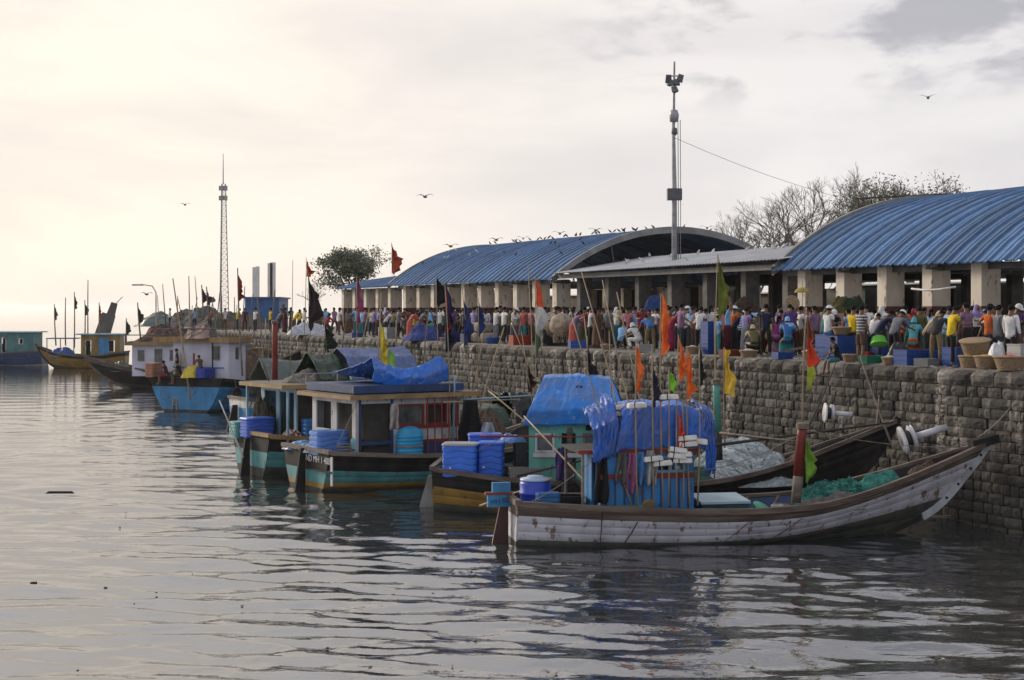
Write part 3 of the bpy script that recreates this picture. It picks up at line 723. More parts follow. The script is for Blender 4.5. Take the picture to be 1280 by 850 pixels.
# ---- E: white boat in the foreground
E = Boat('long white wooden fishing boat in front, brown gunwale and high raked bow touching the wall', 'fishing boat', (0, 37.72), 9.8, 12.75, 2.75,
    [(0, 1.10), (.2, .97), (.42, .86), (.58, .87), (.70, 1.0), (.84, 1.50), (1, 2.30)],
    [(0, .43, H_moss), (.43, .80, H_white), (.80, 1., M_rail)], keel=-.55, stem=[(-.55, 8.6), (0, 9.9), (.6, 11.1), (1.5, 12.0), (2.30, 12.65)], ribs=True, stem_z0=.42, rail=(.15, .13), deck_z=.42,
    transom_bands=[(0, .43, H_moss), (.43, .80, H_white), (.80, 1, M_rail)], wshape=[(0, .72), (.2, .95), (.42, 1.), (.62, .93), (.8, .66), (.92, .33), (1, .04)])
E.stempost.data.materials[0] = mat('worn_white_stem_paint', (.45, .47, .50), (.30, .31, .33), (.09, .06, .05), scale=1.6, rough=.6, spot=.60)
MB().box((12.55, 0, 2.35), (.75, .34, .22), Matrix.Rotation(R(-12), 3, 'Y')).build('bow_block', M_black, E.root)
for zz in (.9, 1.25, 1.65, 2.0):
    x = sinterp(E.stem, zz)+.02
    for sd in (-1,): o = MB().lathe([(.035, 0), (.035, .03), (0, .03)], 8).build('bolt', M_black, E.stempost, False, (x, -.065, zz)); o.rotation_euler = (R(90), 0, 0)
E.rudder(paint('brown_rudder_paint', '4a2a22'), -.55, 1.05, .34, -.1)
bd = MB().bb((-.62, -.07, .92), (-.02, .07, 1.22)).bb((-.5, -.08, 1.28), (-.05, .08, 1.52)).build('rudder_head_board', H_blue, E.root)
rc = MB().bb((-.68, -.09, 1.22), (.0, .09, 1.28)).build('rudder_head_rail', H_red, bd)
tm = text_mesh('MH 02', .17); tm.materials.append(mat('navy_lettering', lin('20386a'))); o = ob('lettering', tm, bd, (-.32, -.078, 1.06)); o.rotation_euler = (R(90), R(-8), 0)
for i, x in enumerate((1.5, 5.9, 7.4, 8.8, 10.2)):
    hw = E.half(x, .7)-.05; MB().bb((x-.11, -hw, .64), (x+.11, hw, .70)).build('thwart', M_oldwood, E.root)
# frames inside visible far side, blue painted lining
mb = MB(); mb.grid(lambda u, v: E.S(.42+.4*u, .55+.42*v, 1, -.085), 12, 3); mb.build('inner_lining', H_dblue, E.root)
MB().tube([(2.0, -E.half(2., .8)-.09, 1.04), (2.0, -E.half(2., .2)-.05, .1)], .012, 5).build('scupper_stain_pipe', M_black, E.root)
for x in (3.3, 6.6, 8.2):                                     # iron straps on the planking
    ps = [E.S(x/E.L, v, -1, .02) for v in (.43, .6, .8)]; m2 = MB()
    for a, b in zip(ps, ps[1:]): m2.bar(a, b, .05, .012)
    m2.build('hull_strap', mat('rusty_iron', (.10, .045, .025), (.05, .03, .02), scale=6, rough=.9), E.root)
# cabin of E
def cabinE():
    x0, x1, y0, y1 = 2.05, 4.35, -1.0, 1.0; z0, z1 = E.dz, 2.28
    cab = MB(); of = [(.35, .85, 1.80, 2.2), (1.35, 2.1, 1.80, 2.2)]
    wall_panel(cab, (x0, y0), (x1, y0), z0, z1, .06, of)
    ob2 = [(.3, .9, 1.75, 2.2)]
    wall_panel(cab, (x0, y1), (x0, y0), z0, z1, .06, [(1.0, 1.7, z0+.1, 2.1)]); wall_panel(cab, (x1, y0), (x1, y1), z0, z1, .06, [(.3, .8, 1.8, 2.2), (1.1, 1.7, 1.8, 2.2)]); wall_panel(cab, (x1, y1), (x0, y1), z0, z1, .06, [(.4, 1.0, 1.8, 2.2), (1.4, 2., 1.8, 2.2)])
    c = cab.build('cabin', H_bluec, E.root)
    for o in of: window(c, (x0, y0), (x1, y0), o, H_cy, pane=False, bars=1)
    MB().bb((x0-.05, y0-.06, 1.66), (x1+.05, y0-.032, 1.78)).bb((x0-.6, y0-.05, 2.28), (x1+.15, y0+.08, 2.38)).build('red_trim', H_red, c)
    MB().bb((x0-.6, y0-.02, 2.30), (x1+.15, y1, 2.36)).build('cabin_roof', M_dark, c)
    # vertical slats on the side
    k = 0
    x = x0+.08
    while x < x1:
        MB().bb((x, y0-.052, z0), (x+.035, y0-.032, 1.64)).build('batten', H_dblue, c); x += .23
    MB().bb((x0+.15, y0-.10, .62), (x0+1.1, y0-.035, 1.02)).build('teal_locker', H_tealc, c)
    o = MB().lathe([(.0, 0), (.16, 0), (.17, .03), (.12, .05), (0, .05)], 16).build('brass_wheel', mat('tarnished_brass', (.25, .17, .08), rough=.5, metal=.6), c, False, (x0+1.15, y0-.06, 1.0)); o.rotation_euler = (R(90), 0, 0)
    for y in (y0, y1):
        for x in (x0-.5,): MB().bb((x, y-.03, z0), (x+.06, y+.03, 2.28)).build('roof_post', M_oldwood, c)
cabinE()
def tarp_over(boat, x0, x1, sec, m, label, wr=.06, sag=0., endfun=None, seed=0., nu=70, nv=80, fs=1., hip=0.):
    def pts(u):
        x = x0+(x1-x0)*u; hs = endfun(u) if endfun else 1
        o = boat.at(x, 0, 0); return o, Vector((-math.sin(boat.h), math.cos(boat.h), 0)), hs
    return drape('tarpaulin', pts, sec, m, label, 'tarpaulin', nu, nv, wr=wr, seed=seed, sag=sag, fs=fs, hip=(Vector((math.cos(boat.h), math.sin(boat.h), 0)), hip))
# rolled blue tarps along both sides and over the roof of E
tarp_over(E, 2.35, 4.72, [(-1.10, 2.40), (-1.15, 2.8), (-1.10, 3.3), (-.95, 3.46), (0, 3.50), (1.0, 3.4), (1.2, 2.9), (1.2, 2.5)], T_navy, 'deep blue tarpaulin bundled over the cabin roof of the white boat', .065, .05, lambda u: 1-.05*(abs(u-.5)*2)**4, seed=4., hip=.22)
def gath(u): return 1
o = drape('tarpaulin', lambda u: (E.at(1.78+.65*u, -1.15+.1*u, 0), Vector((-math.sin(E.h), math.cos(E.h), 0)), .90+.10*u), [(-.05, 2.25), (-.08, 2.6), (-.05, 3.1), (.4, 3.5), (1.0, 3.6)], T_navy, 'gathered folds of blue tarpaulin hanging down left of the floats on the white boat', 'tarpaulin', 26, 30, .11, seed=9., fs=2.)
o = drape('tarpaulin', lambda u: (E.at(4.62+.36*u, -.9+.3*u, 0), Vector((-math.sin(E.h), math.cos(E.h), 0)), 1-.02*u), [(-.2, 1.75), (-.26, 2.2), (-.20, 2.9), (.1, 3.3), (.9, 3.4)], T_navy, 'crumpled blue tarpaulin corner hanging low at the right end of the white boat cabin', 'tarpaulin', 20, 30, .10, seed=2., fs=2.)
# things on E
def onE(px, py, Y=None, y=None):
    return P(px, py, Y)
drum(E.at(.62, .15, .55), .40, .98, '2a48b8', 'round cobalt blue drum with pale lid at the stern of the white boat')
tub(E.at(.78, -.62, .72), (.58, .46, .60), '1f5a92', 'square steel-blue tank in front of the round drum at the white boat stern', R(10), False, 'square_tank', wave=False)
t = thing('ice_box', 'teal ice box with flat pale lid beside the cabin of the white boat', 'ice box', E.at(5.25, -.25, .42), E.h)
MB().bb((-.6, -.55, 0), (.6, .55, .58)).build('box_body', paint('dark_teal_box_paint', '1f4a52'), t)
MB().box((0, -.02, .62), (1.28, 1.18, .06), Matrix.Rotation(R(4), 3, 'X')).build('lid', mat('pale_aqua_lid', (.36, .50, .55), (.30, .42, .47), scale=1, rough=.4), t)
basket(E.at(6.15, -.55, .62), .22, .26, 'green and pink plastic basket tipped between the ice box and white bucket', m=M_plastic, c=col('3e9a78'), tilt=(R(20), R(25), 0))
basket(E.at(6.22, -.8, .60), .17, .16, 'small orange bowl leaning on the green basket in the white boat', m=M_plastic, c=col('c0604a'), tilt=(R(-20), R(25), 0))
t = thing('bucket', 'white plastic bucket standing on the deck right of the green basket', 'bucket', E.at(6.62, -.75, .60))
MB().lathe([(.12, 0), (.155, .28), (.165, .30), (.15, .30), (.11, .02), (0, .02)], 16).build('bucket_body', M_plastic, t, True, None, col('b9b5b0'))
MB().tube([(-.15, 0, .27), (-.1, -.1, .36), (.1, -.1, .36), (.15, 0, .27)], .008, 5).build('handle', M_gal, t)
M_tealnet = mat('teal_net', (.05, .25, .20), (.03, .15, .12), (.10, .36, .30), scale=9, rough=.9, bump=1., bscale=40, spot=.56)
M_palenet = mat('pale_monofilament_net', (.60, .65, .65), (.42, .49, .50), (.75, .78, .77), scale=5, rough=.8, bump=1., bscale=34, spot=.55)
M_greynet = mat('grey_brown_net', (.20, .18, .16), (.12, .11, .10), (.3, .28, .26), scale=8, rough=.9, bump=1., bscale=40)
mound(E.at(8.5, .0, .72), 1.35, .5, .62, M_tealnet, 'heap of teal green netting in the bow of the white boat', 'fishing net', rotz=E.h+.12, seed=3, strands=200)
mound(E.at(9.75, .0, 1.15), .75, .3, .42, M_tealnet, 'second smaller teal net heap further up the white bow', 'fishing net', rotz=E.h, seed=4)
mound(E.at(8.2, -.55, .72), 1.1, .32, .38, M_greynet, 'grey net bundle lying against the teal netting in the bow', 'fishing net', rotz=E.h+.1, seed=6)
mound(E.at(1.0, -.3, .45), .55, .6, .35, mat('dirty_white_sacks', (.45, .42, .40), (.3, .28, .27), (.12, .1, .1), scale=5, rough=.9), 'dirty white sacks at the stern of the white boat', 'sacks', 'sack_pile', seed=8)
# posts on E
def paint_post(a, b, r, m1, m2, label, split=.35):
    a, b = Vector(a), Vector(b); t = thing('mooring_post', label, 'post', a)
    mid = (b-a)*split
    MB().tube([(0, 0, 0), mid], [r, r], 8).build('post_foot', m1, t, True); MB().tube([mid, (b-a)*.88, b-a], [r*1.02, r*.95, r*.9], 8).build('post_shaft', m2, t, True)
    MB().lathe([(r*1.3, 0), (r*1.3, .12), (r*.7, .15)], 8, c=(0, 0, 0)).build('post_cap', M_oldwood, t, False, b-a-Vector((0, 0, .05)))
    return t
paint_post(P(995, 628, 37.9), P(1003, 533, 37.9), .13, M_oldwood, H_red, 'thick red-painted post standing in the middle of the white boat')
paint_post(P(899, 575, 41.4), P(895, 478, 41.4), .10, M_dark, H_tealc, 'turquoise post with a worn dark foot behind the blue tarpaulin')
o = tag(drape('cloth', lambda u: (P(1007, 600, 37.7)+Vector((0, .02*u, 0)), Vector((0, 1, 0)), 1), [(0, 0), (.05, .6)], mat('lime_cloth', (.25, .42, .10), rough=.9), None, None, 2, 4), 'lime green cloth hanging from the red post', 'cloth')
bpy.data.objects.remove(o)
fl = flag_mesh(1.15, .32, 5).build('cloth', M_cloth, None, True, P(1006, 545, 37.75), col('6f9a30')); tag(fl, 'lime green cloth strip tied to the red post', 'cloth')
# long horizontal booms
pole('boom_pole', P(900, 541, 41), P(1000, 552, 38.2), .035, M_oldwood, 'long grey pole running from the turquoise post to the red post', 'pole')
pole('boom_pole', P(868, 560, 38.5), P(1116, 528, 41.8), .045, M_dark, 'dark spar reaching across from the blue tarpaulin towards the bow of the net boat', 'pole')

# ---- D: black and yellow net boat
D = Boat('black and yellow wooden boat carrying a net heap, moored right behind the white boat', 'fishing boat', (-2.15, 44.5), -4.2, 13.2, 3.3,
    [(0, 1.26), (.2, 1.0), (.45, .90), (.65, .98), (.78, 1.35), (.9, 2.0), (1, 2.62)],
    [(0, .42, H_moss), (.42, .68, H_yellow), (.68, 1., H_black)], keel=-.55, deck_z=.5, rail_mat=M_rail, usplit=.5, ribs=True)
D.rudder(paint('pale_grey_rudder_paint', '8a8a88'), -.5, .95, .40)
tub(D.at(.75, -1.0, 1.05), (1.0, .8, .88), '3a74dc', 'bright blue wavy-ribbed fish tub at the left stern corner of the black-and-yellow boat', R(-4), lidc='9a9aa0')
tub(D.at(1.62, -.75, 1.05), (.75, .8, .90), '2e66cc', 'second blue ribbed tub, right of the bright one at the same stern', R(-4))
tub(D.at(1.35, .2, 1.1), (1.0, .8, 1.0), '345cc4', 'blue ribbed tub standing behind the other two with a cloth over it', R(3))
mound(D.at(2.15, -.2, 1.95), .45, .35, .22, tarp_mat('light_blue_cloth', '5a8ad8'), 'light blue cloth crumpled on top of the rear tub', 'cloth', 'cloth', seed=5)
def cabinD():
    x0, x1, y0, y1, z0, z1 = 2.75, 4.95, -1.15, 1.15, D.dz, 2.55
    cab = MB()
    wall_panel(cab, (x0, y0), (x1, y0), z0, z1, .06, [(.9, 1.3, z0, 2.3), (.15, .7, 1.75, 2.3), (1.5, 2.05, 1.75, 2.3)])
    wall_panel(cab, (x0, y1), (x0, y0), z0, z1, .06, [(.5, 1.2, 1.7, 2.3)]); wall_panel(cab, (x1, y0), (x1, y1), z0, z1, .06, [(.5, 1.5, 1.7, 2.3)]); wall_panel(cab, (x1, y1), (x0, y1), z0, z1, .06, [])
    c = cab.build('cabin', H_tealc, D.root)
    window(c, (x0, y0), (x1, y0), (.15, .7, 1.75, 2.3), H_wh); window(c, (x0, y0), (x1, y0), (1.5, 2.05, 1.75, 2.3), M_oldwood)
    MB().bb((x0+1.05, y0-.07, z0), (x0+1.2, y0-.035, 2.35)).build('door_post', M_rail, c)
    MB().bb((x0-.25, y0-.15, 2.55), (x1+.25, y1+.15, 2.63)).build('cabin_roof', M_oldwood, c)
    MB().bb((x0+.1, y0-.1, 1.62), (x0+1.7, y0-.06, 1.74)).build('white_shelf', H_wh, c)
    pole('boom_pole', P(600, 545, 42.6), P(738, 546, 42.6), .03, H_red, 'thin red rail running in front of the teal cabin', 'pole')
cabinD()
tarp_over(D, 2.55, 5.6, [(-1.42, 2.55), (-1.5, 3.0), (-1.25, 3.25), (-.3, 3.85), (.3, 3.9), (1.3, 3.2), (1.5, 2.6)], T_bright, 'bright blue tarpaulin tent over the teal cabin behind the white boat', .035, .0, lambda u: 1-.03*abs(u-.5), seed=1., hip=.55)
mound(D.at(8.75, -.1, .80), 1.8, 1.0, 1.15, M_palenet, 'big pale heap of fine fishing net on the black-and-yellow boat', 'fishing net', rotz=D.h, seed=12, rough=.13, strands=420)
mound(D.at(7.2, -.9, .80), 1.0, .45, .5, mat('dark_green_net', (.05, .11, .085), (.03, .07, .05), (.18, .22, .2), scale=8, rough=.9, bump=1., bscale=36), 'dark green net piled at the foot of the pale net heap', 'fishing net', rotz=D.h, seed=14)
# white chutes / propeller-like fenders: two nested white cones with a long tube
def bow_light(p, s, label, tube_l, tilt, yaw=0.):
    t = thing('fish_chute', label, 'chute', p); t.rotation_euler = (0, tilt, yaw)
    mw = mat('white_enamel', (.66, .66, .68), (.52, .52, .54), (.3, .28, .26), scale=3, rough=.35, spot=.68); mk = mat('black_rubber', (.02, .02, .022), rough=.6)
    def disc(x, r0, r1, w, m, n): o = MB().lathe([(r0, 0), (r1, w*.2), (r1, w*.8), (r0*.98, w), (r0*.5, w), (r0*.5, 0)], 22).build(n, m, t, True, (x, 0, 0)); o.rotation_euler = (0, R(90), 0)
    disc(0, .36*s, .46*s, .10*s, mw, 'flange'); disc(.10*s, .26*s, .28*s, .20*s, mk, 'hub'); disc(.31*s, .42*s, .36*s, .10*s, mw, 'flange')
    o = MB().lathe([(.11*s, 0), (.11*s, tube_l), (.09*s, tube_l), (.09*s, 0)], 14).build('tube', mw, t, True, (.4*s, 0, 0)); o.rotation_euler = (0, R(90), 0)
    MB().bb((0, -.03, -1.0*s), (.06, .03, -.3*s)).build('bracket', M_dark, t)
bow_light(P(1127, 551, 41.6), .86, 'large white flanged drum and tube leaning over the bow of the net boat', .95, R(-17))
bow_light(P(1030, 516, 43.2), .62, 'smaller white flanged roller standing against the wall left of the large one', .55, R(3))

# ---- B: teal/yellow/black boat
B_ = Boat('black, teal and yellow boat with red-framed cabin windows and a lettered transom', 'fishing boat', (-6.62, 49.0), 33, 12.2, 4.3,
    [(0, 1.30), (.25, 1.12), (.5, 1.08), (.7, 1.3), (.85, 1.9), (1, 2.9)],
    [(0, .395, H_moss), (.395, .475, H_yellow), (.475, .68, H_teal), (.68, 1., H_black)], keel=-.6, deck_z=.75, rail_mat=M_oldwood, rail=(.2, .12))
B_.rudder(M_black, -.5, 1.35, .30, -.06)
tm = text_mesh('IND MH 1 4009', .30); tm.materials.append(mat('white_lettering', (.6, .6, .6), rough=.7)); o = ob('registration_lettering', tm, B_.root, (-.06, -.98, 1.04)); o.rotation_euler = (R(90), 0, R(-90))
MB().bb((-.07, -1.98, .3), (-.035, -1.86, 1.2)).build('corner_post', H_wh, B_.root)
MB().bar((-.1, -.2, .72), (-.1, -2.0, .72), .05, .05).build('transom_ledge', M_black, B_.root)
def cabinB():
    x0, x1, y0, y1, z0, z1 = .95, 4.75, -1.65, 1.5, B_.dz, 3.0
    cab = MB(); wins = [(1.45, 2.45, 2.05, 2.75), (2.5, 3.3, 2.05, 2.75)]; door = (.12, 1.2, z0+.2, 2.8)
    wall_panel(cab, (x0, y0), (x1, y0), z0, z1, .06, [door]+wins+[(3.35, 3.75, 2.05, 2.75)])
    wall_panel(cab, (x0, y1), (x0, y0), z0, z1, .06, [(.3, 1.4, 1.9, 2.8), (1.8, 2.9, z0+.2, 2.8)]); wall_panel(cab, (x1, y0), (x1, y1), z0, z1, .06, [(.5, 1.3, 2, 2.7)]); wall_panel(cab, (x1, y1), (x0, y1), z0, z1, .06, [(.8, 1.6, 2, 2.7)])
    c = cab.build('cabin', H_wh, B_.root)
    for w in wins+[(3.35, 3.75, 2.05, 2.75)]: window(c, (x0, y0), (x1, y0), w, H_red, pane=w[0] < 2)
    MB().bb((x0+1.4, y0-.06, 1.95), (x1+.02, y0-.032, 2.05)).bb((x0+1.4, y0-.06, 1.50), (x1+.02, y0-.032, 1.58)).build('red_trim', H_red, c)
    MB().bb((x0+1.4, y0-.055, z0), (x1+.02, y0-.033, 1.50)).build('lower_panel', H_dblue, c)
    MB().bb((x0+.06, y0-.05, z0), (x0+.14, y0+.04, 2.95)).bb((x0+1.2, y0-.05, z0), (x0+1.3, y0+.04, 2.95)).bb((x0+.14, y0-.045, 1.48), (x0+1.2, y0+.04, 1.60)).build('door_frame', H_dblue, c)
    MB().bb((x0+.3, y0+.1, z0), (x1-.3, y1-.2, 2.9)).build('cabin_shade_block', M_dark, c)  # dark block filling the cabin, standing in for the shade inside
    roofslab(B_, x0-.35, x1+.6, 1.95, 3.0, .10, M_oldwood, .12, H_ochre)
    MB().bb((x0-.15, -1.75, 3.14), (x1+.1, 1.7, 3.38)).build('roof_coaming', H_dblue, c)
    for i in range(8):                                      # red rods standing along the side
        x = 3.35+i*.27
        MB().tube([(x, -2.0, 1.15), (x+.04, -1.9, 3.1)], .022, 6).build('side_rod', H_red, B_.root)
cabinB()
def sadd(u): return 1-.16*math.sin(math.pi*u)**1.0*1
tarp_over(B_, 1.55, 4.45, [(-1.5, 3.38), (-1.55, 3.8), (-1.2, 4.15), (-.7, 3.95), (0, 3.8), (1.3, 3.6)], T_mid, 'vivid blue tarpaulin sagging over the cabin roof of the teal and yellow boat', .06, .22, lambda u: 1.02-.04*math.sin(math.pi*u), seed=6., hip=.15)
def half_dome_tank(p, c, label, w=.78, h=.82, rotz=0):
    t = thing('ribbed_tank', label, 'tank', p, rotz)
    def ring(z, k=1.): return [Vector((w/2*k*math.cos(a)*1, w*.32*k*math.sin(a), z)) for a in [2*math.pi*i/24 for i in range(24)]]
    rings = []
    for k in range(6):
        z = h*.72*k/6; rings += [ring(z, .95), ring(z+.02, 1.), ring(z+h*.72/6-.03, 1.), ring(z+h*.72/6-.005, .95)]
    for k in range(1, 7): a = k/6*math.pi/2; rings.append(ring(h*.72+h*.28*math.sin(a), max(.12, math.cos(a))*.98))
    MB().loft(rings, True, True).build('tank_body', M_plastic, t, True, None, col(c))
    MB().lathe([(w*.52, 0), (w*.53, .03), (w*.5, .05)], 24, sy=.66).build('strap', M_rope, t, True, (0, 0, h*.3))
half_dome_tank(B_.at(2.75, -1.88, 1.1), '2a9ccc', 'cyan domed ribbed water tank in front of the white cabin panel', .95, .95, B_.h)
tub(B_.at(-.1+.6, -.6, 1.15), (1.15, .8, .78), '5a86d0', 'pale blue ribbed fish tub standing at the stern beside the striped panel', B_.h, False)
mound(B_.at(.4, .9, 1.2), .95, .35, .25, tarp_mat('cyan_cloth_roll', '2c7ab0'), 'rolled blue sheet lying on the transom of the teal and yellow boat', 'cloth roll', 'cloth_roll', rotz=B_.h+R(-60), seed=2)
mound(B_.at(.2, -.1, 1.2), .4, .28, .3, mat('white_bag', (.55, .55, .58), (.42, .42, .46), scale=5, rough=.7), 'small white bag beside the pale blue tub', 'bag', 'bag', seed=4)
half_dome_tank(B_.at(.95, -1.5, 1.15), '6fb6c4', 'narrow pale aqua canister hung at the cabin corner post', .28, .6, B_.h)

# ---- A: older boat behind B, with the lettered dark cabin
A_ = Boat('worn boat behind the lettered transom, with open dark cabin and ochre roof edge', 'fishing boat', (-9.15, 53.4), 33, 11, 4.0,
    [(0, 1.45), (.25, 1.25), (.5, 1.2), (.7, 1.4), (.85, 1.7), (1, 2.2)],
    [(0, .45, H_moss), (.45, .72, H_teal), (.72, 1., H_black)], keel=-.6, deck_z=.8, rail_mat=H_ochre, rail=(.22, .14))
A_.rudder(M_black, -.5, 1.3, .3)
def cabinA():
    x0, x1, y0, y1, z0, z1 = 1.05, 4.1, -1.5, 1.5, A_.dz, 3.12
    cab = MB(); wall_panel(cab, (x0+1.75, y0), (x1, y0), z0, z1, .06, [(.2, 1.05, 2.05, 2.95)])
    wall_panel(cab, (x0, y0), (x0+1.75, y0), 2.95, z1, .06, []); wall_panel(cab, (x0, y1), (x0, y0), z0, z1, .06, [(.3, 1.3, 1.2, 2.9), (1.6, 2.8, 1.2, 2.9)]); wall_panel(cab, (x1, y0), (x1, y1), z0, z1, .06, []); wall_panel(cab, (x1, y1), (x0, y1), z0, z1, .06, [])
    c = cab.build('cabin', H_cy, A_.root)
    window(c, (x0+1.75, y0), (x1, y0), (.2, 1.05, 2.05, 2.95), H_yl)
    MB().bb((x0+1.75, y0-.055, 1.72), (x1, y0-.032, 1.86)).build('yellow_stripe', H_yl, c)
    MB().bb((x0+.1, y0+.25, z0), (x0+1.7, y0+.32, 3.0)).build('dark_board', M_dark, c)
    tm = text_mesh('ILA', .42); tm.materials.append(mat('cream_lettering', (.6, .56, .45), rough=.7)); o = ob('lettering', tm, c, (x0+1.0, y0+.235, 2.62)); o.rotation_euler = (R(90), 0, 0)
    roofslab(A_, x0-.7, x1+.1, 1.85, 3.12, .09, M_oldwood, .13, H_ochre)
    for x in (x0-.5, x0+1.75):
        for y in (-1.75, 1.75): MB().bb((x, y-.04, z0), (x+.07, y+.04, 3.1)).build('roof_post', H_cy, A_.root)
    mb = MB()
    for x in (x0+.2, x0+1.4, x0+2.6): mb.tube([(x, -1.8, 3.2), (x, -1.8, 3.6)], .02, 6)
    mb.tube([(x0, -1.8, 3.58), (x1, -1.8, 3.58)], .022, 6).build('roof_railing', M_gal, A_.root)
cabinA()
tub(A_.at(.35, .3, 1.3), (1.1, .8, .62), '3f66c8', 'royal blue lidded tub on the teal box at the far left stern', A_.h, True)
tub(A_.at(.15, 1.2, 1.2), (.8, .7, .6), '5a9a98', 'teal green box at the extreme left stern corner', A_.h, False, wave=False)
tub(A_.at(1.5, -1.55, 1.25), (.5, .45, .75), '2a72b0', 'upright blue jerrycan-like container in front of the dark cabin', A_.h, False, wave=False)
mound(A_.at(.9, -1.4, 1.28), .45, .35, .35, mat('mixed_rags', (.5, .42, .40), (.15, .05, .05), (.02, .02, .02), scale=9, rough=.9, lo=.45, hi=.5), 'striped rags and ropes heaped on the stern rail', 'rags', 'rag_pile', seed=7)
mound(A_.at(.9, 1.0, 1.25), .6, .6, 1.1, mat('brown_brush', (.10, .085, .05), (.05, .045, .03), (.15, .17, .08), scale=9, rough=1., bump=1., bscale=40), 'brown tangle of net and floats heaped on the far left stern', 'fishing net', seed=17, rough=.4)
pole('steering_oar', P(304, 572, 51.2), P(274, 500, 51.2), .035, mat('white_oar_paint', (.6, .58, .55), rough=.6), 'white oar slanting up over the water at the left stern', 'oar')
tarp_over(A_, 3.2, 6.0, [(-1.5, 3.3), (-.9, 4.1), (-.2, 4.4), (.8, 3.8), (1.4, 3.3)], T_slate, 'slate blue tarpaulin tent behind the vivid blue one', .03, .05, seed=8.)
tarp_over(A_, 2.1, 3.2, [(-1.3, 3.3), (-.6, 3.9), (0, 4.2), (.8, 3.6), (1.2, 3.3)], T_green, 'dark green tarpaulin flap left of the slate blue tent', .04, .05, seed=10., nu=16)

# ---- J, K: boats half hidden in between
J = Boat('light blue boat with a grey-green tent, half hidden between the stern groups', 'fishing boat', (-13.2, 73.5), 30, 10, 3.4,
    [(0, 1.5), (.3, 1.2), (.6, 1.3), (.85, 1.9), (1, 2.7)], [(0, .42, H_moss), (.42, .8, H_blue), (.8, 1., H_wh)], n=16)
J.rudder(M_black)
tarp_over(J, 1.0, 4.5, [(-1.4, 1.5), (-1.2, 2.4), (0, 3.4), (1.2, 2.4), (1.4, 1.5)], T_grey, 'grey-green tarpaulin tent on the half-hidden light blue boat', .06, .1, seed=11., nu=20, nv=24)
paint_post(J.at(1.1, -1.9, .9), J.at(1.1, -1.9, 5.2), .14, H_red, H_red, 'tall rust-red post on the half-hidden light blue boat')
K = Boat('dark boat with a green hooped cover squeezed behind the blue tubs', 'fishing boat', (-3.4, 55.8), 27, 8.6, 3.0,
    [(0, 1.5), (.3, 1.3), (.6, 1.3), (.85, 1.9), (1, 2.5)], [(0, .42, H_moss), (.42, 1., H_black)], n=16)
K.rudder(M_black)
tarp_over(K, 1.2, 3.2, [(-1.3, 1.1), (-1.2, 1.6), (-.7, 2.1), (0, 2.25), (.8, 2.0), (1.2, 1.6), (1.3, 1.2)], T_green, 'dark green hooped tarpaulin cover behind the blue tubs', .04, 0, seed=13., nu=20, nv=26)
tarp_over(K, 3.4, 5.6, [(-1.2, 1.2), (-1.1, 2.0), (-.5, 2.6), (.5, 2.5), (1.2, 1.9)], T_black, 'black crumpled tarpaulin beside the green hooped cover', .14, 0, seed=15., nu=20, nv=26, fs=1.6)
tarp_over(K, .2, .9, [(-.5, 1.3), (-.5, 2.3), (0, 2.9), (.5, 2.4), (.5, 1.4)], T_black, 'black sheet draped upright left of the green hooped cover', .08, 0, seed=16., nu=12, nv=20)

# ---- C: blue transom boat
C_ = Boat('boat with a broad sky-blue transom and lavender-white cabin, left of centre', 'fishing boat', (-18.5, 86.2), 66, 13, 6.2,
    [(0, 1.85), (.3, 1.5), (.6, 1.6), (.85, 2.3), (1, 3.2)], [(0, .27, H_moss), (.27, .82, H_blue), (.82, 1., H_black)], keel=-.5, deck_z=1.2, rail_mat=M_black, rail=(.25, .2), n=20)
def cabinC():
    x0, x1, y0, y1, z0, z1 = .9, 2.5, -2.3, 1.5, 1.2, 4.05
    cab = MB(); wall_panel(cab, (x0, y1), (x0, y0), z0, z1, .08, [(2.65, 3.25, 2.9, 3.75)]); wall_panel(cab, (x0, y0), (x1, y0), z0, z1, .08, [(.5, 1., 2.9, 3.7)])
    wall_panel(cab, (x1, y0), (x1, y1), z0, z1, .08, []); wall_panel(cab, (x1, y1), (x0, y1), z0, z1, .08, [])
    c = cab.build('cabin', H_lav, C_.root)
    window(c, (x0, y1), (x0, y0), (2.65, 3.25, 2.9, 3.75), mat('grey_shutter', (.3, .33, .33), rough=.7)); window(c, (x0, y0), (x1, y0), (.5, 1., 2.9, 3.7), H_wh)
    MB().bb((x0-.07, y0+.3, 2.45), (x0-.041, y1, 2.53)).build('blue_line', H_blue, c)
    MB().bb((x0-.065, .0, 2.55), (x0-.041, .12, 3.3)).build('red_mark', H_red, c)
    MB().bar((x0-.3, y0+.9, 4.0), (x0-.3, y0+.9, 1.9), .06).build('drain_pipe', M_black, c)
    roofslab(C_, x0-.4, x1+.2, 2.6, 4.05, .1, M_oldwood, .3, H_ochre)
    cr = C_.root
    mb = MB()
    for y in (-2.3, -.8, .8, 2.1): mb.tube([(x0-.3, y, 4.2), (x0-.3, y, 4.75)], .04, 6)
    mb.tube([(x0-.3, -2.5, 4.7), (x0-.3, 2.5, 4.7)], .04, 6).build('roof_railing', M_rail, cr)
cabinC()
mb = MB(); 
for y in (.55, .85): mb.tube([(-.1, y, .1), (.3, y, 3.0)], .04, 6)
for k in range(7): mb.tube([(-.1+k*.055, .55, .4+k*.4), (-.1+k*.055, .85, .4+k*.4)], .03, 5)
mb.build('boarding_ladder', M_bamboo, C_.root)
tub(C_.at(.2, -1.2, 1.95), (1.1, .7, .55), '2a3f9a', 'dark blue crate beside the yellow bundle on the sky-blue stern', C_.h, False, wave=False)
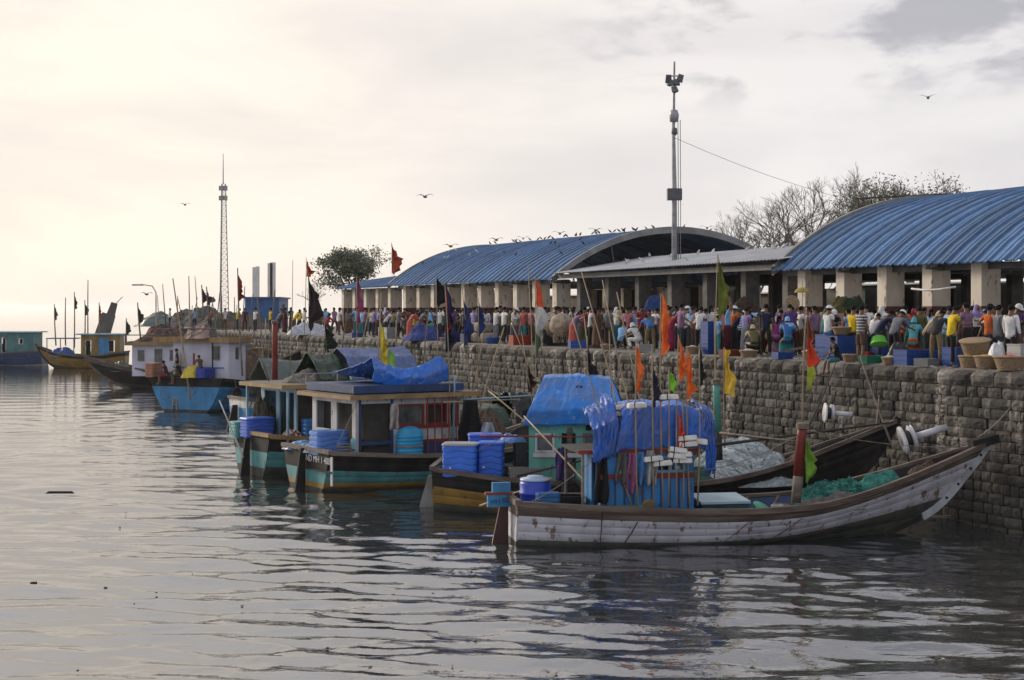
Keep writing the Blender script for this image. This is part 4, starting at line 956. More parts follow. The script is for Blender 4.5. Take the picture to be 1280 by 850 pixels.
mound(C_.at(.0, -.4, 1.95), .62, .5, .62, mat('yellow_cloth', (.62, .48, .05), (.45, .33, .04), scale=4, rough=.8), 'yellow bundle on the sky-blue stern', 'bundle', 'cloth_bundle', seed=3)
tub(C_.at(-.15, 2.15, 1.95), (.9, .6, .8), 'a07058', 'pinkish brown box at the left corner of the sky-blue stern', C_.h, False, wave=False)
mound(C_.at(1.8, 0, 4.15), 1.1, 2.1, .6, mat('mixed_gear', (.30, .20, .17), (.07, .06, .06), (.5, .46, .45), scale=1.6, rough=.9, lo=.45, hi=.52, bump=.8), 'pile of nets and rolled gear on the roof of the lavender cabin', 'fishing gear', 'gear_heap', seed=21, rough=.4)
# ---- G: dark boat, bow to the left
G = Boat('dark brown boat with white cabin, its raised bow pointing left', 'fishing boat', (-17.5, 113.5), 187, 14, 4.4,
    [(0, 1.7), (.3, 1.2), (.6, 1.25), (.8, 1.6), (1, 2.3)], [(0, .3, H_moss), (.3, .8, H_black), (.8, 1., M_rail)], keel=-.5, n=20, deck_z=.95)
def cabinG():
    x0, x1, y0, y1, z0, z1 = 6.0, 10.4, -1.5, 1.5, .95, 3.3
    cab = MB(); wn = [(.3, .9, 2.0, 2.9), (1.5, 2.2, 1.1, 3.0), (2.6, 3.2, 2.0, 2.9), (3.6, 4.2, 1.1, 3.0)]
    wall_panel(cab, (x1, y1), (x0, y1), z0, z1, .08, wn); wall_panel(cab, (x0, y0), (x1, y0), z0, z1, .08, []); wall_panel(cab, (x0, y1), (x0, y0), z0, z1, .08, []); wall_panel(cab, (x1, y0), (x1, y1), z0, z1, .08, [])
    c = cab.build('cabin', H_lav, G.root)
    for w in wn: window(c, (x1, y1), (x0, y1), w, H_wh)
    roofslab(G, x0-1.2, x1+.5, 1.9, 3.3, .1, M_oldwood, .25, H_ochre)
    mb = MB()
    for x in (5.0, 6.6, 8.2, 9.8, 10.9): mb.tube([(x, 1.8, 3.4), (x, 1.8, 4.0)], .04, 6)
    mb.tube([(4.9, 1.8, 3.95), (11, 1.8, 3.95)], .04, 6).build('roof_railing', M_rail, G.root)
cabinG()
mound(G.at(8.1, .3, 3.42), 2.4, 1.3, .8, mat('rusty_gear', (.16, .07, .05), (.05, .04, .04), (.3, .25, .22), scale=2, rough=.9, lo=.45, hi=.52, bump=.8), 'rust-coloured nets and hoops piled on the white cabin roof of the dark boat', 'fishing gear', 'gear_heap', seed=23, rough=.5)
mound(G.at(11.4, 0, 1.25), .8, .8, .7, T_grey, 'grey sheet over gear on the foredeck of the dark boat', 'gear', 'gear_heap', seed=25)
# ---- H, I: far boats at the left
H_ = Boat('distant boat with ochre bow and yellow and blue cabin, near the left edge', 'fishing boat', (-38.4, 151.5), 184, 8.8, 3.2,
    [(0, 1.6), (.3, 1.3), (.6, 1.3), (.85, 1.6), (1, 2.3)], [(0, .3, H_moss), (.3, .8, H_yellow), (.8, 1., H_black)], keel=-.5, n=16)
def box_cabin(bt, x0, x1, y, z0, z1, m, wins, roofm, wm=M_glass, fm=H_wh, nm='cabin', yy=1):
    cab = MB(); wall_panel(cab, (x1, y), (x0, y), z0, z1, .08, wins); wall_panel(cab, (x0, -y), (x1, -y), z0, z1, .08, wins); wall_panel(cab, (x0, y), (x0, -y), z0, z1, .08, []); wall_panel(cab, (x1, -y), (x1, y), z0, z1, .08, [])
    c = cab.build(nm, m, bt.root)
    for w in wins: window(c, (x1, y), (x0, y), w, fm, pane=False)
    MB().bb((x0-.5, -y-.3, z1), (x1+.5, y+.3, z1+.12)).build('cabin_roof', roofm, c)
    return c
c = box_cabin(H_, .5, 4.2, 1.2, 1.0, 3.3, paint('ochre_cabin_paint', '8c7238'), [(.4, 1.0, 1.2, 2.8), (2.6, 3.3, 1.6, 2.8)], H_cy)
MB().bb((1.5, 1.26, 1.2), (2.5, 1.3, 3.0)).build('blue_door', H_blue, c)
mb = MB(); mb.bb((4.8, -1.3, 2.9), (7.6, 1.3, 3.0)).build('awning', T_slate, H_.root)
for x in (4.9, 6.2, 7.5): MB().bb((x, 1.1, 1.2), (x+.08, 1.18, 2.9)).build('awning_post', M_oldwood, H_.root)
mound(H_.at(6.2, .1, 1.15), 1.3, .9, .9, T_navy, 'navy tarpaulin heap on the foredeck of the distant ochre boat', 'tarpaulin', 'tarpaulin', seed=31)
I_ = Boat('distant teal-cabined boat with blue hull, cut by the left edge', 'fishing boat', (-49.0, 159.5), 178, 10, 3.6,
    [(0, 1.5), (.5, 1.3), (1, 2.0)], [(0, .3, M_conc), (.3, 1, H_dblue)], keel=-.5, n=14)
box_cabin(I_, .8, 6.5, 1.4, 1.1, 3.4, paint('dull_teal_cabin_paint', '3f7878'), [(.8, 1.3, 2.2, 2.8), (2.4, 2.9, 1.3, 2.9), (4.2, 4.7, 2.2, 2.8)], H_cy)
# tall leaning grey prow-like slab with narrower top
t = thing('leaning_slab', 'tall grey slab-like structure leaning right, with a narrower top piece, behind the ochre boat', 'structure', P(126, 425, 160), 0)
t.rotation_euler = (0, R(17), R(10)); mg = mat('grey_weathered_board', (.13, .115, .11), (.09, .08, .078), (.3, .28, .27), scale=1, rough=.9, spot=.68)
MB().box((0, 0, 1.0), (1.6, .9, 3.7), None, 0, .86).build('lower_slab', mg, t); MB().box((.2, 0, 3.45), (.85, .7, 1.4), None, 0, .75).build('upper_slab', mg, t); MB().tube([(.35, 0, 4.1), (.8, 0, 5.0)], .04, 5).build('antenna', M_dark, t)
# ------------------------------------------------------------------ people
def fk(pose):
    lean, twist = R(pose.get('lean', 3)), 0
    J = {}
    z0 = pose.get('hip', .90); J['pel'] = Vector((0, 0, z0))
    tv = Vector((0, math.sin(lean), math.cos(lean)))
    bend = R(pose.get('curl', 0)); tv2 = Vector((0, math.sin(lean+bend), math.cos(lean+bend)))
    J['waist'] = J['pel']+tv*.17; J['chest'] = J['waist']+tv2*.24; J['neck'] = J['chest']+tv2*.13
    nl = lean+bend-R(pose.get('look', 0)); nv = Vector((0, math.sin(nl), math.cos(nl)))
    J['head0'] = J['neck']+nv*.075; J['head1'] = J['neck']+nv*.155+Vector((0, math.cos(nl), -math.sin(nl)))*.02; J['head2'] = J['neck']+nv*.245
    J['nose'] = J['head1']+Vector((0, math.cos(nl), -math.sin(nl)))*.105
    for sd, nm in ((-1, 'L'), (1, 'R')):
        sp, sa, eb = pose['arm'+nm]; hp, ha, kb = pose['leg'+nm]
        J['sh'+nm] = J['chest']+tv2*.09+Vector((sd*.175, 0, 0))
        def dirn(p, a): p, a = R(p), R(a); return Vector((sd*math.sin(a), math.sin(p)*math.cos(a), -math.cos(p)*math.cos(a)))
        J['el'+nm] = J['sh'+nm]+dirn(sp, sa)*.28; fd = dirn(sp+eb, sa*.3-pose.get('in', 8)*.8*(eb > 20)); J['wr'+nm] = J['el'+nm]+fd*.245; J['pa'+nm] = J['wr'+nm]+fd*.075
        J['fd'+nm] = fd
        J['hp'+nm] = J['pel']+Vector((sd*.095, 0, -.03)); J['kn'+nm] = J['hp'+nm]+dirn(hp, ha)*.42; J['an'+nm] = J['kn'+nm]+dirn(hp-kb, ha*.4)*.42
        J['to'+nm] = J['an'+nm]+Vector((sd*.03, .17, -.045)); J['he'+nm] = J['an'+nm]+Vector((0, -.04, -.04))
    lo = min(J['anL'].z, J['anR'].z)-.075 if pose.get('ground', 1) else 0
    for k in J:
        if not k.startswith('fd'): J[k] = J[k]-Vector((0, 0, lo))
    return J
def skin_mesh(name, chains, mats, sub=1):
    """chains: list of [(point, rx, ry)...]; first point of a chain may be an index key to join"""
    V = []; E_ = []; Rr = []; keys = {}
    for ch in chains:
        prev = None
        for (k, p, r) in ch:
            if k in keys: i = keys[k]
            else: i = len(V); V.append(tuple(p)); Rr.append(r if isinstance(r, tuple) else (r, r)); keys[k] = i
            if prev is not None and prev != i: E_.append((prev, i))
            prev = i
    me = bpy.data.meshes.new('tmp'); me.from_pydata(V, E_, []); o = bpy.data.objects.new('tmp', me); COL.objects.link(o)
    md = o.modifiers.new('skin', 'SKIN'); md.use_smooth_shade = True; md.branch_smoothing = .4
    if not me.skin_vertices: me.attributes.new
    sv = me.skin_vertices[0].data
    for i, r in enumerate(Rr): sv[i].radius = r; sv[i].use_root = (i == 0)
    if sub: s = o.modifiers.new('sub', 'SUBSURF'); s.levels = sub; s.render_levels = sub
    dg = bpy.context.evaluated_depsgraph_get(); out = bpy.data.meshes.new_from_object(o.evaluated_get(dg)); out.name = name
    out.materials.clear()
    for m in (mats if isinstance(mats, list) else [mats]): out.materials.append(m)
    bpy.data.objects.remove(o); return out
def body_mesh(J):
    c = []
    mid = lambda a, b, t: J[a]+(J[b]-J[a])*t
    c.append([('pel', J['pel'], (.145, .105)), ('waist', J['waist'], (.125, .095)), ('chest', J['chest'], (.15, .105)), ('neck', J['neck'], .062), ('h0', J['head0'], .078), ('h1', J['head1'], (.102, .118)), ('h2', J['head2'], (.072, .085))])
    c.append([('h1', J['head1'], .08), ('nose', J['nose'], .018)])
    for s in 'LR':
        c.append([('chest', J['chest'], .1), ('sh'+s, J['sh'+s], .058), ('ua'+s, mid('sh'+s, 'el'+s, .5), .048), ('el'+s, J['el'+s], .038), ('fa'+s, mid('el'+s, 'wr'+s, .4), .038), ('wr'+s, J['wr'+s], .025), ('pa'+s, J['pa'+s], (.036, .018))])
        fd = J['fd'+s]; side = fd.cross(Vector((1, 0, 0))); side = side.normalized() if side.length > .1 else Vector((0, 1, 0))
        for i in range(4): c.append([('pa'+s, J['pa'+s], .03), ('fi%s%d' % (s, i), J['pa'+s]+fd*(.085-.008*abs(i-1.4))+side*(i-1.5)*.021, .009)])
        c.append([('wr'+s, J['wr'+s], .026), ('th'+s, J['wr'+s]+fd*.06+side*.05, .010)])
        c.append([('pel', J['pel'], .1), ('hp'+s, J['hp'+s], .088), ('tm'+s, mid('hp'+s, 'kn'+s, .5), .076), ('kn'+s, J['kn'+s], .056), ('ca'+s, mid('kn'+s, 'an'+s, .35), .056), ('an'+s, J['an'+s], .036), ('to'+s, J['to'+s], (.045, .022))])
        c.append([('an'+s, J['an'+s], .036), ('he'+s, J['he'+s], .03)])
    return skin_mesh('person', c, M_skin)
def shirt_mesh(J, sleeve=.62, long=False, hem=0.):
    mid = lambda a, b, t: J[a]+(J[b]-J[a])*t
    dn = (J['pel']-J['waist']).normalized()
    c = [[('pel', J['pel']+dn*(.12+hem), (.172, .136)), ('waist', J['waist'], (.148, .118)), ('chest', J['chest'], (.178, .128)), ('sb', J['chest']+(J['neck']-J['chest'])*.7, (.14, .095)), ('nk', J['neck']+(J['neck']-J['chest'])*.12, (.075, .072))]]
    for s in 'LR':
        a = [('chest', J['chest'], .1), ('sh'+s, J['sh'+s], .076)]
        a += [('ua'+s, mid('sh'+s, 'el'+s, sleeve), .068)] if not long else [('el'+s, J['el'+s], .056), ('fa'+s, mid('el'+s, 'wr'+s, .9), .042)]
        c.append(a)
    return skin_mesh('shirt', c, M_cloth)
def trouser_mesh(J, short=False):
    mid = lambda a, b, t: J[a]+(J[b]-J[a])*t
    c = [[('w', J['pel']+(J['waist']-J['pel'])*.6, (.145, .112)), ('pel', J['pel'], (.152, .122))]]
    for s in 'LR':
        a = [('pel', J['pel'], .1), ('hp'+s, J['hp'+s], .105), ('tm'+s, mid('hp'+s, 'kn'+s, .55), .09)]
        a += [('kn'+s, J['kn'+s], .078)] if short else [('kn'+s, J['kn'+s], .07), ('ca'+s, mid('kn'+s, 'an'+s, .5), .066), ('an'+s, mid('kn'+s, 'an'+s, .92), .062)]
        c.append(a)
    return skin_mesh('trousers', c, M_cloth)
def skirt_mesh(J):
    bot = (J['anL']+J['anR'])/2; bot.z -= .0; kn = (J['knL']+J['knR'])/2; w = abs(J['knR'].x-J['knL'].x)/2
    st = [(J['pel']+(J['waist']-J['pel'])*.6, .14, .11), (J['pel'], .165, .135), (kn*.45+J['pel']*.55, .19, .15), (kn, .20+w*.3, .16), (bot*.6+kn*.4, .21+w*.2, .165), (bot, .23+w*.2, .18)]
    mb = MB(); rings = []
    for i, (p, rx, ry) in enumerate(st):
        rings.append([p+Vector((rx*(1+.06*math.sin(5*a+i)*min(1, i/3))*math.cos(a), ry*(1+.09*math.sin(7*a)*min(1, i/3))*math.sin(a), 0)) for a in [2*math.pi*k/24 for k in range(24)]])
    return mb.loft(rings, True, True).mesh('skirt', M_cloth, True)
def shawl_mesh(J):                                          # sari end / shawl over head and shoulders
    c = [[('a', J['waist'], (.15, .12)), ('b', J['chest'], (.175, .13)), ('c', J['neck'], (.095, .095)), ('d', J['head0']-Vector((0, .02, 0)), .098), ('e', J['head1']-Vector((0, .03, -.01)), (.10, .105)), ('f', J['head2']-Vector((0, .03, -.015)), .07)]]
    for s in 'LR': c.append([('b', J['chest'], .1), ('s'+s, J['sh'+s], .085), ('u'+s, J['sh'+s]+(J['el'+s]-J['sh'+s])*.7, .075)])
    return skin_mesh('shawl', c, M_cloth)
def hair_mesh(J, long=False):
    up = (J['head2']-J['head0']).normalized(); fw = (J['nose']-J['head1']).normalized(); sdv = up.cross(fw)
    mb = MB(); c = J['head1']+up*.012-fw*.012
    def fn(u, v):
        a = 2*math.pi*u; ph = math.pi*.5*v*1.25
        r = Vector((math.sin(ph)*math.cos(a), math.sin(ph)*math.sin(a), math.cos(ph)))
        cut = .30*max(0, math.sin(a))*(v > .75)
        return c+sdv*r.x*.088+fw*(r.y*.106-(.03 if math.sin(a) > 0 and v > .7 else 0))+up*(r.z*.112+cut*.12)
    mb.grid(fn, 16, 7)
    if long:
        p = J['head0']-fw*.09; mb.tube([p+up*.03, p-up*.05, p-up*.16-fw*.02], [.045, .04, .02], 8)
    return mb.mesh('hair', M_hair, True)
def cap_mesh(J):
    up = (J['head2']-J['head0']).normalized(); fw = (J['nose']-J['head1']).normalized(); sdv = up.cross(fw); c = J['head1']+up*.03
    mb = MB().grid(lambda u, v: c+sdv*math.sin(1.57*v)*math.cos(6.283*u)*.105+fw*(math.sin(1.57*v)*math.sin(6.283*u)*.12)+up*math.cos(1.57*v)*.11, 16, 6)
    mb.add([c+fw*.10+sdv*.07, c+fw*.19+sdv*.05, c+fw*.19-sdv*.05, c+fw*.10-sdv*.07, c+fw*.10+sdv*.07+up*.02, c+fw*.19+sdv*.05+up*.01, c+fw*.19-sdv*.05+up*.01, c+fw*.10-sdv*.07+up*.02], [(0, 1, 2, 3), (7, 6, 5, 4), (0, 4, 5, 1), (1, 5, 6, 2), (2, 6, 7, 3)])
    return mb.mesh('cap', M_cloth, True)
POSES = {
 'stand': dict(armL=(6, 8, 12), armR=(2, 8, 18), legL=(2, 4, 2), legR=(-3, 5, 2)),
 'hips': dict(armL=(-18, 42, 75), armR=(-14, 40, 70), legL=(3, 6, 3), legR=(-4, 7, 3)),
 'hands': dict(lean=8, look=-18, armL=(28, 6, 70), armR=(22, 8, 78), legL=(5, 5, 6), legR=(-3, 5, 2)),
 'walk': dict(lean=5, armL=(24, 6, 25), armR=(-22, 6, 18), legL=(-16, 3, 14), legR=(20, 3, 6)),
 'bent': dict(lean=48, curl=18, look=25, hip=.88, armL=(38, 6, 20), armR=(30, 8, 35), legL=(12, 6, 16), legR=(2, 6, 8)),
 'stoop': dict(lean=26, curl=14, look=4, hip=.88, armL=(34, 8, 40), armR=(26, 8, 50), legL=(6, 6, 10), legR=(-2, 6, 4)),
 'squat': dict(lean=24, curl=18, look=22, hip=.40, armL=(40, 12, 30), armR=(48, 10, 25), legL=(96, 16, 128), legR=(92, 16, 124)),
 'sit': dict(lean=14, curl=12, look=12, hip=.40, armL=(34, 10, 45), armR=(30, 12, 50), legL=(74, 16, 100), legR=(66, 12, 92)),
 'edge': dict(lean=10, curl=8, look=4, hip=.12, ground=0, armL=(26, 12, 50), armR=(10, 14, 20), legL=(84, 10, 82), legR=(78, 10, 70)),
 'carry': dict(lean=0, armL=(150, 22, 42), armR=(150, 22, 42), legL=(6, 4, 4), legR=(-8, 4, 6)),
 'reach': dict(lean=10, look=-6, armL=(62, 10, 25), armR=(10, 8, 20), legL=(8, 5, 6), legR=(-8, 5, 4)),
}
PM = {}
def pmesh(pose, part):
    k = (pose, part)
    if k not in PM:
        J = fk(POSES[pose]); PM[(pose, 'J')] = J
        PM[k] = {'body': lambda: body_mesh(J), 'shirt': lambda: shirt_mesh(J), 'longshirt': lambda: shirt_mesh(J, long=True, hem=.03), 'trousers': lambda: trouser_mesh(J), 'shorts': lambda: trouser_mesh(J, True), 'skirt': lambda: skirt_mesh(J), 'shawl': lambda: shawl_mesh(J), 'hair': lambda: hair_mesh(J), 'bun': lambda: hair_mesh(J, True), 'cap': lambda: cap_mesh(J)}[part]()
    return PM[k]
M_stripe = mat('striped_cloth', (.5, .5, .5), rough=.95)
def _stripe():
    t = M_stripe.node_tree; b = t.nodes['Principled BSDF']; tc = nd(t, 'ShaderNodeTexCoord'); s = nd(t, 'ShaderNodeSeparateXYZ'); t.links.new(tc.outputs['Object'], s.inputs[0])
    f = math_n(t, 'GREATER_THAN', math_n(t, 'FRACT', math_n(t, 'MULTIPLY', s.outputs[2], 11.)), .5); oi = nd(t, 'ShaderNodeObjectInfo')
    for l in list(b.inputs['Base Color'].links): t.links.remove(l)
    t.links.new(mixc(t, f, oi.outputs['Color'], (.45, .44, .44)), b.inputs['Base Color'])
_stripe()
CN = {'white': 'dedcd8', 'grey': '6f7478', 'yellow': 'dcbc20', 'red': 'a83228', 'pink': 'b87a80', 'navy': '1c2440', 'blue': '3468a8', 'sky blue': '84b4dc', 'maroon': '501a20', 'purple': '5a3a78', 'green': '3c6a3c', 'brown': '5a4232', 'orange': 'c0602a', 'crimson': '902040', 'teal': '2a7478', 'mauve': '8a6a88', 'black': '161616', 'cream': 'b8a888', 'coral': 'b85a50', 'olive': '5c5c34', 'magenta': '8c2a72', 'charcoal': '303236', 'dark brown': '2c221c', 'lilac': '9488b8', 'aqua': '5aa8b0', 'khaki': '80704e'}
USED = set()
def person(p, yaw, pose, top, low, label, kind='m', head='hair', cap=None, scale=1., stripe=False, group=None, shawl=None, skin=None):
    """yaw 0 faces inland (seen from behind by the camera side)"""
    base = -math.pi/2+math.atan2(N.y, N.x); assert label not in USED, label; USED.add(label)
    t = thing('person', label, 'person', p, base+R(yaw), group); t.scale = (scale,)*3
    ob('body', pmesh(pose, 'body'), t)
    o = ob('shirt', pmesh(pose, 'longshirt' if kind in 'LW' else 'shirt'), t, None, col(CN[top]))
    if stripe: o.data = o.data.copy(); o.data.materials[0] = M_stripe
    lowpart = {'m': 'trousers', 'L': 'trousers', 's': 'shorts', 'k': 'skirt', 'w': 'skirt', 'W': 'skirt'}[kind]
    ob(lowpart, pmesh(pose, lowpart), t, None, col(CN[low]))
    if shawl: ob('shawl', pmesh(pose, 'shawl'), t, None, col(CN[shawl]))
    else:
        ob('hair', pmesh(pose, 'bun' if kind in 'wW' else 'hair'), t)
        if cap: ob('cap', pmesh(pose, 'cap'), t, None, col(CN[cap]))
    return t
# (px, metres behind the quay edge, yaw, pose, top, lower, kind, extras, label)
PPL = [
 (1263, .9, 15, 'stand', 'white', 'black', 'L', {}, 'man in long white shirt and black trousers at the right edge, seen from behind'),
 (1247, 1.5, -10, 'stand', 'grey', 'charcoal', 'L', {}, 'man in long grey shirt standing just left of the white-shirted man, right edge'),
 (1236, 2.6, 0, 'hips', 'orange', 'navy', 'm', {}, 'person with bright orange shoulders above the stacked cane baskets'),
 (1189, .9, -8, 'hands', 'yellow', 'black', 'm', {}, 'man in bright yellow tee and dark trousers, seen from behind'),
 (1170, 1.0, 25, 'stoop', 'charcoal', 'khaki', 'm', {}, 'man in charcoal shirt stooping just left of the yellow tee'),
 (1158, 1.9, -30, 'stoop', 'cream', 'dark brown', 'L', dict(shawl='cream'), 'figure wrapped in cream cloth between the charcoal shirt and the aqua shawl'),
 (1141, 2.2, 40, 'sit', 'aqua', 'orange', 'W', dict(shawl='aqua'), 'woman under a slanting aqua shawl with orange cloth on her lap'),
 (1130, 2.9, 10, 'stand', 'orange', 'brown', 'm', {}, 'man in light orange shirt behind the white cap'),
 (1117, .95, 12, 'stoop', 'grey', 'black', 'm', dict(cap='white'), 'man in pale grey tee and white cap stooping over dark sacks'),
 (1098, 1.7, -15, 'stoop', 'navy', 'charcoal', 'm', {}, 'man in navy shirt standing behind the lime green basket'),
 (1076, .8, 4, 'stand', 'charcoal', 'brown', 's', dict(stripe=True), 'man in black and white striped tee and brown shorts'),
 (1066, 1.7, 10, 'stand', 'yellow', 'dark brown', 'm', {}, 'man in yellow shirt half hidden behind the striped tee'),
 (1035, 1.5, 6, 'stand', 'white', 'blue', 'm', dict(cap='white'), 'man in white shirt and white cap above the tall blue crates'),
 (1047, -.12, 165, 'edge', 'black', 'teal', 's', dict(scale=.85), 'dark-shirted boy sitting on the coping with legs over the wall'),
 (1019, 3.2, 100, 'stand', 'mauve', 'brown', 'm', {}, 'man in mauve shirt left of the white-capped man'),
 (985, 1.9, 60, 'sit', 'blue', 'teal', 'W', dict(shawl='sky blue'), 'woman in blue patterned shawl seated behind the slanting plank'),
 (970, 2.1, 30, 'sit', 'magenta', 'mauve', 'W', {}, 'woman in magenta blouse sitting beside the cream shirt'),
 (961, 2.4, 20, 'sit', 'cream', 'cream', 'w', {}, 'seated figure in cream left of the magenta blouse'),
 (944, 1.0, 70, 'squat', 'olive', 'black', 'w', dict(shawl='cream'), 'person squatting at the quay edge with a cream scarf'),
 (927, 1.9, 20, 'stoop', 'blue', 'black', 'm', dict(stripe=True), 'person in blue and white striped shirt bending over'),
 (917, 3.0, 5, 'stand', 'orange', 'brown', 'm', dict(cap='white'), 'man in orange shirt with white cap behind the blue stripes'),
 (905, 2.3, 50, 'stand', 'pink', 'dark brown', 'm', {}, 'man in pink shirt right of the pale tee'),
 (897, 1.0, 5, 'stand', 'sky blue', 'teal', 'm', dict(scale=.82), 'boy in pale blue tee and jeans beside the tall blue crate stack'),
 (874, 1.7, 30, 'reach', 'white', 'charcoal', 'm', {}, 'man in white and pink shirt reaching, left of the tall blue crate stack'),
 (866, 2.3, -20, 'stand', 'pink', 'brown', 'm', {}, 'pink-shirted man behind the reaching white shirt'),
 (851, .9, -5, 'hips', 'mauve', 'charcoal', 'm', dict(scale=1.06), 'big man in dusky mauve shirt, hands on hips, behind the orange flags'),
 (858, 2.9, 0, 'stand', 'white', 'navy', 'm', dict(cap='white'), 'man with white cap just behind the big mauve-shirted man'),
 (837, 1.4, 0, 'stoop', 'crimson', 'crimson', 'W', {}, 'woman in crimson sari right of the tall orange flag'),
 (813, 1.1, 78, 'bent', 'blue', 'khaki', 'm', {}, 'man in blue shirt bending low with his back level, left of the tall orange flag'),
 (799, 1.3, 110, 'squat', 'white', 'white', 'm', dict(shawl='white'), 'person wrapped in white crouching beside the bending blue shirt'),
 (794, 2.2, 60, 'stand', 'sky blue', 'charcoal', 'm', {}, 'man in sky blue shirt standing behind the white crouching figure'),
 (784, 1.8, 30, 'stand', 'pink', 'black', 'm', {}, 'man in salmon pink shirt holding a coil, left of the sky blue shirt'),
 (776, 1.1, 40, 'squat', 'sky blue', 'navy', 'm', {}, 'squatting figure in light blue at the feet of the salmon shirt'),
 (770, 2.6, 30, 'stand', 'white', 'grey', 'L', dict(shawl='white'), 'figure with a white head cloth behind the salmon shirt'),
 (760, 1.6, 20, 'stand', 'grey', 'brown', 'm', {}, 'man in grey shirt between the white bamboo pole and the brown sari'),
 (746, 1.0, 15, 'stand', 'brown', 'brown', 'W', {}, 'woman in rust-brown sari standing at the edge'),
 (738, 1.1, -20, 'stand', 'white', 'black', 'm', {}, 'man in white vest left of the rust-brown sari'),
 (730, 1.9, 15, 'stand', 'red', 'olive', 'm', {}, 'man in red shirt left of the white vest'),
 (716, 1.2, 5, 'stoop', 'mauve', 'coral', 'W', {}, 'woman in mauve and coral stooping right of the cream bundles'),
 (680, 1.0, -10, 'hips', 'white', 'charcoal', 'm', {}, 'man in white shirt hands on hips left of the cream bundles'),
 (672, 1.4, 8, 'stand', 'white', 'navy', 'm', {}, 'second white shirt, slimmer, beside the tricolour flag'),
 (664, 2.1, 8, 'stand', 'pink', 'brown', 'm', {}, 'pale pink shirt behind the tricolour flag'),
 (654, 1.6, 18, 'stand', 'coral', 'teal', 'm', {}, 'man in coral striped shirt above the red crate'),
 (642, 1.4, -60, 'hands', 'white', 'grey', 'L', dict(cap='white'), 'man in white with a white cap facing left over the red crate'),
 (630, .8, 4, 'hips', 'white', 'black', 'm', {}, 'man in white shirt and black trousers standing left of the red crate'),
 (620, 1.0, 6, 'stand', 'white', 'grey', 'm', {}, 'man in white shirt and grey trousers above the blue basin'),
 (592, 1.2, 10, 'stand', 'lilac', 'navy', 'm', {}, 'man in lilac and navy left of the stone-coloured bales'),
 (578, 1.0, 0, 'walk', 'charcoal', 'black', 'm', {}, 'dark-clothed man walking right of the big navy and red flag'),
 (566, 1.4, 20, 'stand', 'purple', 'navy', 'm', {}, 'purple-shirted person just right of the big navy and red flag'),
 (549, 1.3, 30, 'reach', 'white', 'charcoal', 'm', {}, 'man in white and black left of the big navy flag'),
 (538, 1.9, 15, 'stand', 'white', 'brown', 'm', {}, 'man in white vest above the blue nets'),
 (524, 1.7, 0, 'stoop', 'grey', 'olive', 'm', dict(cap='grey'), 'man with grey cap stooping over the blue nets'),
 (512, .9, 5, 'stoop', 'coral', 'coral', 'W', {}, 'woman in coral red sari stooping at the edge'),
 (498, .8, 0, 'stand', 'grey', 'black', 'm', {}, 'man in grey shirt and black trousers left of the coral sari'),
 (491, 1.3, 35, 'stoop', 'khaki', 'charcoal', 'm', {}, 'khaki-backed man bending behind the grey shirt'),
 (482, 1.1, -25, 'stoop', 'white', 'charcoal', 'm', {}, 'man in pale shirt bending over white crates'),
 (467, .7, 0, 'stand', 'lilac', 'navy', 'm', {}, 'man in lilac shirt and navy trousers next to the yellow flag'),
 (456, .8, 10, 'stand', 'mauve', 'charcoal', 'm', {}, 'man in dull mauve shirt left of the lilac shirt'),
 (424, 1.2, 0, 'stand', 'white', 'brown', 'm', {}, 'man in white shirt under the leafy tree'),
 (408, 1.0, 20, 'sit', 'crimson', 'charcoal', 'W', {}, 'seated woman in crimson under the leafy tree'),
 (380, 1.0, 0, 'stand', 'white', 'brown', 'L', {}, 'man in long white shirt right of the two yellow shirts'),
 (374, 1.4, -20, 'stoop', 'yellow', 'charcoal', 'm', {}, 'yellow-shirted man bending, left of the long white shirt'),
 (368, 1.8, 10, 'stoop', 'yellow', 'brown', 'm', {}, 'further of the two yellow shirts near the leaning flag poles'),
 (356, .9, 0, 'stand', 'maroon', 'maroon', 'W', {}, 'woman in maroon at the far part of the wall'),
 (347, .8, 10, 'stoop', 'grey', 'navy', 'm', {}, 'man in grey and navy left of the maroon woman'),
 (338, 1.1, 0, 'stand', 'yellow', 'black', 'm', {}, 'yellow-sided man in front of the blue hut'),
 (319, .9, 20, 'stand', 'white', 'charcoal', 'm', {}, 'white-shirted man at the left end of the wall, before the blue hut'),
]
for (px, dd, yaw, pose, top, low, kind, ex, lab) in PPL:
    if 'group' not in ex: pass
    p = QP(px, dd)
    if pose == 'edge': p = p+Vector((0, 0, .02))
    person(p, yaw, pose, top, low, lab, kind, **ex)
# rest of the crowd, row behind row
LM = [(330, 'the blue hut'), (352, 'the leaning black flag'), (392, 'the leafy tree'), (430, 'the pink pennant'), (470, 'the yellow flag'), (505, 'the coral sari'), (545, 'the black pennant'), (562, 'the big navy flag'), (600, 'the pale bales'), (640, 'the red crate'), (668, 'the tricolour flag'), (700, 'the cream bundles'), (745, 'the brown sari'), (790, 'the salmon shirt'), (826, 'the tall orange flag'), (850, 'the big mauve shirt'), (888, 'the blue crate stack'), (898, 'the olive pennant'), (930, 'the blue stripes'), (960, 'the slanting plank'), (990, 'the round tray'), (1003, 'the yellow umbrella'), (1050, 'the striped tee'), (1098, 'lime basket'), (1130, 'the aqua shawl'), (1170, 'the yellow tee'), (1225, 'the cane baskets')]
ADJ = {'stand': 'standing', 'hips': 'hands on hips', 'hands': 'looking down', 'walk': 'walking', 'bent': 'bending', 'stoop': 'stooping', 'squat': 'squatting', 'sit': 'seated', 'carry': 'arms raised', 'reach': 'arm out'}
rr = random.Random(77)
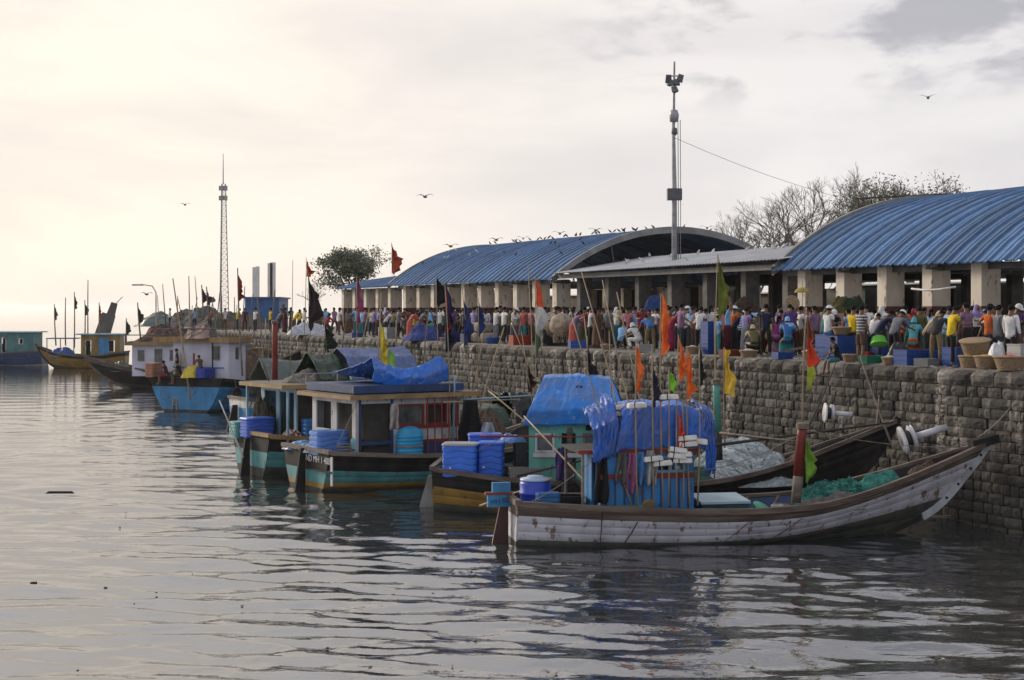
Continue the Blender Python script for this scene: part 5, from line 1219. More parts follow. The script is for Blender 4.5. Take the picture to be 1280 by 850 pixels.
tops = ['white', 'white', 'white', 'sky blue', 'sky blue', 'yellow', 'white', 'grey', 'lilac', 'white', 'grey', 'pink', 'navy', 'blue', 'sky blue', 'maroon', 'purple', 'green', 'brown', 'crimson', 'teal', 'mauve', 'black', 'cream', 'coral', 'olive', 'charcoal', 'dark brown', 'red', 'khaki', 'lilac', 'white', 'charcoal', 'navy', 'dark brown']
lows = ['black', 'charcoal', 'navy', 'dark brown', 'grey', 'brown', 'maroon', 'teal']
def crowd(px0, px1, n, d0, d1, what):
    for i in range(n):
        px = px0+(px1-px0)*(i+rr.random()*.9)/n; dd = rr.uniform(d0, d1)
        pose = rr.choices(['stand', 'hips', 'hands', 'walk', 'stoop', 'sit', 'reach', 'carry'], [8, 1, 5, 3, 3, 1, 2, .4])[0]; kind = rr.choice('mmmLwWk')
        lm = min(LM, key=lambda q: abs(q[0]-px)); side = 'left of' if px < lm[0]-3 else 'right of' if px > lm[0]+3 else 'behind'
        for _ in range(60):
            top, low = rr.choice(tops), rr.choice(lows)
            lab = '%s %s in %s over %s, %s, %s %s' % (what, 'woman' if kind in 'wW' else 'man', top, low, ADJ[pose], side, lm[1])
            if lab not in USED: break
        sh = rr.choice(tops) if kind in 'wW' and rr.random() < .35 else None
        person(QP(px, dd), rr.choice((rr.gauss(0, 35), rr.uniform(-180, 180))), pose, top, low, lab, kind, scale=rr.uniform(.93, 1.05), shawl=sh, cap='white' if sh is None and rr.random() < .06 else None)
crowd(385, 1010, 58, 1.5, 3.4, 'second-row')
crowd(1010, 1275, 12, 2.2, 3.6, 'second-row')
crowd(340, 1275, 58, 3.6, 6.5, 'third-row')
crowd(440, 1270, 44, 7.0, 11.5, 'far-row')
# people on the blue transom
person(C_.at(-.2, 1.15, 2.0), 160, 'edge', 'maroon', 'crimson', 'man in maroon sitting on the sky-blue stern with legs dangling', 's')
person(C_.at(-.1, .3, 2.0), 150, 'edge', 'dark brown', 'charcoal', 'dark-shirted man seated right of the maroon one on the sky-blue stern', 's')
person(C_.at(.55, 1.0, 1.9), 170, 'stand', 'black', 'charcoal', 'dark figure standing behind the two sitters on the sky-blue boat', 'm', scale=.95)
person(C_.at(.15, -.9, 1.95), 100, 'sit', 'brown', 'brown', 'bare-shouldered man sitting behind the yellow bundle', 's', scale=.9)
# ------------------------------------------------------------------ quay goods
def crate(p, d, c, label, rotz=None, group=None, stack=1):
    t = thing('plastic_crate', label, 'crate', p, WANG if rotz is None else rotz, group); w, dp, h = d; mb = MB()
    tb = .03
    mb.bb((-w/2, -dp/2, 0), (w/2, dp/2, .03))
    for sx in (-1, 1): mb.bb((sx*w/2-sx*tb, -dp/2, .03), (sx*w/2, dp/2, h)); mb.bb((-w/2+tb, sx*dp/2-sx*tb, .03), (w/2-tb, sx*dp/2, h))
    mb.build('crate_body', M_plastic, t, False, None, col(c))
    mb = MB()
    for z in (h*.33, h*.66, h-.02):
        for sy in (-1, 1): mb.bb((-w/2-.012, sy*(dp/2+.001), z-.018), (w/2+.012, sy*(dp/2+.014), z+.018))
        for sx in (-1, 1): mb.bb((sx*(w/2+.001), -dp/2, z-.018), (sx*(w/2+.014), dp/2, z+.018))
    for k in range(1, 6):
        for sy in (-1, 1): mb.bb((-w/2+w*k/6-.012, sy*(dp/2+.001), .03), (-w/2+w*k/6+.012, sy*(dp/2+.012), h-.04))
    mb.build('crate_ribs', M_plastic, t, False, None, tuple(x*.85 for x in col(c)))
    return t
def lift(p, z): return p+Vector((0, 0, z))
B1 = '24498e'
for k in range(3): crate(lift(QP(888, 1.2), k*.40), (.52, .5, .39), B1, 'blue fish crate in the tall stack right of the big mauve shirt, %s' % ['bottom one', 'middle one', 'top one'][k], group='tall stack of blue crates')
for k in range(2): crate(lift(QP(1036, 1.3), k*.42), (.62, .6, .40), B1, 'blue fish crate below the white-capped man, %s' % ['lower', 'upper'][k], group='crates left of the striped tee')
for k in range(2): crate(lift(QP(1054, 1.4), k*.40), (.9, .6, .39), B1, 'wide blue fish crate left of the striped tee, %s' % ['lower', 'upper'][k], group='crates left of the striped tee')
basket(lift(QP(1052, 1.4), .82), .3, .22, 'brown cane basket on top of the wide blue crates')
crate(QP(1144, .8), (1.1, .6, .45), B1, 'low blue crate in front of the aqua shawl'); crate(QP(1172, 1.3), (.6, .5, .4), B1, 'blue crate behind the legs of the charcoal shirt'); crate(QP(1200, 1.25), (.8, .6, .55), B1, 'blue crate left of the lower cane baskets')
crate(QP(1104, 1.9), (.5, .5, .6), B1, 'blue crate behind the navy shirt'); crate(QP(1088, 1.7), (.5, .4, .3), 'a83028', 'red crate at the feet of the navy-shirted man')
crate(QP(650, .85), (.9, .5, .45), '9a3a22', 'rust red crate standing on the wall left of the tricolour flag'); 
o = MB().lathe([(.28, 0), (.36, .28), (.38, .3), (.34, .3), (.27, .03), (0, .03)], 20).build('basin', M_plastic, None, True, QP(616, .8), col('2a5aa8')); tag(o, 'round blue basin on the wall below the white shirts', 'basin')
for i, (px, dd, z) in enumerate([(600, 1.1, 0), (610, 1.3, 0), (604, 1.2, .5), (597, 1.4, .5)]):
    t = thing('bale', 'stone-coloured sack bale left of the blue basin, %s' % ['front bottom', 'right bottom', 'upper right', 'upper left'][i], 'bale', lift(QP(px, dd), z), WANG, 'pale bales by the blue basin')
    ms_ = MB().grid(lambda u, v: Vector((.42*math.copysign(abs(math.cos(6.2832*u))**.5, math.cos(6.2832*u))*math.sin(math.pi*min(max(v, .0), 1))**.35, .34*math.copysign(abs(math.sin(6.2832*u))**.5, math.sin(6.2832*u))*math.sin(math.pi*v)**.35, .25-.25*math.copysign(abs(math.cos(math.pi*v))**.6, math.cos(math.pi*v)))), 24, 10)
    ms_.build('sack', mat('jute_sack', (.30, .26, .20), (.2, .17, .13), scale=8, rough=.95, bump=.6), t, True); MB().tube([(-.45, 0, .26), (.45, 0, .26)], .015, 5).build('binding', M_rope, t)
crate(QP(570, .8), (.9, .7, .5), '1c2c66', 'dark blue bin behind the foot of the navy flag'); crate(QP(590, .9), (1.0, .6, .45), '1a2a5c', 'dark blue bin left of the pale bales')
mound(QP(532, .7), 1.3, .8, .75, mat('blue_net', (.05, .08, .26), (.03, .04, .14), (.12, .2, .35), scale=8, rough=.95, bump=1., bscale=36), 'heap of dark blue fishing net on the wall left of the navy flag', 'fishing net', rotz=WANG, seed=41)
mound(lift(QP(538, 1.0), .6), .4, .3, .28, mat('green_net', (.06, .26, .08), (.03, .14, .05), scale=8, rough=.95), 'small bright green net on top of the blue net heap', 'fishing net', seed=43)
for i in range(4): crate(lift(QP(482+(i % 2)*7, .9), (i//2)*.32), (.7, .5, .3), '9a9a98', 'white crate in the two-by-two stack right of the lilac shirt, %s %s' % (['lower', 'upper'][i//2], ['left', 'right'][i % 2]), group='white crates on the wall')
mound(QP(388, .6), 1.5, .8, .7, mat('white_plastic_sheet', (.5, .52, .55), (.3, .33, .38), (.08, .08, .09), scale=4, rough=.6, spot=.58), 'white plastic sheet heap at the edge below the long white shirt', 'sheet', 'plastic_sheet', seed=44)
# cream bundles of netting at (690, 410)
M_cream = mat('cream_netting', (.46, .38, .28), (.28, .22, .16), (.55, .48, .38), scale=5, rough=.95, bump=.8, bscale=20)
for i, (px, s) in enumerate(((686, .62), (702, .60))):
    t = thing('net_bundle', ['large cream net bundle carried beside the white shirts', 'cream net bundle with loose strands, right one of the pair'][i], 'net bundle', lift(QP(px, 1.3), .95), i*.8, 'cream net bundles')
    MB().grid(lambda u, v: Vector((s*(1+.12*nz3(u*6, v*4, i))*math.cos(6.2832*u)*math.sin(math.pi*v), s*.8*math.sin(6.2832*u)*math.sin(math.pi*v), s*.85*(1+.15*nz3(u*5, v*5, 4+i))*-math.cos(math.pi*v))), 30, 16).build('bundle', M_cream, t, True)
    mb = MB()
    for k in range(16):
        a = rr.uniform(0, 6.28); mb.tube([(.5*s*math.cos(a), .5*s*math.sin(a), -.5*s), (.62*s*math.cos(a), .6*s*math.sin(a), -.95*s), (.5*s*math.cos(a+.2), .5*s*math.sin(a), -1.3*s)], .02, 4)
    o = mb.build('loose_strand', M_cream, t); o['kind'] = 'stuff'
crate(lift(QP(690, 1.6), 0), (1.3, .8, .5), '2a2a2c', 'dark bin under the cream net bundles')
# baskets at right
bx = [(1212, .7, .30, .32, 0, 'yellow', 'low cane basket of the front row, at its left end under the big tipped one'), (1233, .5, .33, .34, 0, 'yellow', 'cane basket with yellow cloth in the front row'), (1263, .4, .44, .36, 0, 'red', 'wide cane basket heaped with red at the right edge')]
for (px, dd, r, h, z, f, lab) in bx: basket(lift(QP(px, dd), z), r, h, lab, {'yellow': 'b89a30', 'red': 'b8452a'}[f], group='cane baskets at the right edge')
basket(lift(QP(1220, .95), .36), .42, .40, 'big cane basket tipped on top of the front row', None, group='cane baskets at the right edge', tilt=(R(8), R(-6), 0))
mound(lift(QP(1248, .8), .35), .3, .25, .35, mat('white_polythene', (.6, .6, .63), (.45, .45, .48), scale=5, rough=.5), 'white polythene bag between the cane baskets', 'bag', 'plastic_bag', seed=50)
crate(QP(1276, .9), (.5, .5, .7), 'a8a8a8', 'white box cut by the right edge of the picture')
basket(lift(QP(1098, 1.15), .78), .26, .22, 'lime green plastic basket held upside down near the navy shirt', m=M_plastic, c=col('6cc840'), tilt=(R(160), 0, 0), name='plastic_basket')
t = thing('umbrella', 'small dull yellow umbrella hanging by the first cream column', 'umbrella', lift(QP(1003, 5.0), 2.2))
MB().grid(lambda u, v: Vector((.30*math.sin(1.35*v)*math.cos(6.2832*u)*(1-.04*math.cos(50.26*u)), .30*math.sin(1.35*v)*math.sin(6.2832*u), .26*math.cos(1.35*v))), 32, 8).build('canopy', mat('yellow_umbrella_cloth', (.34, .26, .06), (.26, .2, .05), rough=.8), t); MB().tube([(0, 0, -.5), (0, 0, .56)], .014, 6).build('shaft', M_gal, t)
o = MB().lathe([(0, 0), (.22, .0), (.28, .04), (.24, .05), (0, .03)], 24).build('round_tray', M_wicker, None, True, lift(QP(990, 3.0), 1.85)); o.rotation_euler = (R(78), 0, R(15)); tag(o, 'large round cane tray held up below the yellow umbrella', 'tray')
o = MB().bar((0, 0, 0), (5.2, -.6, 1.15), .12, .08).build('plank', M_oldwood, None, False, QP(949, .9)); tag(o, 'long dark plank slanting up past the seated women', 'plank')
MB()
mound(lift(QP(1125, 1.0), 0), .5, .45, .6, T_black, 'black sack heap before the aqua shawl', 'sacks', 'sack_pile', seed=51)
t = thing('white_tube', 'drooping white tube lying across between two columns above the grey cap', 'tube', lift(QP(1165, 6.5), 2.35), WANG-1.4); MB().tube([(-.9, 0, 0), (-.3, 0, -.06), (.3, 0, -.04), (1.0, 0, .04)], .035, 8).build('tube_body', M_foam, t, True)  # drooping white band built as a plain tube, not a lamp
for i, (px, dd, c) in enumerate(((1052, 6.5, '4a4420'), (1066, 6.8, '20301a'), (930, 6.0, '3a2a20'), (818, 6.0, '223a6a'))):
    mound(lift(QP(px, dd), 1.5 if i < 3 else 1.6), .55, .45, .55, mat('stall_cover_'+str(i), lin(c), rough=.95, scale=3), ['olive cloth-covered load between the second and third cream columns', 'dark green load right of the olive cloth', 'brown covered load under the grey canopy', 'blue and yellow stacked load under the grey canopy'][i], 'load', 'covered_load', seed=60+i)
# small litter and stones on the quay edge
lt = MB(); r5 = random.Random(9)
for i in range(150):
    p = QP(r5.uniform(420, 1275), r5.uniform(.1, 2.2)); q = [p+Vector((r5.uniform(-.12, .12), r5.uniform(-.12, .12), r5.uniform(0, .07))) for _ in range(4)]; lt.add(q, [(0, 1, 2), (0, 2, 3), (0, 3, 1), (1, 3, 2)])
tag(lt.build('litter', mat('litter', (.4, .38, .35), (.1, .1, .1), scale=1.5, rough=.8, lo=.48, hi=.52, coord='World')), 'scraps of litter along the quay edge', 'litter', kind='stuff')
# ------------------------------------------------------------------ flag poles on the boats
def PB(bt, px, py, y):
    # the point seen at (px, py) in the lengthwise plane y of a boat
    c, s = math.cos(bt.h), math.sin(bt.h); k = (px-640)/FPX; ox, oy = bt.o.x-s*y, bt.o.y+c*y
    l = (k*oy-ox)/(c-k*s); return P(px, py, oy+l*s)
def YB(bt, px, y): return PB(bt, px, 400, y).y
def fp(base, top, Y, flags, label, **k):
    """base/top = picture positions, Y depth (or pair)"""
    Ya, Yb = (Y, Y) if not isinstance(Y, tuple) else Y
    return flag_pole(P(*base, Ya), P(*top, Yb), flags, label, **k)
fp((829, 632), (826, 366), YB(E, 829, -1.27), [(.995, 1.5, .34, 'f07430', 1)], 'tall pole with the highest orange pennant and a white float', floats=[(.20, 1)], group='marker poles on the white boat')
fp((797, 640), (795, 428), YB(E, 797, -1.27), [(.99, 1.15, .32, 'f07430', 2)], 'thin pole with an orange pennant over the blue tarpaulins, left of the tallest', floats=[(.63, 1)], group='marker poles on the white boat')
fp((846, 632), (848, 418), YB(E, 846, -1.27), [(.99, 1.1, .30, 'f07430', 3), (.55, .9, .24, 'd84f26', 13)], 'pole with two orange pennants one above the other', floats=[(.29, 2)], group='marker poles on the white boat')
fp((862, 632), (858, 435), YB(E, 862, -1.27), [(.99, 1.2, .28, 'f07430', 4)], 'pole with a ragged orange pennant, right of the doubled pennants', floats=[(.39, 2)], group='marker poles on the white boat')
fp((836, 632), (836, 462), YB(E, 836, -1.27), [(.98, .42, .25, '86c83a', 5, 'rag')], 'pole with a lime green rag above an orange strip', floats=[(.80, 1)], group='marker poles on the white boat')
fp((817, 632), (815, 430), YB(E, 817, -1.27), [(.85, .95, .26, '2a2238', 6)], 'pole with a dark violet pennant among the orange ones', floats=[(.29, 1)], group='marker poles on the white boat')
fp((872, 632), (874, 430), YB(E, 872, -1.27), [(.97, .9, .2, '26302a', 7)], 'pole with a blackish green pennant, rightmost of the white boat cabin', floats=[(.40, 1)], group='marker poles on the white boat')
fp((854, 632), (853, 500), YB(E, 854, -1.27), [], 'plain short pole with a double white float below the ragged orange pennant', floats=[(.43, 2)], group='marker poles on the white boat')
fp((790, 632), (712, 385), (YB(E, 790, -1.22), 38.2), [], 'long bamboo pole leaning left over the blue tarpaulins, longest of the leaning ones', floats=[(.43, 1)], group='leaning bamboo poles')
fp((797, 612), (727, 340), (YB(E, 797, -1.22), 38.6), [], 'pale bamboo pole leaning left with its tip before the shed columns', floats=[(.34, 2)], group='leaning bamboo poles')
fp((800, 560), (753, 350), (37.6, 39.0), [], 'slim bamboo pole with tip at the canopy posts', group='leaning bamboo poles')
fp((808, 540), (771, 365), (38.0, 39.0), [(.1, .5, .2, '3fa06a', 8)], 'slim bamboo pole with a green-wrapped foot', group='leaning bamboo poles')
fp((906, 560), (905, 434), 41.0, [(.99, 1.2, .36, 'e8c040', 9, 'rag')], 'thin pole with a broad drooping yellow flag right of the blue tarpaulin')
fp((897, 560), (897, 318), 41.5, [(.995, 1.75, .32, '6f7a2c', 10)], 'tall thin pole with a long olive pennant before the grey canopy')
fp((1003, 545), (1008, 384), 38.4, [(.99, 2.05, .30, ['8f4a2a', 'd84a28', 'a8b43a'], 11)], 'pole with a long brown, orange and lime streamer near the red post')
fp((893, 600), (893, 385), 42.5, [(.3, .9, .2, '26302a', 12)], 'dark thin staff behind the turquoise post')
fp((668, 640), (660, 330), (44.0, 45.0), [(.30, .95, .35, '6a6428', 14)], 'tall grey pole with an olive rag low down, rising before the tricolour flag')
fp((668, 590), (669, 345), 45, [(.99, 2.2, .36, ['d2552a', 'c8c4bc', '50704a'], 15, 'pennant')], 'pole with a saffron, white and green tricolour pennant hanging limp')
fp((680, 575), (652, 415), (44.4, 43.8), [(.75, .8, .3, '3a2420', 16)], 'leaning pole with a dark brown pennant before the bright blue tarpaulin')
fp((735, 520), (734, 420), 44.6, [(.9, 1.3, .35, '1a1616', 17)], 'dark staff over the bright blue tarpaulin with a black rag')
fp((745, 540), (730, 395), (44.2, 45.5), [], 'bare bamboo crossing behind the bright blue tarpaulin')
fp((700, 560), (640, 405), (44.0, 44.6), [], 'bare stick leaning left of the bright blue tarpaulin')
fp((562, 575), (556, 352), (49.5, 50.5), [(.99, 2.3, .5, ['20264a', '20264a', '101830'], 18), (.97, 1.5, .3, '9a2c24', 28)], 'tall pole carrying a large navy flag with a red one beside it')
fp((546, 520), (545, 344), 52, [(.99, 1.0, .42, '141414', 19)], 'pole with a black pennant pointing above the shed eave')
fp((588, 500), (578, 362), 53, [(.9, 1.6, .35, '26386a', 20)], 'pole with a dull blue flag right of the big navy flag')
fp((597, 500), (598, 372), 54, [(.95, 1.2, .3, '2a3a70', 27)], 'pole with a smaller indigo flag before the pale bales')
fp((478, 520), (475, 402), 53, [(.99, 1.6, .42, 'e6cc30', 21)], 'pole with a bright yellow flag against the stone wall')
fp((486, 520), (485, 436), 53, [(.99, 1.1, .36, '8cc050', 22, 'rag')], 'short pole with a pale green rag under the yellow flag')
fp((566, 560), (568, 470), 50, [], 'pale blue upright spar right of the vivid blue tarpaulin', m=H_cy, r=.06)
fp((449, 500), (446, 345), 60, [(.99, 1.9, .36, ['8a3a5a', 'a84060'], 23)], 'pole with a purple and pink pennant at the left end of the columns')
fp((388, 480), (385, 340), 66, [(.97, 2.3, .6, '2a1f1c', 24)], 'pole with a long dark brown flag left of the leafy tree')
fp((378, 470), (383, 322), 70, [(.97, .7, .45, 'c0502c', 25)], 'bare pole with a small orange pennant at its top')
fp((362, 470), (366, 325), 72, [], 'thin bare mast left of the orange-tipped pole')
fp((410, 460), (405, 400), 72, [(.9, 1.2, .6, '14241a', 26)], 'short pole with a blackish green flag against the wall')
fp((496, 372), (489, 303), 112, [(.98, 2.2, .9, 'b84830', 29)], 'mast with a red pennant above the end of the shed roof')
fp((238, 500), (216, 348), (85.5, 87), [], 'leaning bamboo mast rising from the sky-blue stern', r=.06)
fp((236, 440), (236, 345), 96, [], 'thin upright mast between the two white cabins', r=.05)
for i, (bx_, tp, Y, c, lab) in enumerate([((178, 440), (172, 378), 112, '3a302c', 'stubby mast of the dark boat with a small grey flag'), ((70, 432), (68, 380), 151, '4a3a34', 'mast with a small drooping flag, leftmost at the ochre boat'), ((93, 435), (93, 365), 151, '30241f', 'mast with a dark swallow-like flag on the ochre boat'), ((110, 432), (110, 350), 151, '241c1a', 'tallest mast of the ochre boat'), ((82, 432), (82, 372), 152, '8a8078', 'pale thin mast between two flags on the ochre boat'), ((106, 425), (106, 375), 153, '30241f', 'slim dark flag mast beside the tallest'), ((124, 425), (124, 378), 151, 'a8503a', 'mast with a reddish flag left of the leaning slab'), ((158, 430), (158, 398), 140, '30302c', 'small dark flag mast between the far boats'), ((254, 400), (252, 356), 118, '3a302c', 'thin mast beside the roof gear of the lavender cabin'), ((303, 470), (297, 335), 78, '8a3226', 'slim mast rising by the blue hut'), ((262, 400), (258, 358), 122, '40302c', 'bent dark mast near the dish'), ((20, 430), (20, 415), 160, '2c2c2c', 'short antenna on the teal cabin')]):
    fp(bx_, tp, Y, [(.93, 1.3, .45, c, 30+i)] if i not in (3, 4, 11) else [], lab, r=.07 if Y > 100 else .05, m=M_oldwood)
t = thing('street_lamp', 'thin curved lamp post over the dark boat at left', 'street lamp', P(195, 420, 125))
MB().tube([(0, 0, -1), (0, 0, 3.6), (-.3, 0, 4.1), (-1.2, 0, 4.25)], [.06, .05, .05, .04], 6).build('post', M_gal, t); MB().box((-1.5, 0, 4.2), (.9, .25, .12)).build('lamp_head', M_gal, t)
# ropes
def rope(a, b, sag, r, label, m=None):
    a, b = Vector(a), Vector(b); pts = [(b-a)*t-Vector((0, 0, sag*4*t*(1-t))) for t in [i/12 for i in range(13)]]
    o = MB().tube(pts, r, 5).build('rope', m or M_rope, None, True, a); return tag(o, label, 'rope')
rope(E.at(.8, -.95, .98), E.at(-.1, -.35, -.05)+Vector((0, 0, 0)), .15, .02, 'thin rope hanging from the white boat stern into the water', M_bamboo)
rope(P(600, 632, 39.5), P(690, 598, 37.5), .02, .03, 'pale stick-like rope sticking out left of the rudder head', M_bamboo)
rope(E.at(12.2, .2, 2.3), Q(S_of(1275, QD), QD+.5, QZ), .3, .02, 'mooring rope from the white bow up to the quay')
rope(D.at(12.6, .0, 2.4), Q(S_of(1085, QD), QD+.5, QZ), .3, .02, 'mooring rope from the net boat bow up to the quay')
pole('leaning_pole', P(1113, 552, 42), P(1075, 445, 43.6), .035, M_oldwood, 'bamboo leaning from the net boat bow to the quay edge', 'pole')
pole('leaning_pole', P(1010, 535, 42.3), P(1045, 452, 44.5), .03, M_dark, 'dark stick leaning on the wall near the small roller', 'pole')
pole('boom_pole', P(572, 500, 50), P(700, 492, 49), .03, H_cy, 'pale blue pole lying level across behind the tarpaulins', 'pole')
pole('boom_pole', P(690, 556, 43), P(610, 488, 45), .03, M_bamboo, 'bamboo slanting down towards the teal cabin', 'pole')
pole('boom_pole', P(765, 640, 38), P(655, 520, 42), .03, M_bamboo, 'long bamboo slanting in front of the teal cabin', 'pole')
pole('boom_pole', P(555, 503, 48.3), P(650, 499, 48.3), .03, M_bamboo, 'thin pole jutting right from the ochre cabin roof', 'pole')
# clothes hung on E cabin
def hang(px, py, Y, h, w, c, label, cat='cloth', m=None, sd=1):
    def fn(u, v): return Vector(((v-.5)*w*(.35+.65*math.sin(math.pi*min(1, u*.62+.12)))*(1+.15*math.sin(u*7+sd)), .10*math.sin(v*9+sd+u*3)*(.3+u), -h*u))
    mb = MB().grid(fn, 14, 12); o = mb.build('hanging_cloth', m or M_cloth, None, True, P(px, py, Y), col(c)); md = o.modifiers.new('t', 'SOLIDIFY'); md.thickness = .01
    return tag(o, label, cat)
M_poly = mat('clear_polythene', (.55, .57, .58), (.4, .42, .43), scale=5, rough=.3, trans=.35)
hang(777, 566, YB(E, 777, -1.10), .75, .30, '5a5a56', 'grey rag hanging on the blue cabin wall', sd=2); hang(790, 566, YB(E, 790, -1.10), 1.0, .26, '9a5a80', 'pinkish cloth hanging on the blue cabin wall', sd=3)
hang(801, 565, YB(E, 801, -1.10), .8, .28, '4a80b8', 'light blue shirt hanging on the blue cabin wall', sd=4); hang(813, 563, YB(E, 813, -1.10), .85, .34, 'b0b4b8', 'clear plastic bag hanging right of the blue shirt', 'bag', M_poly, 5)
hang(702, 560, 42.4, .9, .35, '3a2a5e', 'purple cloth hung in front of the teal cabin', sd=6); hang(706, 580, 42.4, .5, .2, '3a2a5e', 'lower purple rag in front of the teal cabin', sd=7)
hang(752, 565, YB(E, 752, -1.10), 1.25, .34, '17191a', 'black rubber sheet hanging at the left corner of the blue cabin', sd=8)
hang(588, 500, 48.0, 1.5, .7, '101012', 'black cloth hanging over the rail by the red rods', sd=9)
hang(724, 482, 43.4, 1.0, .30, '4a2c28', 'brown rag lying over the bright blue tarpaulin', sd=10); hang(738, 498, 43.0, .9, .55, '241a1a', 'dark rag draped at the edge of the bright blue tarpaulin', sd=11)
hang(610, 528, 45.0, .7, .4, 'a0a8a8', 'white and grey sheet on the green hooped cover', sd=12)
hang(493, 505, 47.9, .8, .3, 'a09a94', 'pale cloth hanging in the red-framed window', sd=13)
# stern gear boxes on D/E
for (q, dm, c, lab) in ((D.at(2.6, -1.0, 1.05), (.9, .5, .25), '8a8680', 'grey fish box on the deck beside the ribbed tubs'), (E.at(1.5, .5, .6), (.8, .6, .5), '1a1a1c', 'black box between the drum and the blue cabin'), (D.at(2.7, -.3, 1.1), (.9, .8, .9), '1c1c1e', 'black bin behind the ribbed tubs')):
    crate(q, dm, c, lab, R(6))
# ------------------------------------------------------------------ mast, tower, hut, pillars
def mast():
    p = Q(S_of(843, 41), 41, QZ); t = thing('light_mast', 'tall slim steel mast with lamp clusters and a box, rising through the grey canopy', 'mast', p)
    Y = p.y; H = lambda py: EYE+(387-py)/FPX*Y-QZ
    MB().tube([(0, 0, 0), (0, 0, H(240)), (-.05, 0, H(160)), (0, 0, H(77))], [.17, .13, .09, .05], 10).build('pole', M_gal, t, True)
    MB().box((0, 0, H(243)), (.75, .55, .6)).build('equipment_box', mat('mast_box_paint', (.10, .10, .11), rough=.6), t)
    MB().lathe([(.05, -.3), (.22, -.25), (.26, .1), (.18, .35), (0, .4)], 12).build('drum_light', M_gal, t, True, (-.02, 0, H(146)))
    MB().lathe([(.05, -.2), (.16, -.1), (.14, .2), (0, .25)], 10).build('clamp', M_tinfrm, t, True, (0, 0, H(165)))
    for i, (x, z) in enumerate(((-.32, 99), (.30, 98), (-.22, 104), (.12, 103), (0, 112))):
        o = MB().box((0, 0, 0), (.34, .22, .42 if i < 2 else .3), None, 0, .8).build('floodlight', M_tinfrm, t, False, (x, -.12+.08*(i % 2), H(z))); o.rotation_euler = (R(20), 0, i)
    MB().bar((-.45, 0, H(95)), (.45, 0, H(95)), .06).build('crossarm', M_gal, t)
    for i, dx in enumerate((.18, .30)): MB().tube([(dx, -.05, H(150)), (dx+.02, -.05, H(240)), (dx+.02, -.05, .5)], .02, 5).build('cable', M_tinfrm, t)
    rope(lift(p, H(172)), Q(S_of(1240, 70), 70, QZ+7.5), 1.0, .012, 'thin wire running from the tall mast to the right above the trees')
mast()
def tower():
    p = P(279, 395, 165); p.z = QZ; t = thing('lattice_tower', 'tall lattice radio tower with a slender antenna top, left of centre', 'tower', p); Y = p.y
    H = lambda py: EYE+(387-py)/FPX*Y-QZ; top = H(230); w0, w1 = .62, .26
    def cr(z): k = w0+(w1-w0)*z/top; return [Vector((k*math.cos(a), k*math.sin(a), z)) for a in (.3, 2.4, 4.5)]
    for i in range(3): MB().tube([cr(0)[i], cr(top)[i]], .055, 5).build('leg', M_gal, t)
    mb = MB(); n = 26
    for k in range(n):
        a, b = cr(top*k/n), cr(top*(k+1)/n)
        for i in range(3): mb.bar(a[i], b[(i+1) % 3], .035); mb.bar(b[i], b[(i+1) % 3], .035)
    o = mb.build('bracing', M_gal, t); o['kind'] = 'stuff'
    MB().tube([(0, 0, top), (0, 0, H(192))], [.07, .03], 6).build('antenna', M_gal, t)
    for z in (.97, .9): MB().box((0, 0, top*z), (.9, .3, .5)).build('aerial_panel', M_gal, t)
tower()
t = thing('hut', 'blue metal hut with a flat roof standing behind the far crowd', 'hut', QP(334, 9), WANG+R(68)); hm = paint('hut_blue_paint', '2f5f92')
MB().bb((-4.0, -1.5, 0), (4.0, 1.5, 2.6)).build('wall', hm, t); MB().bb((-4.2, -1.7, 2.6), (4.2, 1.7, 2.74)).build('roof', hm, t); MB().bb((-1, -1.56, 0), (.2, -1.5, 2.1)).build('door', M_dark, t)
mp_ = mat('haze_pale_concrete', (.6, .58, .55), (.5, .49, .46), scale=.3, rough=.9)  # distant haze put into the concrete as a paler base colour
for i, (px, top) in enumerate(((318, 334), (322, 333), (338, 329), (341, 328))):
    o = MB().box((0, 0, 12), (.9 if i < 2 else 1.4, 1.2, 24)).build('concrete_pillar', mp_, None, False, P(px, 387, 420)); o.location.z = EYE+(387-top)/FPX*420-24
    tag(o, 'pale unfinished concrete pillar behind the blue hut, %s' % ['far left one', 'second from left', 'third from left, thicker', 'rightmost, thickest'][i], 'pillar', 'unfinished pillars beyond the hut')
# gear mounds on the far quay
mound(QP(250, 5)+Vector((0, 0, -.1)), 4.2, 3., 1.5, mat('far_gear', (.13, .115, .10), (.06, .07, .065), (.26, .22, .19), scale=2.6, rough=.95, bump=1., bscale=9, lo=.42, hi=.55), 'great dark mound of nets at the far end of the quay', 'fishing nets', seed=70, rough=.35)
mound(QP(290, 3), 3.6, 2.2, 1.2, mat('far_gear_red', (.17, .085, .06), (.06, .075, .06), (.3, .26, .24), scale=2.4, rough=.95, lo=.42, hi=.55), 'rusty orange and green net heap right of the great mound', 'fishing nets', seed=71, rough=.35)
mound(QP(205, 2), 3., 2., 1.2, T_grey, 'low grey covered heap at the left tip of the quay', 'heap', 'covered_heap', seed=72)
t = thing('satellite_dish', 'small dark dish on a pole over the far nets', 'dish', P(262, 392, 135)); o = MB().lathe([(0, 0), (.3, .06), (.5, .2), (.47, .21), (0, .03)], 16).build('dish', M_dark, t, True, (0, 0, 1.1)); o.rotation_euler = (R(30), R(20), 0); MB().tube([(0, 0, -1), (0, 0, 1.1)], .05, 6).build('stand', M_dark, t)
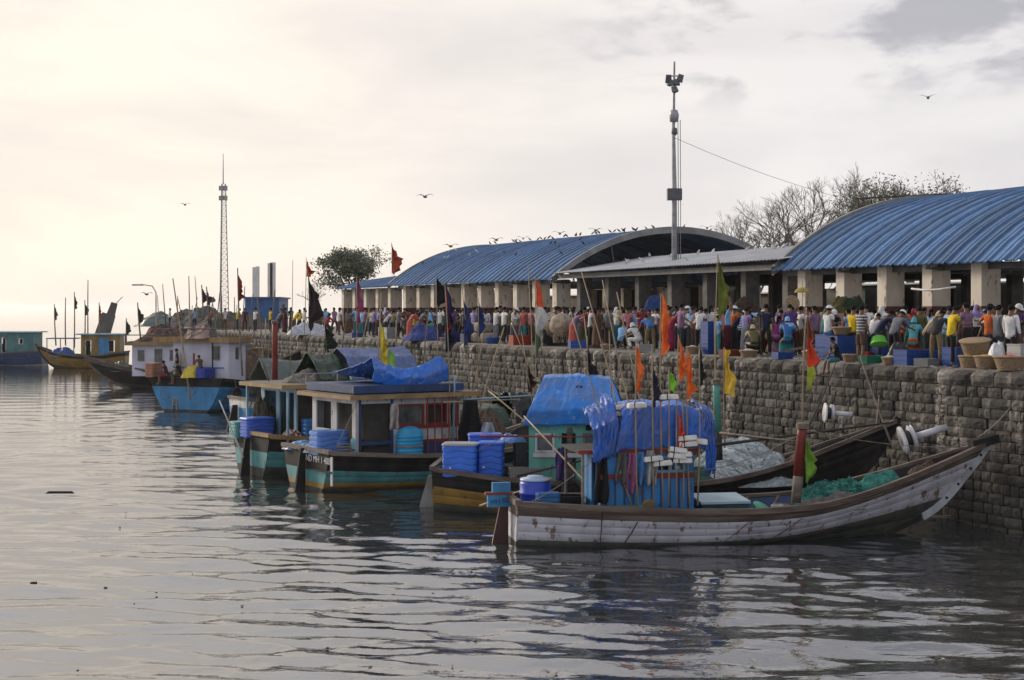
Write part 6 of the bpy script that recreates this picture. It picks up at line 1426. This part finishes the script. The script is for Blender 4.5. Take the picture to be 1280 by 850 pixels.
# roof truss frame above near shed
t = thing('roof_frame', 'bare rusty steel frame sticking out above the near shed ridge', 'frame', Q(S_of(1095, 60), 60, QZ)); mb = MB(); Yt = t.location.y
for k in range(4): mb.bar((-1.1+k*.8, 0, 7.0), (-1.1+k*.8, 0, 8.45), .09)
mb.bar((-1.3, 0, 8.5), (4.2, -.6, 8.75), .12, .1); mb.bar((-.8, 1.2, 8.1), (3.6, .8, 8.4), .1, .08)
for k in range(4): mb.bar((-1.1+k*1.1, -.7, 8.5), (-.4+k*1.1, 1.2, 8.35), .07)
mb.build('frame_members', mat('rusty_frame', (.09, .055, .04), rough=.9), t)['kind'] = 'stuff'
# ------------------------------------------------------------------ trees
def tree(p, h, spread, label, leafy, seed, levels=5, trunk_r=.22, leafc=None, nleaf=5000, lean=0., bare=1., split=.30, ls=.30):
    rt = random.Random(seed); t = thing('tree', label, 'tree', p); mb = MB(); tw = MB(); tips = []
    def grow(a, d, L, r, lv):
        n = 3; pts = [a]; q = a; dd = d.copy()
        for k in range(n):
            dd = (dd+Vector((rt.gauss(0, .12), rt.gauss(0, .12), rt.gauss(.03, .08)))).normalized(); q = q+dd*L/n; pts.append(q)
        (mb if lv > levels-3 else tw).tube(pts, [r*(1-.35*k/n) for k in range(n+1)], 7 if lv > levels-3 else 4, caps=False)
        if lv <= 2: tips.extend(pts[1:])
        if lv == 0: return
        for k in range(rt.choice((2, 3)) if lv > 1 else 3):
            ax = Vector((rt.gauss(0, 1), rt.gauss(0, 1), rt.gauss(0, .25))).normalized(); nd_ = (dd+ax*rt.uniform(.45, .8)*spread).normalized(); nd_.z = max(nd_.z, -.05)
            grow(q if k else q, nd_, L*rt.uniform(.66, .86), r*.62, lv-1)
        if rt.random() < .7: grow(pts[2], (dd+Vector((rt.gauss(0, .8), rt.gauss(0, .8), .1))).normalized(), L*.6, r*.4, max(0, lv-2))
    grow(Vector((0, 0, 0)), Vector((lean, 0, 1)).normalized(), h*split, trunk_r, levels)
    bark = mat('grey_bark', (.17, .145, .125), (.10, .085, .072), scale=6, rough=.95)
    mb.build('trunk', bark, t, True); o = tw.build('twigs', bark, t, True); o['kind'] = 'stuff'
    if leafy:
        lb = MB(); tips = [q for q in tips if mnoise.noise(q*.9) > .02] or tips
        for k in range(nleaf):
            c = rt.choice(tips)+Vector((rt.gauss(0, ls), rt.gauss(0, ls), rt.gauss(.05, ls*.7))); s = rt.uniform(.07, .15); u = Vector((rt.gauss(0, 1), rt.gauss(0, 1), rt.gauss(0, 1))).normalized(); v = u.orthogonal().normalized()
            lb.add([c-u*s, c+v*s*.5, c+u*s, c-v*s*.5], [(0, 1, 2, 3)])
        o = lb.build('leaves', leafc, t); o['kind'] = 'stuff'
    return t
leaf_m = mat('dusty_green_leaf', (.11, .13, .07), (.07, .085, .045), (.26, .26, .19), scale=1.2, rough=.6, island=.5, spot=.55)
def tp(px, d): Y = Yof(px, d); return Vector(((px-640)/FPX*Y, Y, QZ))
tree(tp(440, 46), 8.6, 1.7, 'spreading leafy tree with gaps in its crown at the far end of the sheds', True, 14, 6, .28, leaf_m, 10000, -.05, split=.25, ls=.36)
tree(tp(404, 50), 6.0, 1.3, 'thin bare-branched small tree left of the leafy tree', False, 5, 5, .14, None, 0, -.2, split=.26)
tree(tp(962, 66), 9.0, .85, 'bare rounded tree behind the canopy, left of the near shed', False, 21, 7, .26, None, 0)
tree(tp(926, 68), 7.6, .9, 'smaller bare tree at the end of the arched gable', False, 22, 6, .2, None, 0)
tree(tp(984, 70), 9.8, .8, 'fine-branched bare tree between the rounded one and the taller one', False, 29, 7, .2, None, 0)
tree(tp(942, 70), 8.6, .9, 'low bare tree filling the gap beside the arched gable', False, 31, 7, .2, None, 0)
tree(tp(1005, 72), 10.6, .8, 'taller bare tree just left of the near shed roof', False, 23, 7, .26, None, 0)
tree(tp(1040, 74), 10.4, .75, 'bare twiggy tree whose top shows over the near shed roof', False, 24, 7, .28, None, 0)
tree(tp(1136, 72), 11.0, .95, 'sparse leafy tree top showing above the near shed roof', True, 26, 6, .28, leaf_m, 2800, ls=.5)
tree(tp(1172, 70), 10.6, 1.0, 'second sparse leafy tree top, right of the first, above the near shed', True, 27, 6, .26, leaf_m, 2600, ls=.5)
# ------------------------------------------------------------------ birds
mw_ = mat('white_feathers', (.62, .62, .60), rough=.8); mk_ = mat('black_feathers', (.018, .018, .02), rough=.6); mg_ = mat('grey_feathers', (.25, .24, .23), rough=.8)
def bird_meshes(m, pose):
    b = MB(); b.lathe([(0, -.18), (.035, -.13), (.065, -.03), (.07, .05), (.05, .12), (.028, .15), (.036, .19), (.03, .22), (.008, .25), (0, .29)], 8); body = b
    w = MB()
    if pose == 'fly':
        for sd in (-1, 1): w.add([(0, .06, .02), (sd*.28, .10, .14), (sd*.58, .0, .05), (sd*.30, -.02, .12), (0, -.09, .02), (0, .06, .035), (sd*.28, .10, .155), (sd*.30, -.02, .135), (0, -.09, .035)], [(0, 1, 3, 4), (1, 2, 3), (8, 7, 6, 5), (7, 2, 6)])
    else:
        for sd in (-1, 1): w.add([(sd*.05, .1, .03), (sd*.085, .0, .02), (sd*.03, -.24, -.01), (sd*.04, 0, .06)], [(0, 1, 2), (0, 2, 3), (1, 3, 2), (0, 3, 1)])
    bm_ = body.mesh('body', m, True); wm = w.mesh('wings', m); return bm_, wm
BM = {(n_, s_): bird_meshes(m_, s_) for n_, m_ in (('white', mw_), ('black', mk_), ('grey', mg_)) for s_ in ('fly', 'perch')}
def bird(p, kind, pose, label, group=None, s=1., yaw=None):
    t = thing('bird', label, 'bird', p, rr.uniform(0, 6.28) if yaw is None else yaw, group); bm_, wm = BM[(kind, pose)]; t.scale = (s*.78,)*3
    o = ob('body', bm_, t); o.rotation_euler = (R(-90 if pose == 'fly' else -50), 0, 0)
    o2 = ob('wings', wm, t); o2.rotation_euler = (0, 0, 0) if pose == 'fly' else (R(35), 0, 0)
    if pose == 'perch': o.location.z = o2.location.z = .14
r6 = random.Random(8)
def on_roof(s, t): d, z = arch_pt(t); return Q(s, d, z+.1)
ORD = ['first', 'second', 'third', 'fourth', 'fifth', 'sixth', 'seventh', 'eighth', 'ninth', 'tenth', 'eleventh', 'twelfth', 'thirteenth', 'fourteenth']+['%dth' % k if k % 10 not in (1, 2, 3) else '%d%s' % (k, {1: 'st', 2: 'nd', 3: 'rd'}[k % 10]) for k in range(15, 60)]
def flock(pts, kind, lab, group, s):
    pts = sorted(pts, key=lambda p: p.x/p.y)
    for i, p in enumerate(pts): bird(p, kind, 'perch', lab % ORD[i], group, s*r6.uniform(.9, 1.05))
flock([on_roof(r6.uniform(s_mid0+.3, s_mid1-1), r6.choice((r6.uniform(.12, .5), .42+r6.uniform(-.03, .04)))) for i in range(34)], 'black', 'black crow, %s from the left on the blue roof of the middle shed', 'crows on the middle shed roof', 1.)
flock([on_roof(s_mid0+.1, .08+.86*i/14+r6.uniform(-.02, .02)) if i % 2 else on_roof(r6.uniform(s_mid0+1, s_mid1-1), .44) for i in range(14)], 'grey', 'grey bird, %s from the left along the ridge and arched edge of the middle shed', 'grey birds on the middle shed', .95)
def can_pt():
    s, d = r6.uniform(s_near1+1, s_mid0-2), r6.uniform(38.6, 43.5); return Q(s, d, 7.88+(s_mid0-s)*.006+(d-38)*.165)
flock([can_pt() for i in range(12)], 'white', 'white egret, %s from the left on the grey canopy roof', 'egrets on the grey canopy', 1.2)
flock([on_roof(r6.uniform(s_mid1-12, s_mid1), r6.uniform(.1, .35)) for i in range(8)], 'white', 'white bird, %s from the left on the far end of the middle shed roof', 'white birds on the middle shed', 1.1)
for i, (px, t_) in enumerate(((1010, .2), (1013, .3), (990, .12), (975, .08))): bird(on_roof(S_of(px, DE+3), t_), 'white' if i % 2 else 'grey', 'perch', ['grey bird', 'white bird', 'darker grey bird', 'small white bird'][i]+' on the near shed roof, '+['lower of the pair', 'upper of the pair', 'at its left slope', 'by its left eave'][i], 'birds on the near shed roof')
for i, (px, py, Y, k) in enumerate(((531, 246, 70, 'grey'), (1160, 122, 60, 'grey'), (231, 256, 110, 'black'), (183, 368, 90, 'grey'), (409, 326, 100, 'black'), (563, 308, 75, 'grey'), (620, 300, 80, 'grey'), (654, 298, 80, 'white'), (700, 292, 80, 'black'), (745, 288, 80, 'grey'), (884, 285, 80, 'grey'))):
    bird(P(px, py, Y), k, 'fly', ['gull gliding alone left of the mast against the sky', 'gull flying in the upper right sky', 'tiny dark bird left of the lattice tower', 'bird low over the far left boats', 'small bird above the leafy tree', 'grey bird above the curved shed end', 'bird flying over the middle roof', 'white bird over the middle roof ridge', 'dark bird over the middle roof ridge', 'bird left of the arched gable top', 'bird right of the mast over the gable'][i], None, 1.15, r6.uniform(-.6, .6))
for i, (px, py, Y, lab) in enumerate(((75, 618, 48, 'dark floating stick on the water at left'), (42, 723, 32, 'small dark scrap floating at lower left'))):
    o = MB().box((0, 0, 0), (.9 if i == 0 else .14, .12, .07), None, 0, .8).build('driftwood', M_black, None, False, P(px, py, Y)); o.location.z = .03; tag(o, lab, 'driftwood')

# ------------------------------------------------------------------ gear on the decks
rg = random.Random(99)
def coil(p, r0, label, m=None):
    pts = [Vector((r0*(1-.06*(k//16))*math.cos(k*.4)*(1+rg.uniform(-.05, .05)), r0*(1-.06*(k//16))*math.sin(k*.4), .03+.028*k/5)) for k in range(64)]
    o = MB().tube(pts, .022, 5).build('rope_coil', m or M_rope, None, True, p); tag(o, label, 'rope coil')
M_blrope = mat('blue_rope', (.05, .14, .35), scale=9, rough=.9); M_grrope = mat('green_rope', (.06, .22, .12), scale=9, rough=.9)
coil(E.at(4.4, -1.05, .5), .2, 'blue rope coil on the deck beside the ice box', M_blrope); coil(E.at(7.3, -.6, .5), .22, 'green rope coil by the foot of the red post', M_grrope); coil(B_.at(.6, -1.5, 1.2), .25, 'grey rope coil at the lettered transom corner'); coil(D.at(5.6, -1.2, 1.0), .24, 'grey rope coil behind the blue cabin')
def tyre(p, yaw, label, r0=.26):
    t = thing('tyre_fender', label, 'tyre', p, yaw); pr = [(r0+.075*math.cos(a), .075*math.sin(a)) for a in [2*math.pi*k/10 for k in range(11)]]
    o = MB().lathe(pr, 20).build('tyre', mat('old_rubber', (.022, .022, .022), (.05, .048, .045), scale=6, rough=.9), t, True); o.rotation_euler = (R(90), 0, 0)
    MB().tube([(0, 0, r0), (0, .1, r0+.5)], .012, 5).build('tyre_rope', M_rope, t)
tyre(B_.at(5.6, -2.22, .95), B_.h, 'old tyre hung on the black side near the middle boats'); tyre(D.at(4.0, -1.78, .75), D.h, 'old tyre on the black and yellow hull behind the white boat'); tyre(C_.at(.6, -3.0, 1.0), C_.h, 'old tyre on the right quarter of the sky-blue boat', .4)
M_brnet = mat('brown_net', (.14, .09, .06), (.07, .05, .04), (.3, .24, .18), scale=9, rough=.95, bump=1., bscale=36, spot=.58)
for (p, a, b, h, m, lab, sd) in ((B_.at(6.6, 0, 1.0), 1.3, 1.2, .9, M_brnet, 'brown net heap before the mast of the teal and yellow boat', 81), (A_.at(5.6, .2, 1.2), 1.4, 1.1, .8, M_tealnet, 'green net heap forward of the lettered cabin', 82), (A_.at(2.0, -.2, 3.22), .9, .8, .35, M_greynet, 'grey net spread over the ochre-edged roof', 83), (K.at(.8, -.6, 1.35), .6, .5, .5, M_brnet, 'brown net lump right of the red rods', 84), (D.at(6.2, .4, .9), .9, .9, .9, M_greynet, 'grey net pile between the bright tarpaulin and the pale heap', 85), (D.at(10.6, -.1, 1.3), .9, .5, .35, M_brnet, 'brown rope and net tangle at the bow of the net boat', 86), (E.at(11.0, 0, 1.55), .6, .25, .25, M_brnet, 'brown rope tangle just behind the raised white bow', 87), (J.at(6.2, 0, 1.3), 1.3, .9, .9, M_tealnet, 'green nets on the half-hidden light blue boat', 88), (C_.at(6.5, 0, 1.7), 2., 1.6, 1.6, M_brnet, 'brown nets forward of the lavender cabin', 89)):
    mound(p, a, b, h, m, lab, 'fishing net', rotz=rg.uniform(0, 3), seed=sd, rough=.4)
for i, (a, b, rr_, m, lab) in enumerate((
    (B_.at(5.0, -1.9, 1.2), B_.at(6.6, -1.5, 5.2), .035, M_bamboo, 'bamboo mast leaning forward beside the red rods'),
    (B_.at(4.9, 1.2, 3.1), B_.at(5.2, 1.0, 6.6), .03, M_oldwood, 'thin mast behind the ochre cabin roof'),
    (A_.at(3.9, -1.6, 1.2), A_.at(4.4, -1.4, 6.4), .035, M_bamboo, 'bamboo mast between the two cabins'),
    (A_.at(1.2, 1.2, 3.2), A_.at(.6, 1.6, 5.6), .03, M_oldwood, 'short leaning stick on the lettered cabin roof'),
    (J.at(2.0, 1.4, 1.4), J.at(1.6, 1.8, 6.4), .04, M_oldwood, 'grey mast left of the rust-red post'),
    (J.at(5.2, -1.4, 1.4), J.at(6.2, -1.6, 6.0), .04, M_bamboo, 'leaning bamboo mast right of the rust-red post'),
    (K.at(2.4, 1.0, 1.3), K.at(3.4, 1.4, 5.6), .03, M_bamboo, 'bamboo mast behind the green hooped cover'),
    (K.at(5.4, -1.0, 1.3), K.at(4.2, -1.4, 4.8), .03, M_oldwood, 'grey stick leaning over the black crumpled tarpaulin'),
    (C_.at(5.2, -2.0, 1.5), C_.at(5.8, -2.2, 7.0), .05, M_oldwood, 'dark mast right of the lavender cabin'),
    (C_.at(1.2, .5, 4.2), C_.at(4.8, 1.5, 4.6), .05, M_bamboo, 'bamboo lying on the lavender cabin roof'),
    (D.at(2.4, -1.4, 1.1), D.at(5.6, -1.55, 1.9), .03, M_dark, 'dark bamboo lying along the black and yellow deck'),
    (D.at(5.2, -1.3, .9), D.at(5.0, -1.5, 5.2), .025, M_bamboo, 'bamboo staff at the right corner of the bright tarpaulin'))):
    pole('spar', a, b, rr_, m, lab, 'pole')
for i, (a, b, sg, lab) in enumerate(((E.at(.2, -1.0, 1.1), E.at(2.0, -1.05, 2.3), .1, 'thin line from the white stern up to the red beam'), (B_.at(.1, -1.8, 1.4), B_.at(.9, -1.9, 3.0), .05, 'thin line from the lettered transom to the ochre roof'), (D.at(.1, -1.2, 1.3), D.at(2.6, -1.3, 2.6), .12, 'thin line above the ribbed tubs'), (B_.at(11.5, 0, 2.6), Q(S_of(760, QD), QD+.4, QZ), .4, 'mooring rope of the teal and yellow boat to the quay'), (A_.at(10.3, 0, 2.5), Q(S_of(560, QD), QD+.4, QZ), .4, 'mooring rope of the lettered-cabin boat to the quay'), (PB(E, 846, 590, -1.2), P(1003, 540, 37.9), .25, 'slack line from the marker poles to the red post'), (P(1003, 536, 37.9), E.at(12.2, 0, 2.2), .15, 'line from the red post to the white bow'))):
    rope(a, b, sg, .010, lab)
for i, (px, py, bt, y, c) in enumerate(((760, 600, E, -1.2, 'd8d4cc'), (880, 636, E, -1.2, '3f8f5a'), (618, 600, D, -1.2, 'c8c4bc'), (700, 612, D, -1.2, '3a6ab0'))):
    t = thing('jerrycan', ['white jerrycan by the black sheet on the white boat', 'green jerrycan at the right corner of the blue cabin', 'pale jerrycan behind the rudder head board', 'small blue jerrycan in front of the teal cabin', 'pale jerrycan near the lettered transom'][i], 'jerrycan', bt.at(bt.inv(PB(bt, px, py, y)).x, y+(.4 if bt is E else .15), (.45, .45, .75, .75, 1.2)[i]), rg.uniform(0, 3))
    MB().loft([[Vector((.12*k*x, .09*k*y, z)) for x, y in ((-1, -.7), (-.7, -1), (.7, -1), (1, -.7), (1, .7), (.7, 1), (-.7, 1), (-1, .7))] for k, z in ((.9, 0), (1, .03), (1, .27), (.8, .33), (.3, .34), (.3, .38))], True, True).build('can_body', M_plastic, t, False, None, col(c)); MB().tube([(-.05, 0, .34), (-.02, 0, .40), (.07, 0, .39), (.09, 0, .33)], .012, 5).build('handle', M_plastic, t, True, None, col(c))

fl_ = MB(); rf = random.Random(12)
for i in range(70):
    px = rf.choice((rf.uniform(60, 640), rf.uniform(560, 1240))); py = rf.uniform(560, 845) if px < 400 else rf.uniform(700, 845)
    Y = FPX*EYE/(py-387); c = Vector(((px-640)/FPX*Y, Y, .012)); s = rf.uniform(.015, .07)
    q = [c+Vector((s*rf.uniform(.5, 1)*math.cos(a), s*rf.uniform(.5, 1)*math.sin(a), rf.uniform(0, .015))) for a in (0, 1.3, 2.4, 3.6, 5)]; fl_.add(q+[c+Vector((0, 0, -.02))], [(0, 1, 2, 3, 4), (1, 0, 5), (2, 1, 5), (3, 2, 5), (4, 3, 5), (0, 4, 5)])
tag(fl_.build('flotsam', mat('flotsam', (.35, .31, .24), (.05, .05, .04), (.5, .5, .48), scale=1.2, rough=.8, lo=.48, hi=.52, coord='World')), 'scraps of flotsam drifting on the harbour water', 'flotsam', kind='stuff')

# ------------------------------------------------------------------ crowded far moorings
for i, (st, hd, L, B, hc, cc, lab) in enumerate((
    ((-24.5, 128), 20, 9, 3.2, H_blue, H_lav, 'small blue boat with white cabin beyond the dark boat'),
    ((-30.5, 139), 15, 9, 3.2, H_black, H_cy, 'small black boat with pale blue cabin by the quay tip'),
    ((-9.8, 79.0), 32, 8, 2.8, H_wh, H_tealc, 'white boat with small teal cabin tucked behind the rust-red post'),
    ((-20.8, 103), 25, 9, 3.2, H_teal, H_ochre, 'teal boat with ochre cabin right behind the lavender cabin'))):
    bt = Boat(lab, 'fishing boat', st, hd, L, B, [(0, 1.5), (.3, 1.2), (.6, 1.3), (.85, 1.8), (1, 2.4)], [(0, .4, H_moss), (.4, .8, hc), (.8, 1., H_black)], n=12)
    cb = MB(); x0, x1, y, z0, z1 = 1.2, 3.6, B*.33, 1.0, 3.1
    wn = [(.4, 1.0, 2.0, 2.7), (1.4, 2.0, 2.0, 2.7)]
    wall_panel(cb, (x0, -y), (x1, -y), z0, z1, .06, wn); wall_panel(cb, (x1, y), (x0, y), z0, z1, .06, wn); wall_panel(cb, (x0, y), (x0, -y), z0, z1, .06, [(.3, .9, 1.2, 2.7)]); wall_panel(cb, (x1, -y), (x1, y), z0, z1, .06, [])
    c = cb.build('cabin', cc, bt.root)
    for w in wn: window(c, (x0, -y), (x1, -y), w, H_wh, pane=False)
    MB().bb((x0-.4, -y-.25, z1), (x1+.4, y+.25, z1+.1)).build('cabin_roof', H_ochre if i % 2 else M_oldwood, bt.root)
    mound(bt.at(2.4, 0, 3.2), 1.1, .8, .5, (M_brnet, M_greynet, M_tealnet, T_green)[i], ['brown nets', 'grey nets', 'teal nets', 'green sheet'][i]+' on the roof of the '+lab.split(' with')[0], 'fishing gear', seed=120+i)
    for k, (dx, ln) in enumerate(((.9, 6.2), (3.9, 5.2), (5.4, 4.6))):
        pole('mast', bt.at(dx, rg.uniform(-1, 1), 1.2), bt.at(dx+rg.uniform(-.6, .6), rg.uniform(-1, 1), ln), .05, (M_oldwood, M_bamboo, M_dark)[k], ['tall', 'middle', 'short'][k]+' mast on the '+lab.split(' with')[0], 'mast')
for i in range(12):
    px = 196+i*10.5+rg.uniform(-3, 3); pole('mast', QP(px, .6), lift(QP(px, .6), rg.uniform(2.4, 4.4))+Vector((rg.uniform(-.5, .5), 0, 0)), .05, rg.choice((M_oldwood, M_dark, M_bamboo)), 'thin mast, %s from the left in the row over the far nets' % ORD[i], 'mast', 'masts over the far nets')
for i, (px, dd, t_, l_, ps) in enumerate(((212, .8, 'white', 'charcoal', 'stand'), (226, 1.0, 'brown', 'black', 'stoop'), (243, .6, 'sky blue', 'navy', 'stand'), (262, .7, 'red', 'black', 'stoop'), (281, .7, 'white', 'brown', 'stand'), (297, .6, 'yellow', 'navy', 'hands'), (306, .9, 'maroon', 'maroon', 'stand'))):
    person(QP(px, dd), rg.uniform(-90, 90), ps, t_, l_, '%s figure, %s from the left in front of the far net heaps' % (t_, ORD[i]), 'm')

for i, (px, dd, k, c, lab) in enumerate((
    (722, .6, 'c', '2a5aa8', 'low blue crate at the edge right of the cream bundles'), (758, .5, 'b', None, 'cane basket at the edge between the brown sari and the salmon shirt'), (806, .45, 'c', '9a9a98', 'white crate at the edge under the bending blue shirt'),
    (866, .6, 'b', None, 'cane basket at the feet of the big mauve shirt'), (912, .5, 'c', '7a3a2a', 'rusty brown crate right of the pale-tee boy'), (936, .45, 'b', None, 'small cane basket before the blue-striped shirt'), (978, .4, 'c', '24498e', 'flat blue crate below the seated magenta blouse'),
    (1012, .5, 'b', None, 'cane basket left of the boy on the coping'), (1062, .45, 'b', None, 'flat cane basket beside the striped tee'), (1090, .5, 'c', '2a7a5a', 'green crate at the edge under the lime basket'), (1112, .35, 'b', None, 'shallow cane basket below the grey tee'), (1158, .4, 'c', '8a8a88', 'grey crate before the low blue crate'), (556, .6, 'b', None, 'cane basket between the blue net and the dark bin'), (446, .5, 'c', '24498e', 'blue crate left of the lilac shirt'), (520, .5, 'c', '2a7a5a', 'green crate beside the coral sari'))):
    if k == 'b': basket(QP(px, dd), rg.uniform(.22, .32), rg.uniform(.16, .28), lab, rg.choice((None, 'b0b0a8', '6a5a48')))
    else: crate(QP(px, dd), (rg.uniform(.5, .7), .45, rg.uniform(.22, .34)), c, lab, WANG+rg.uniform(-.3, .3))
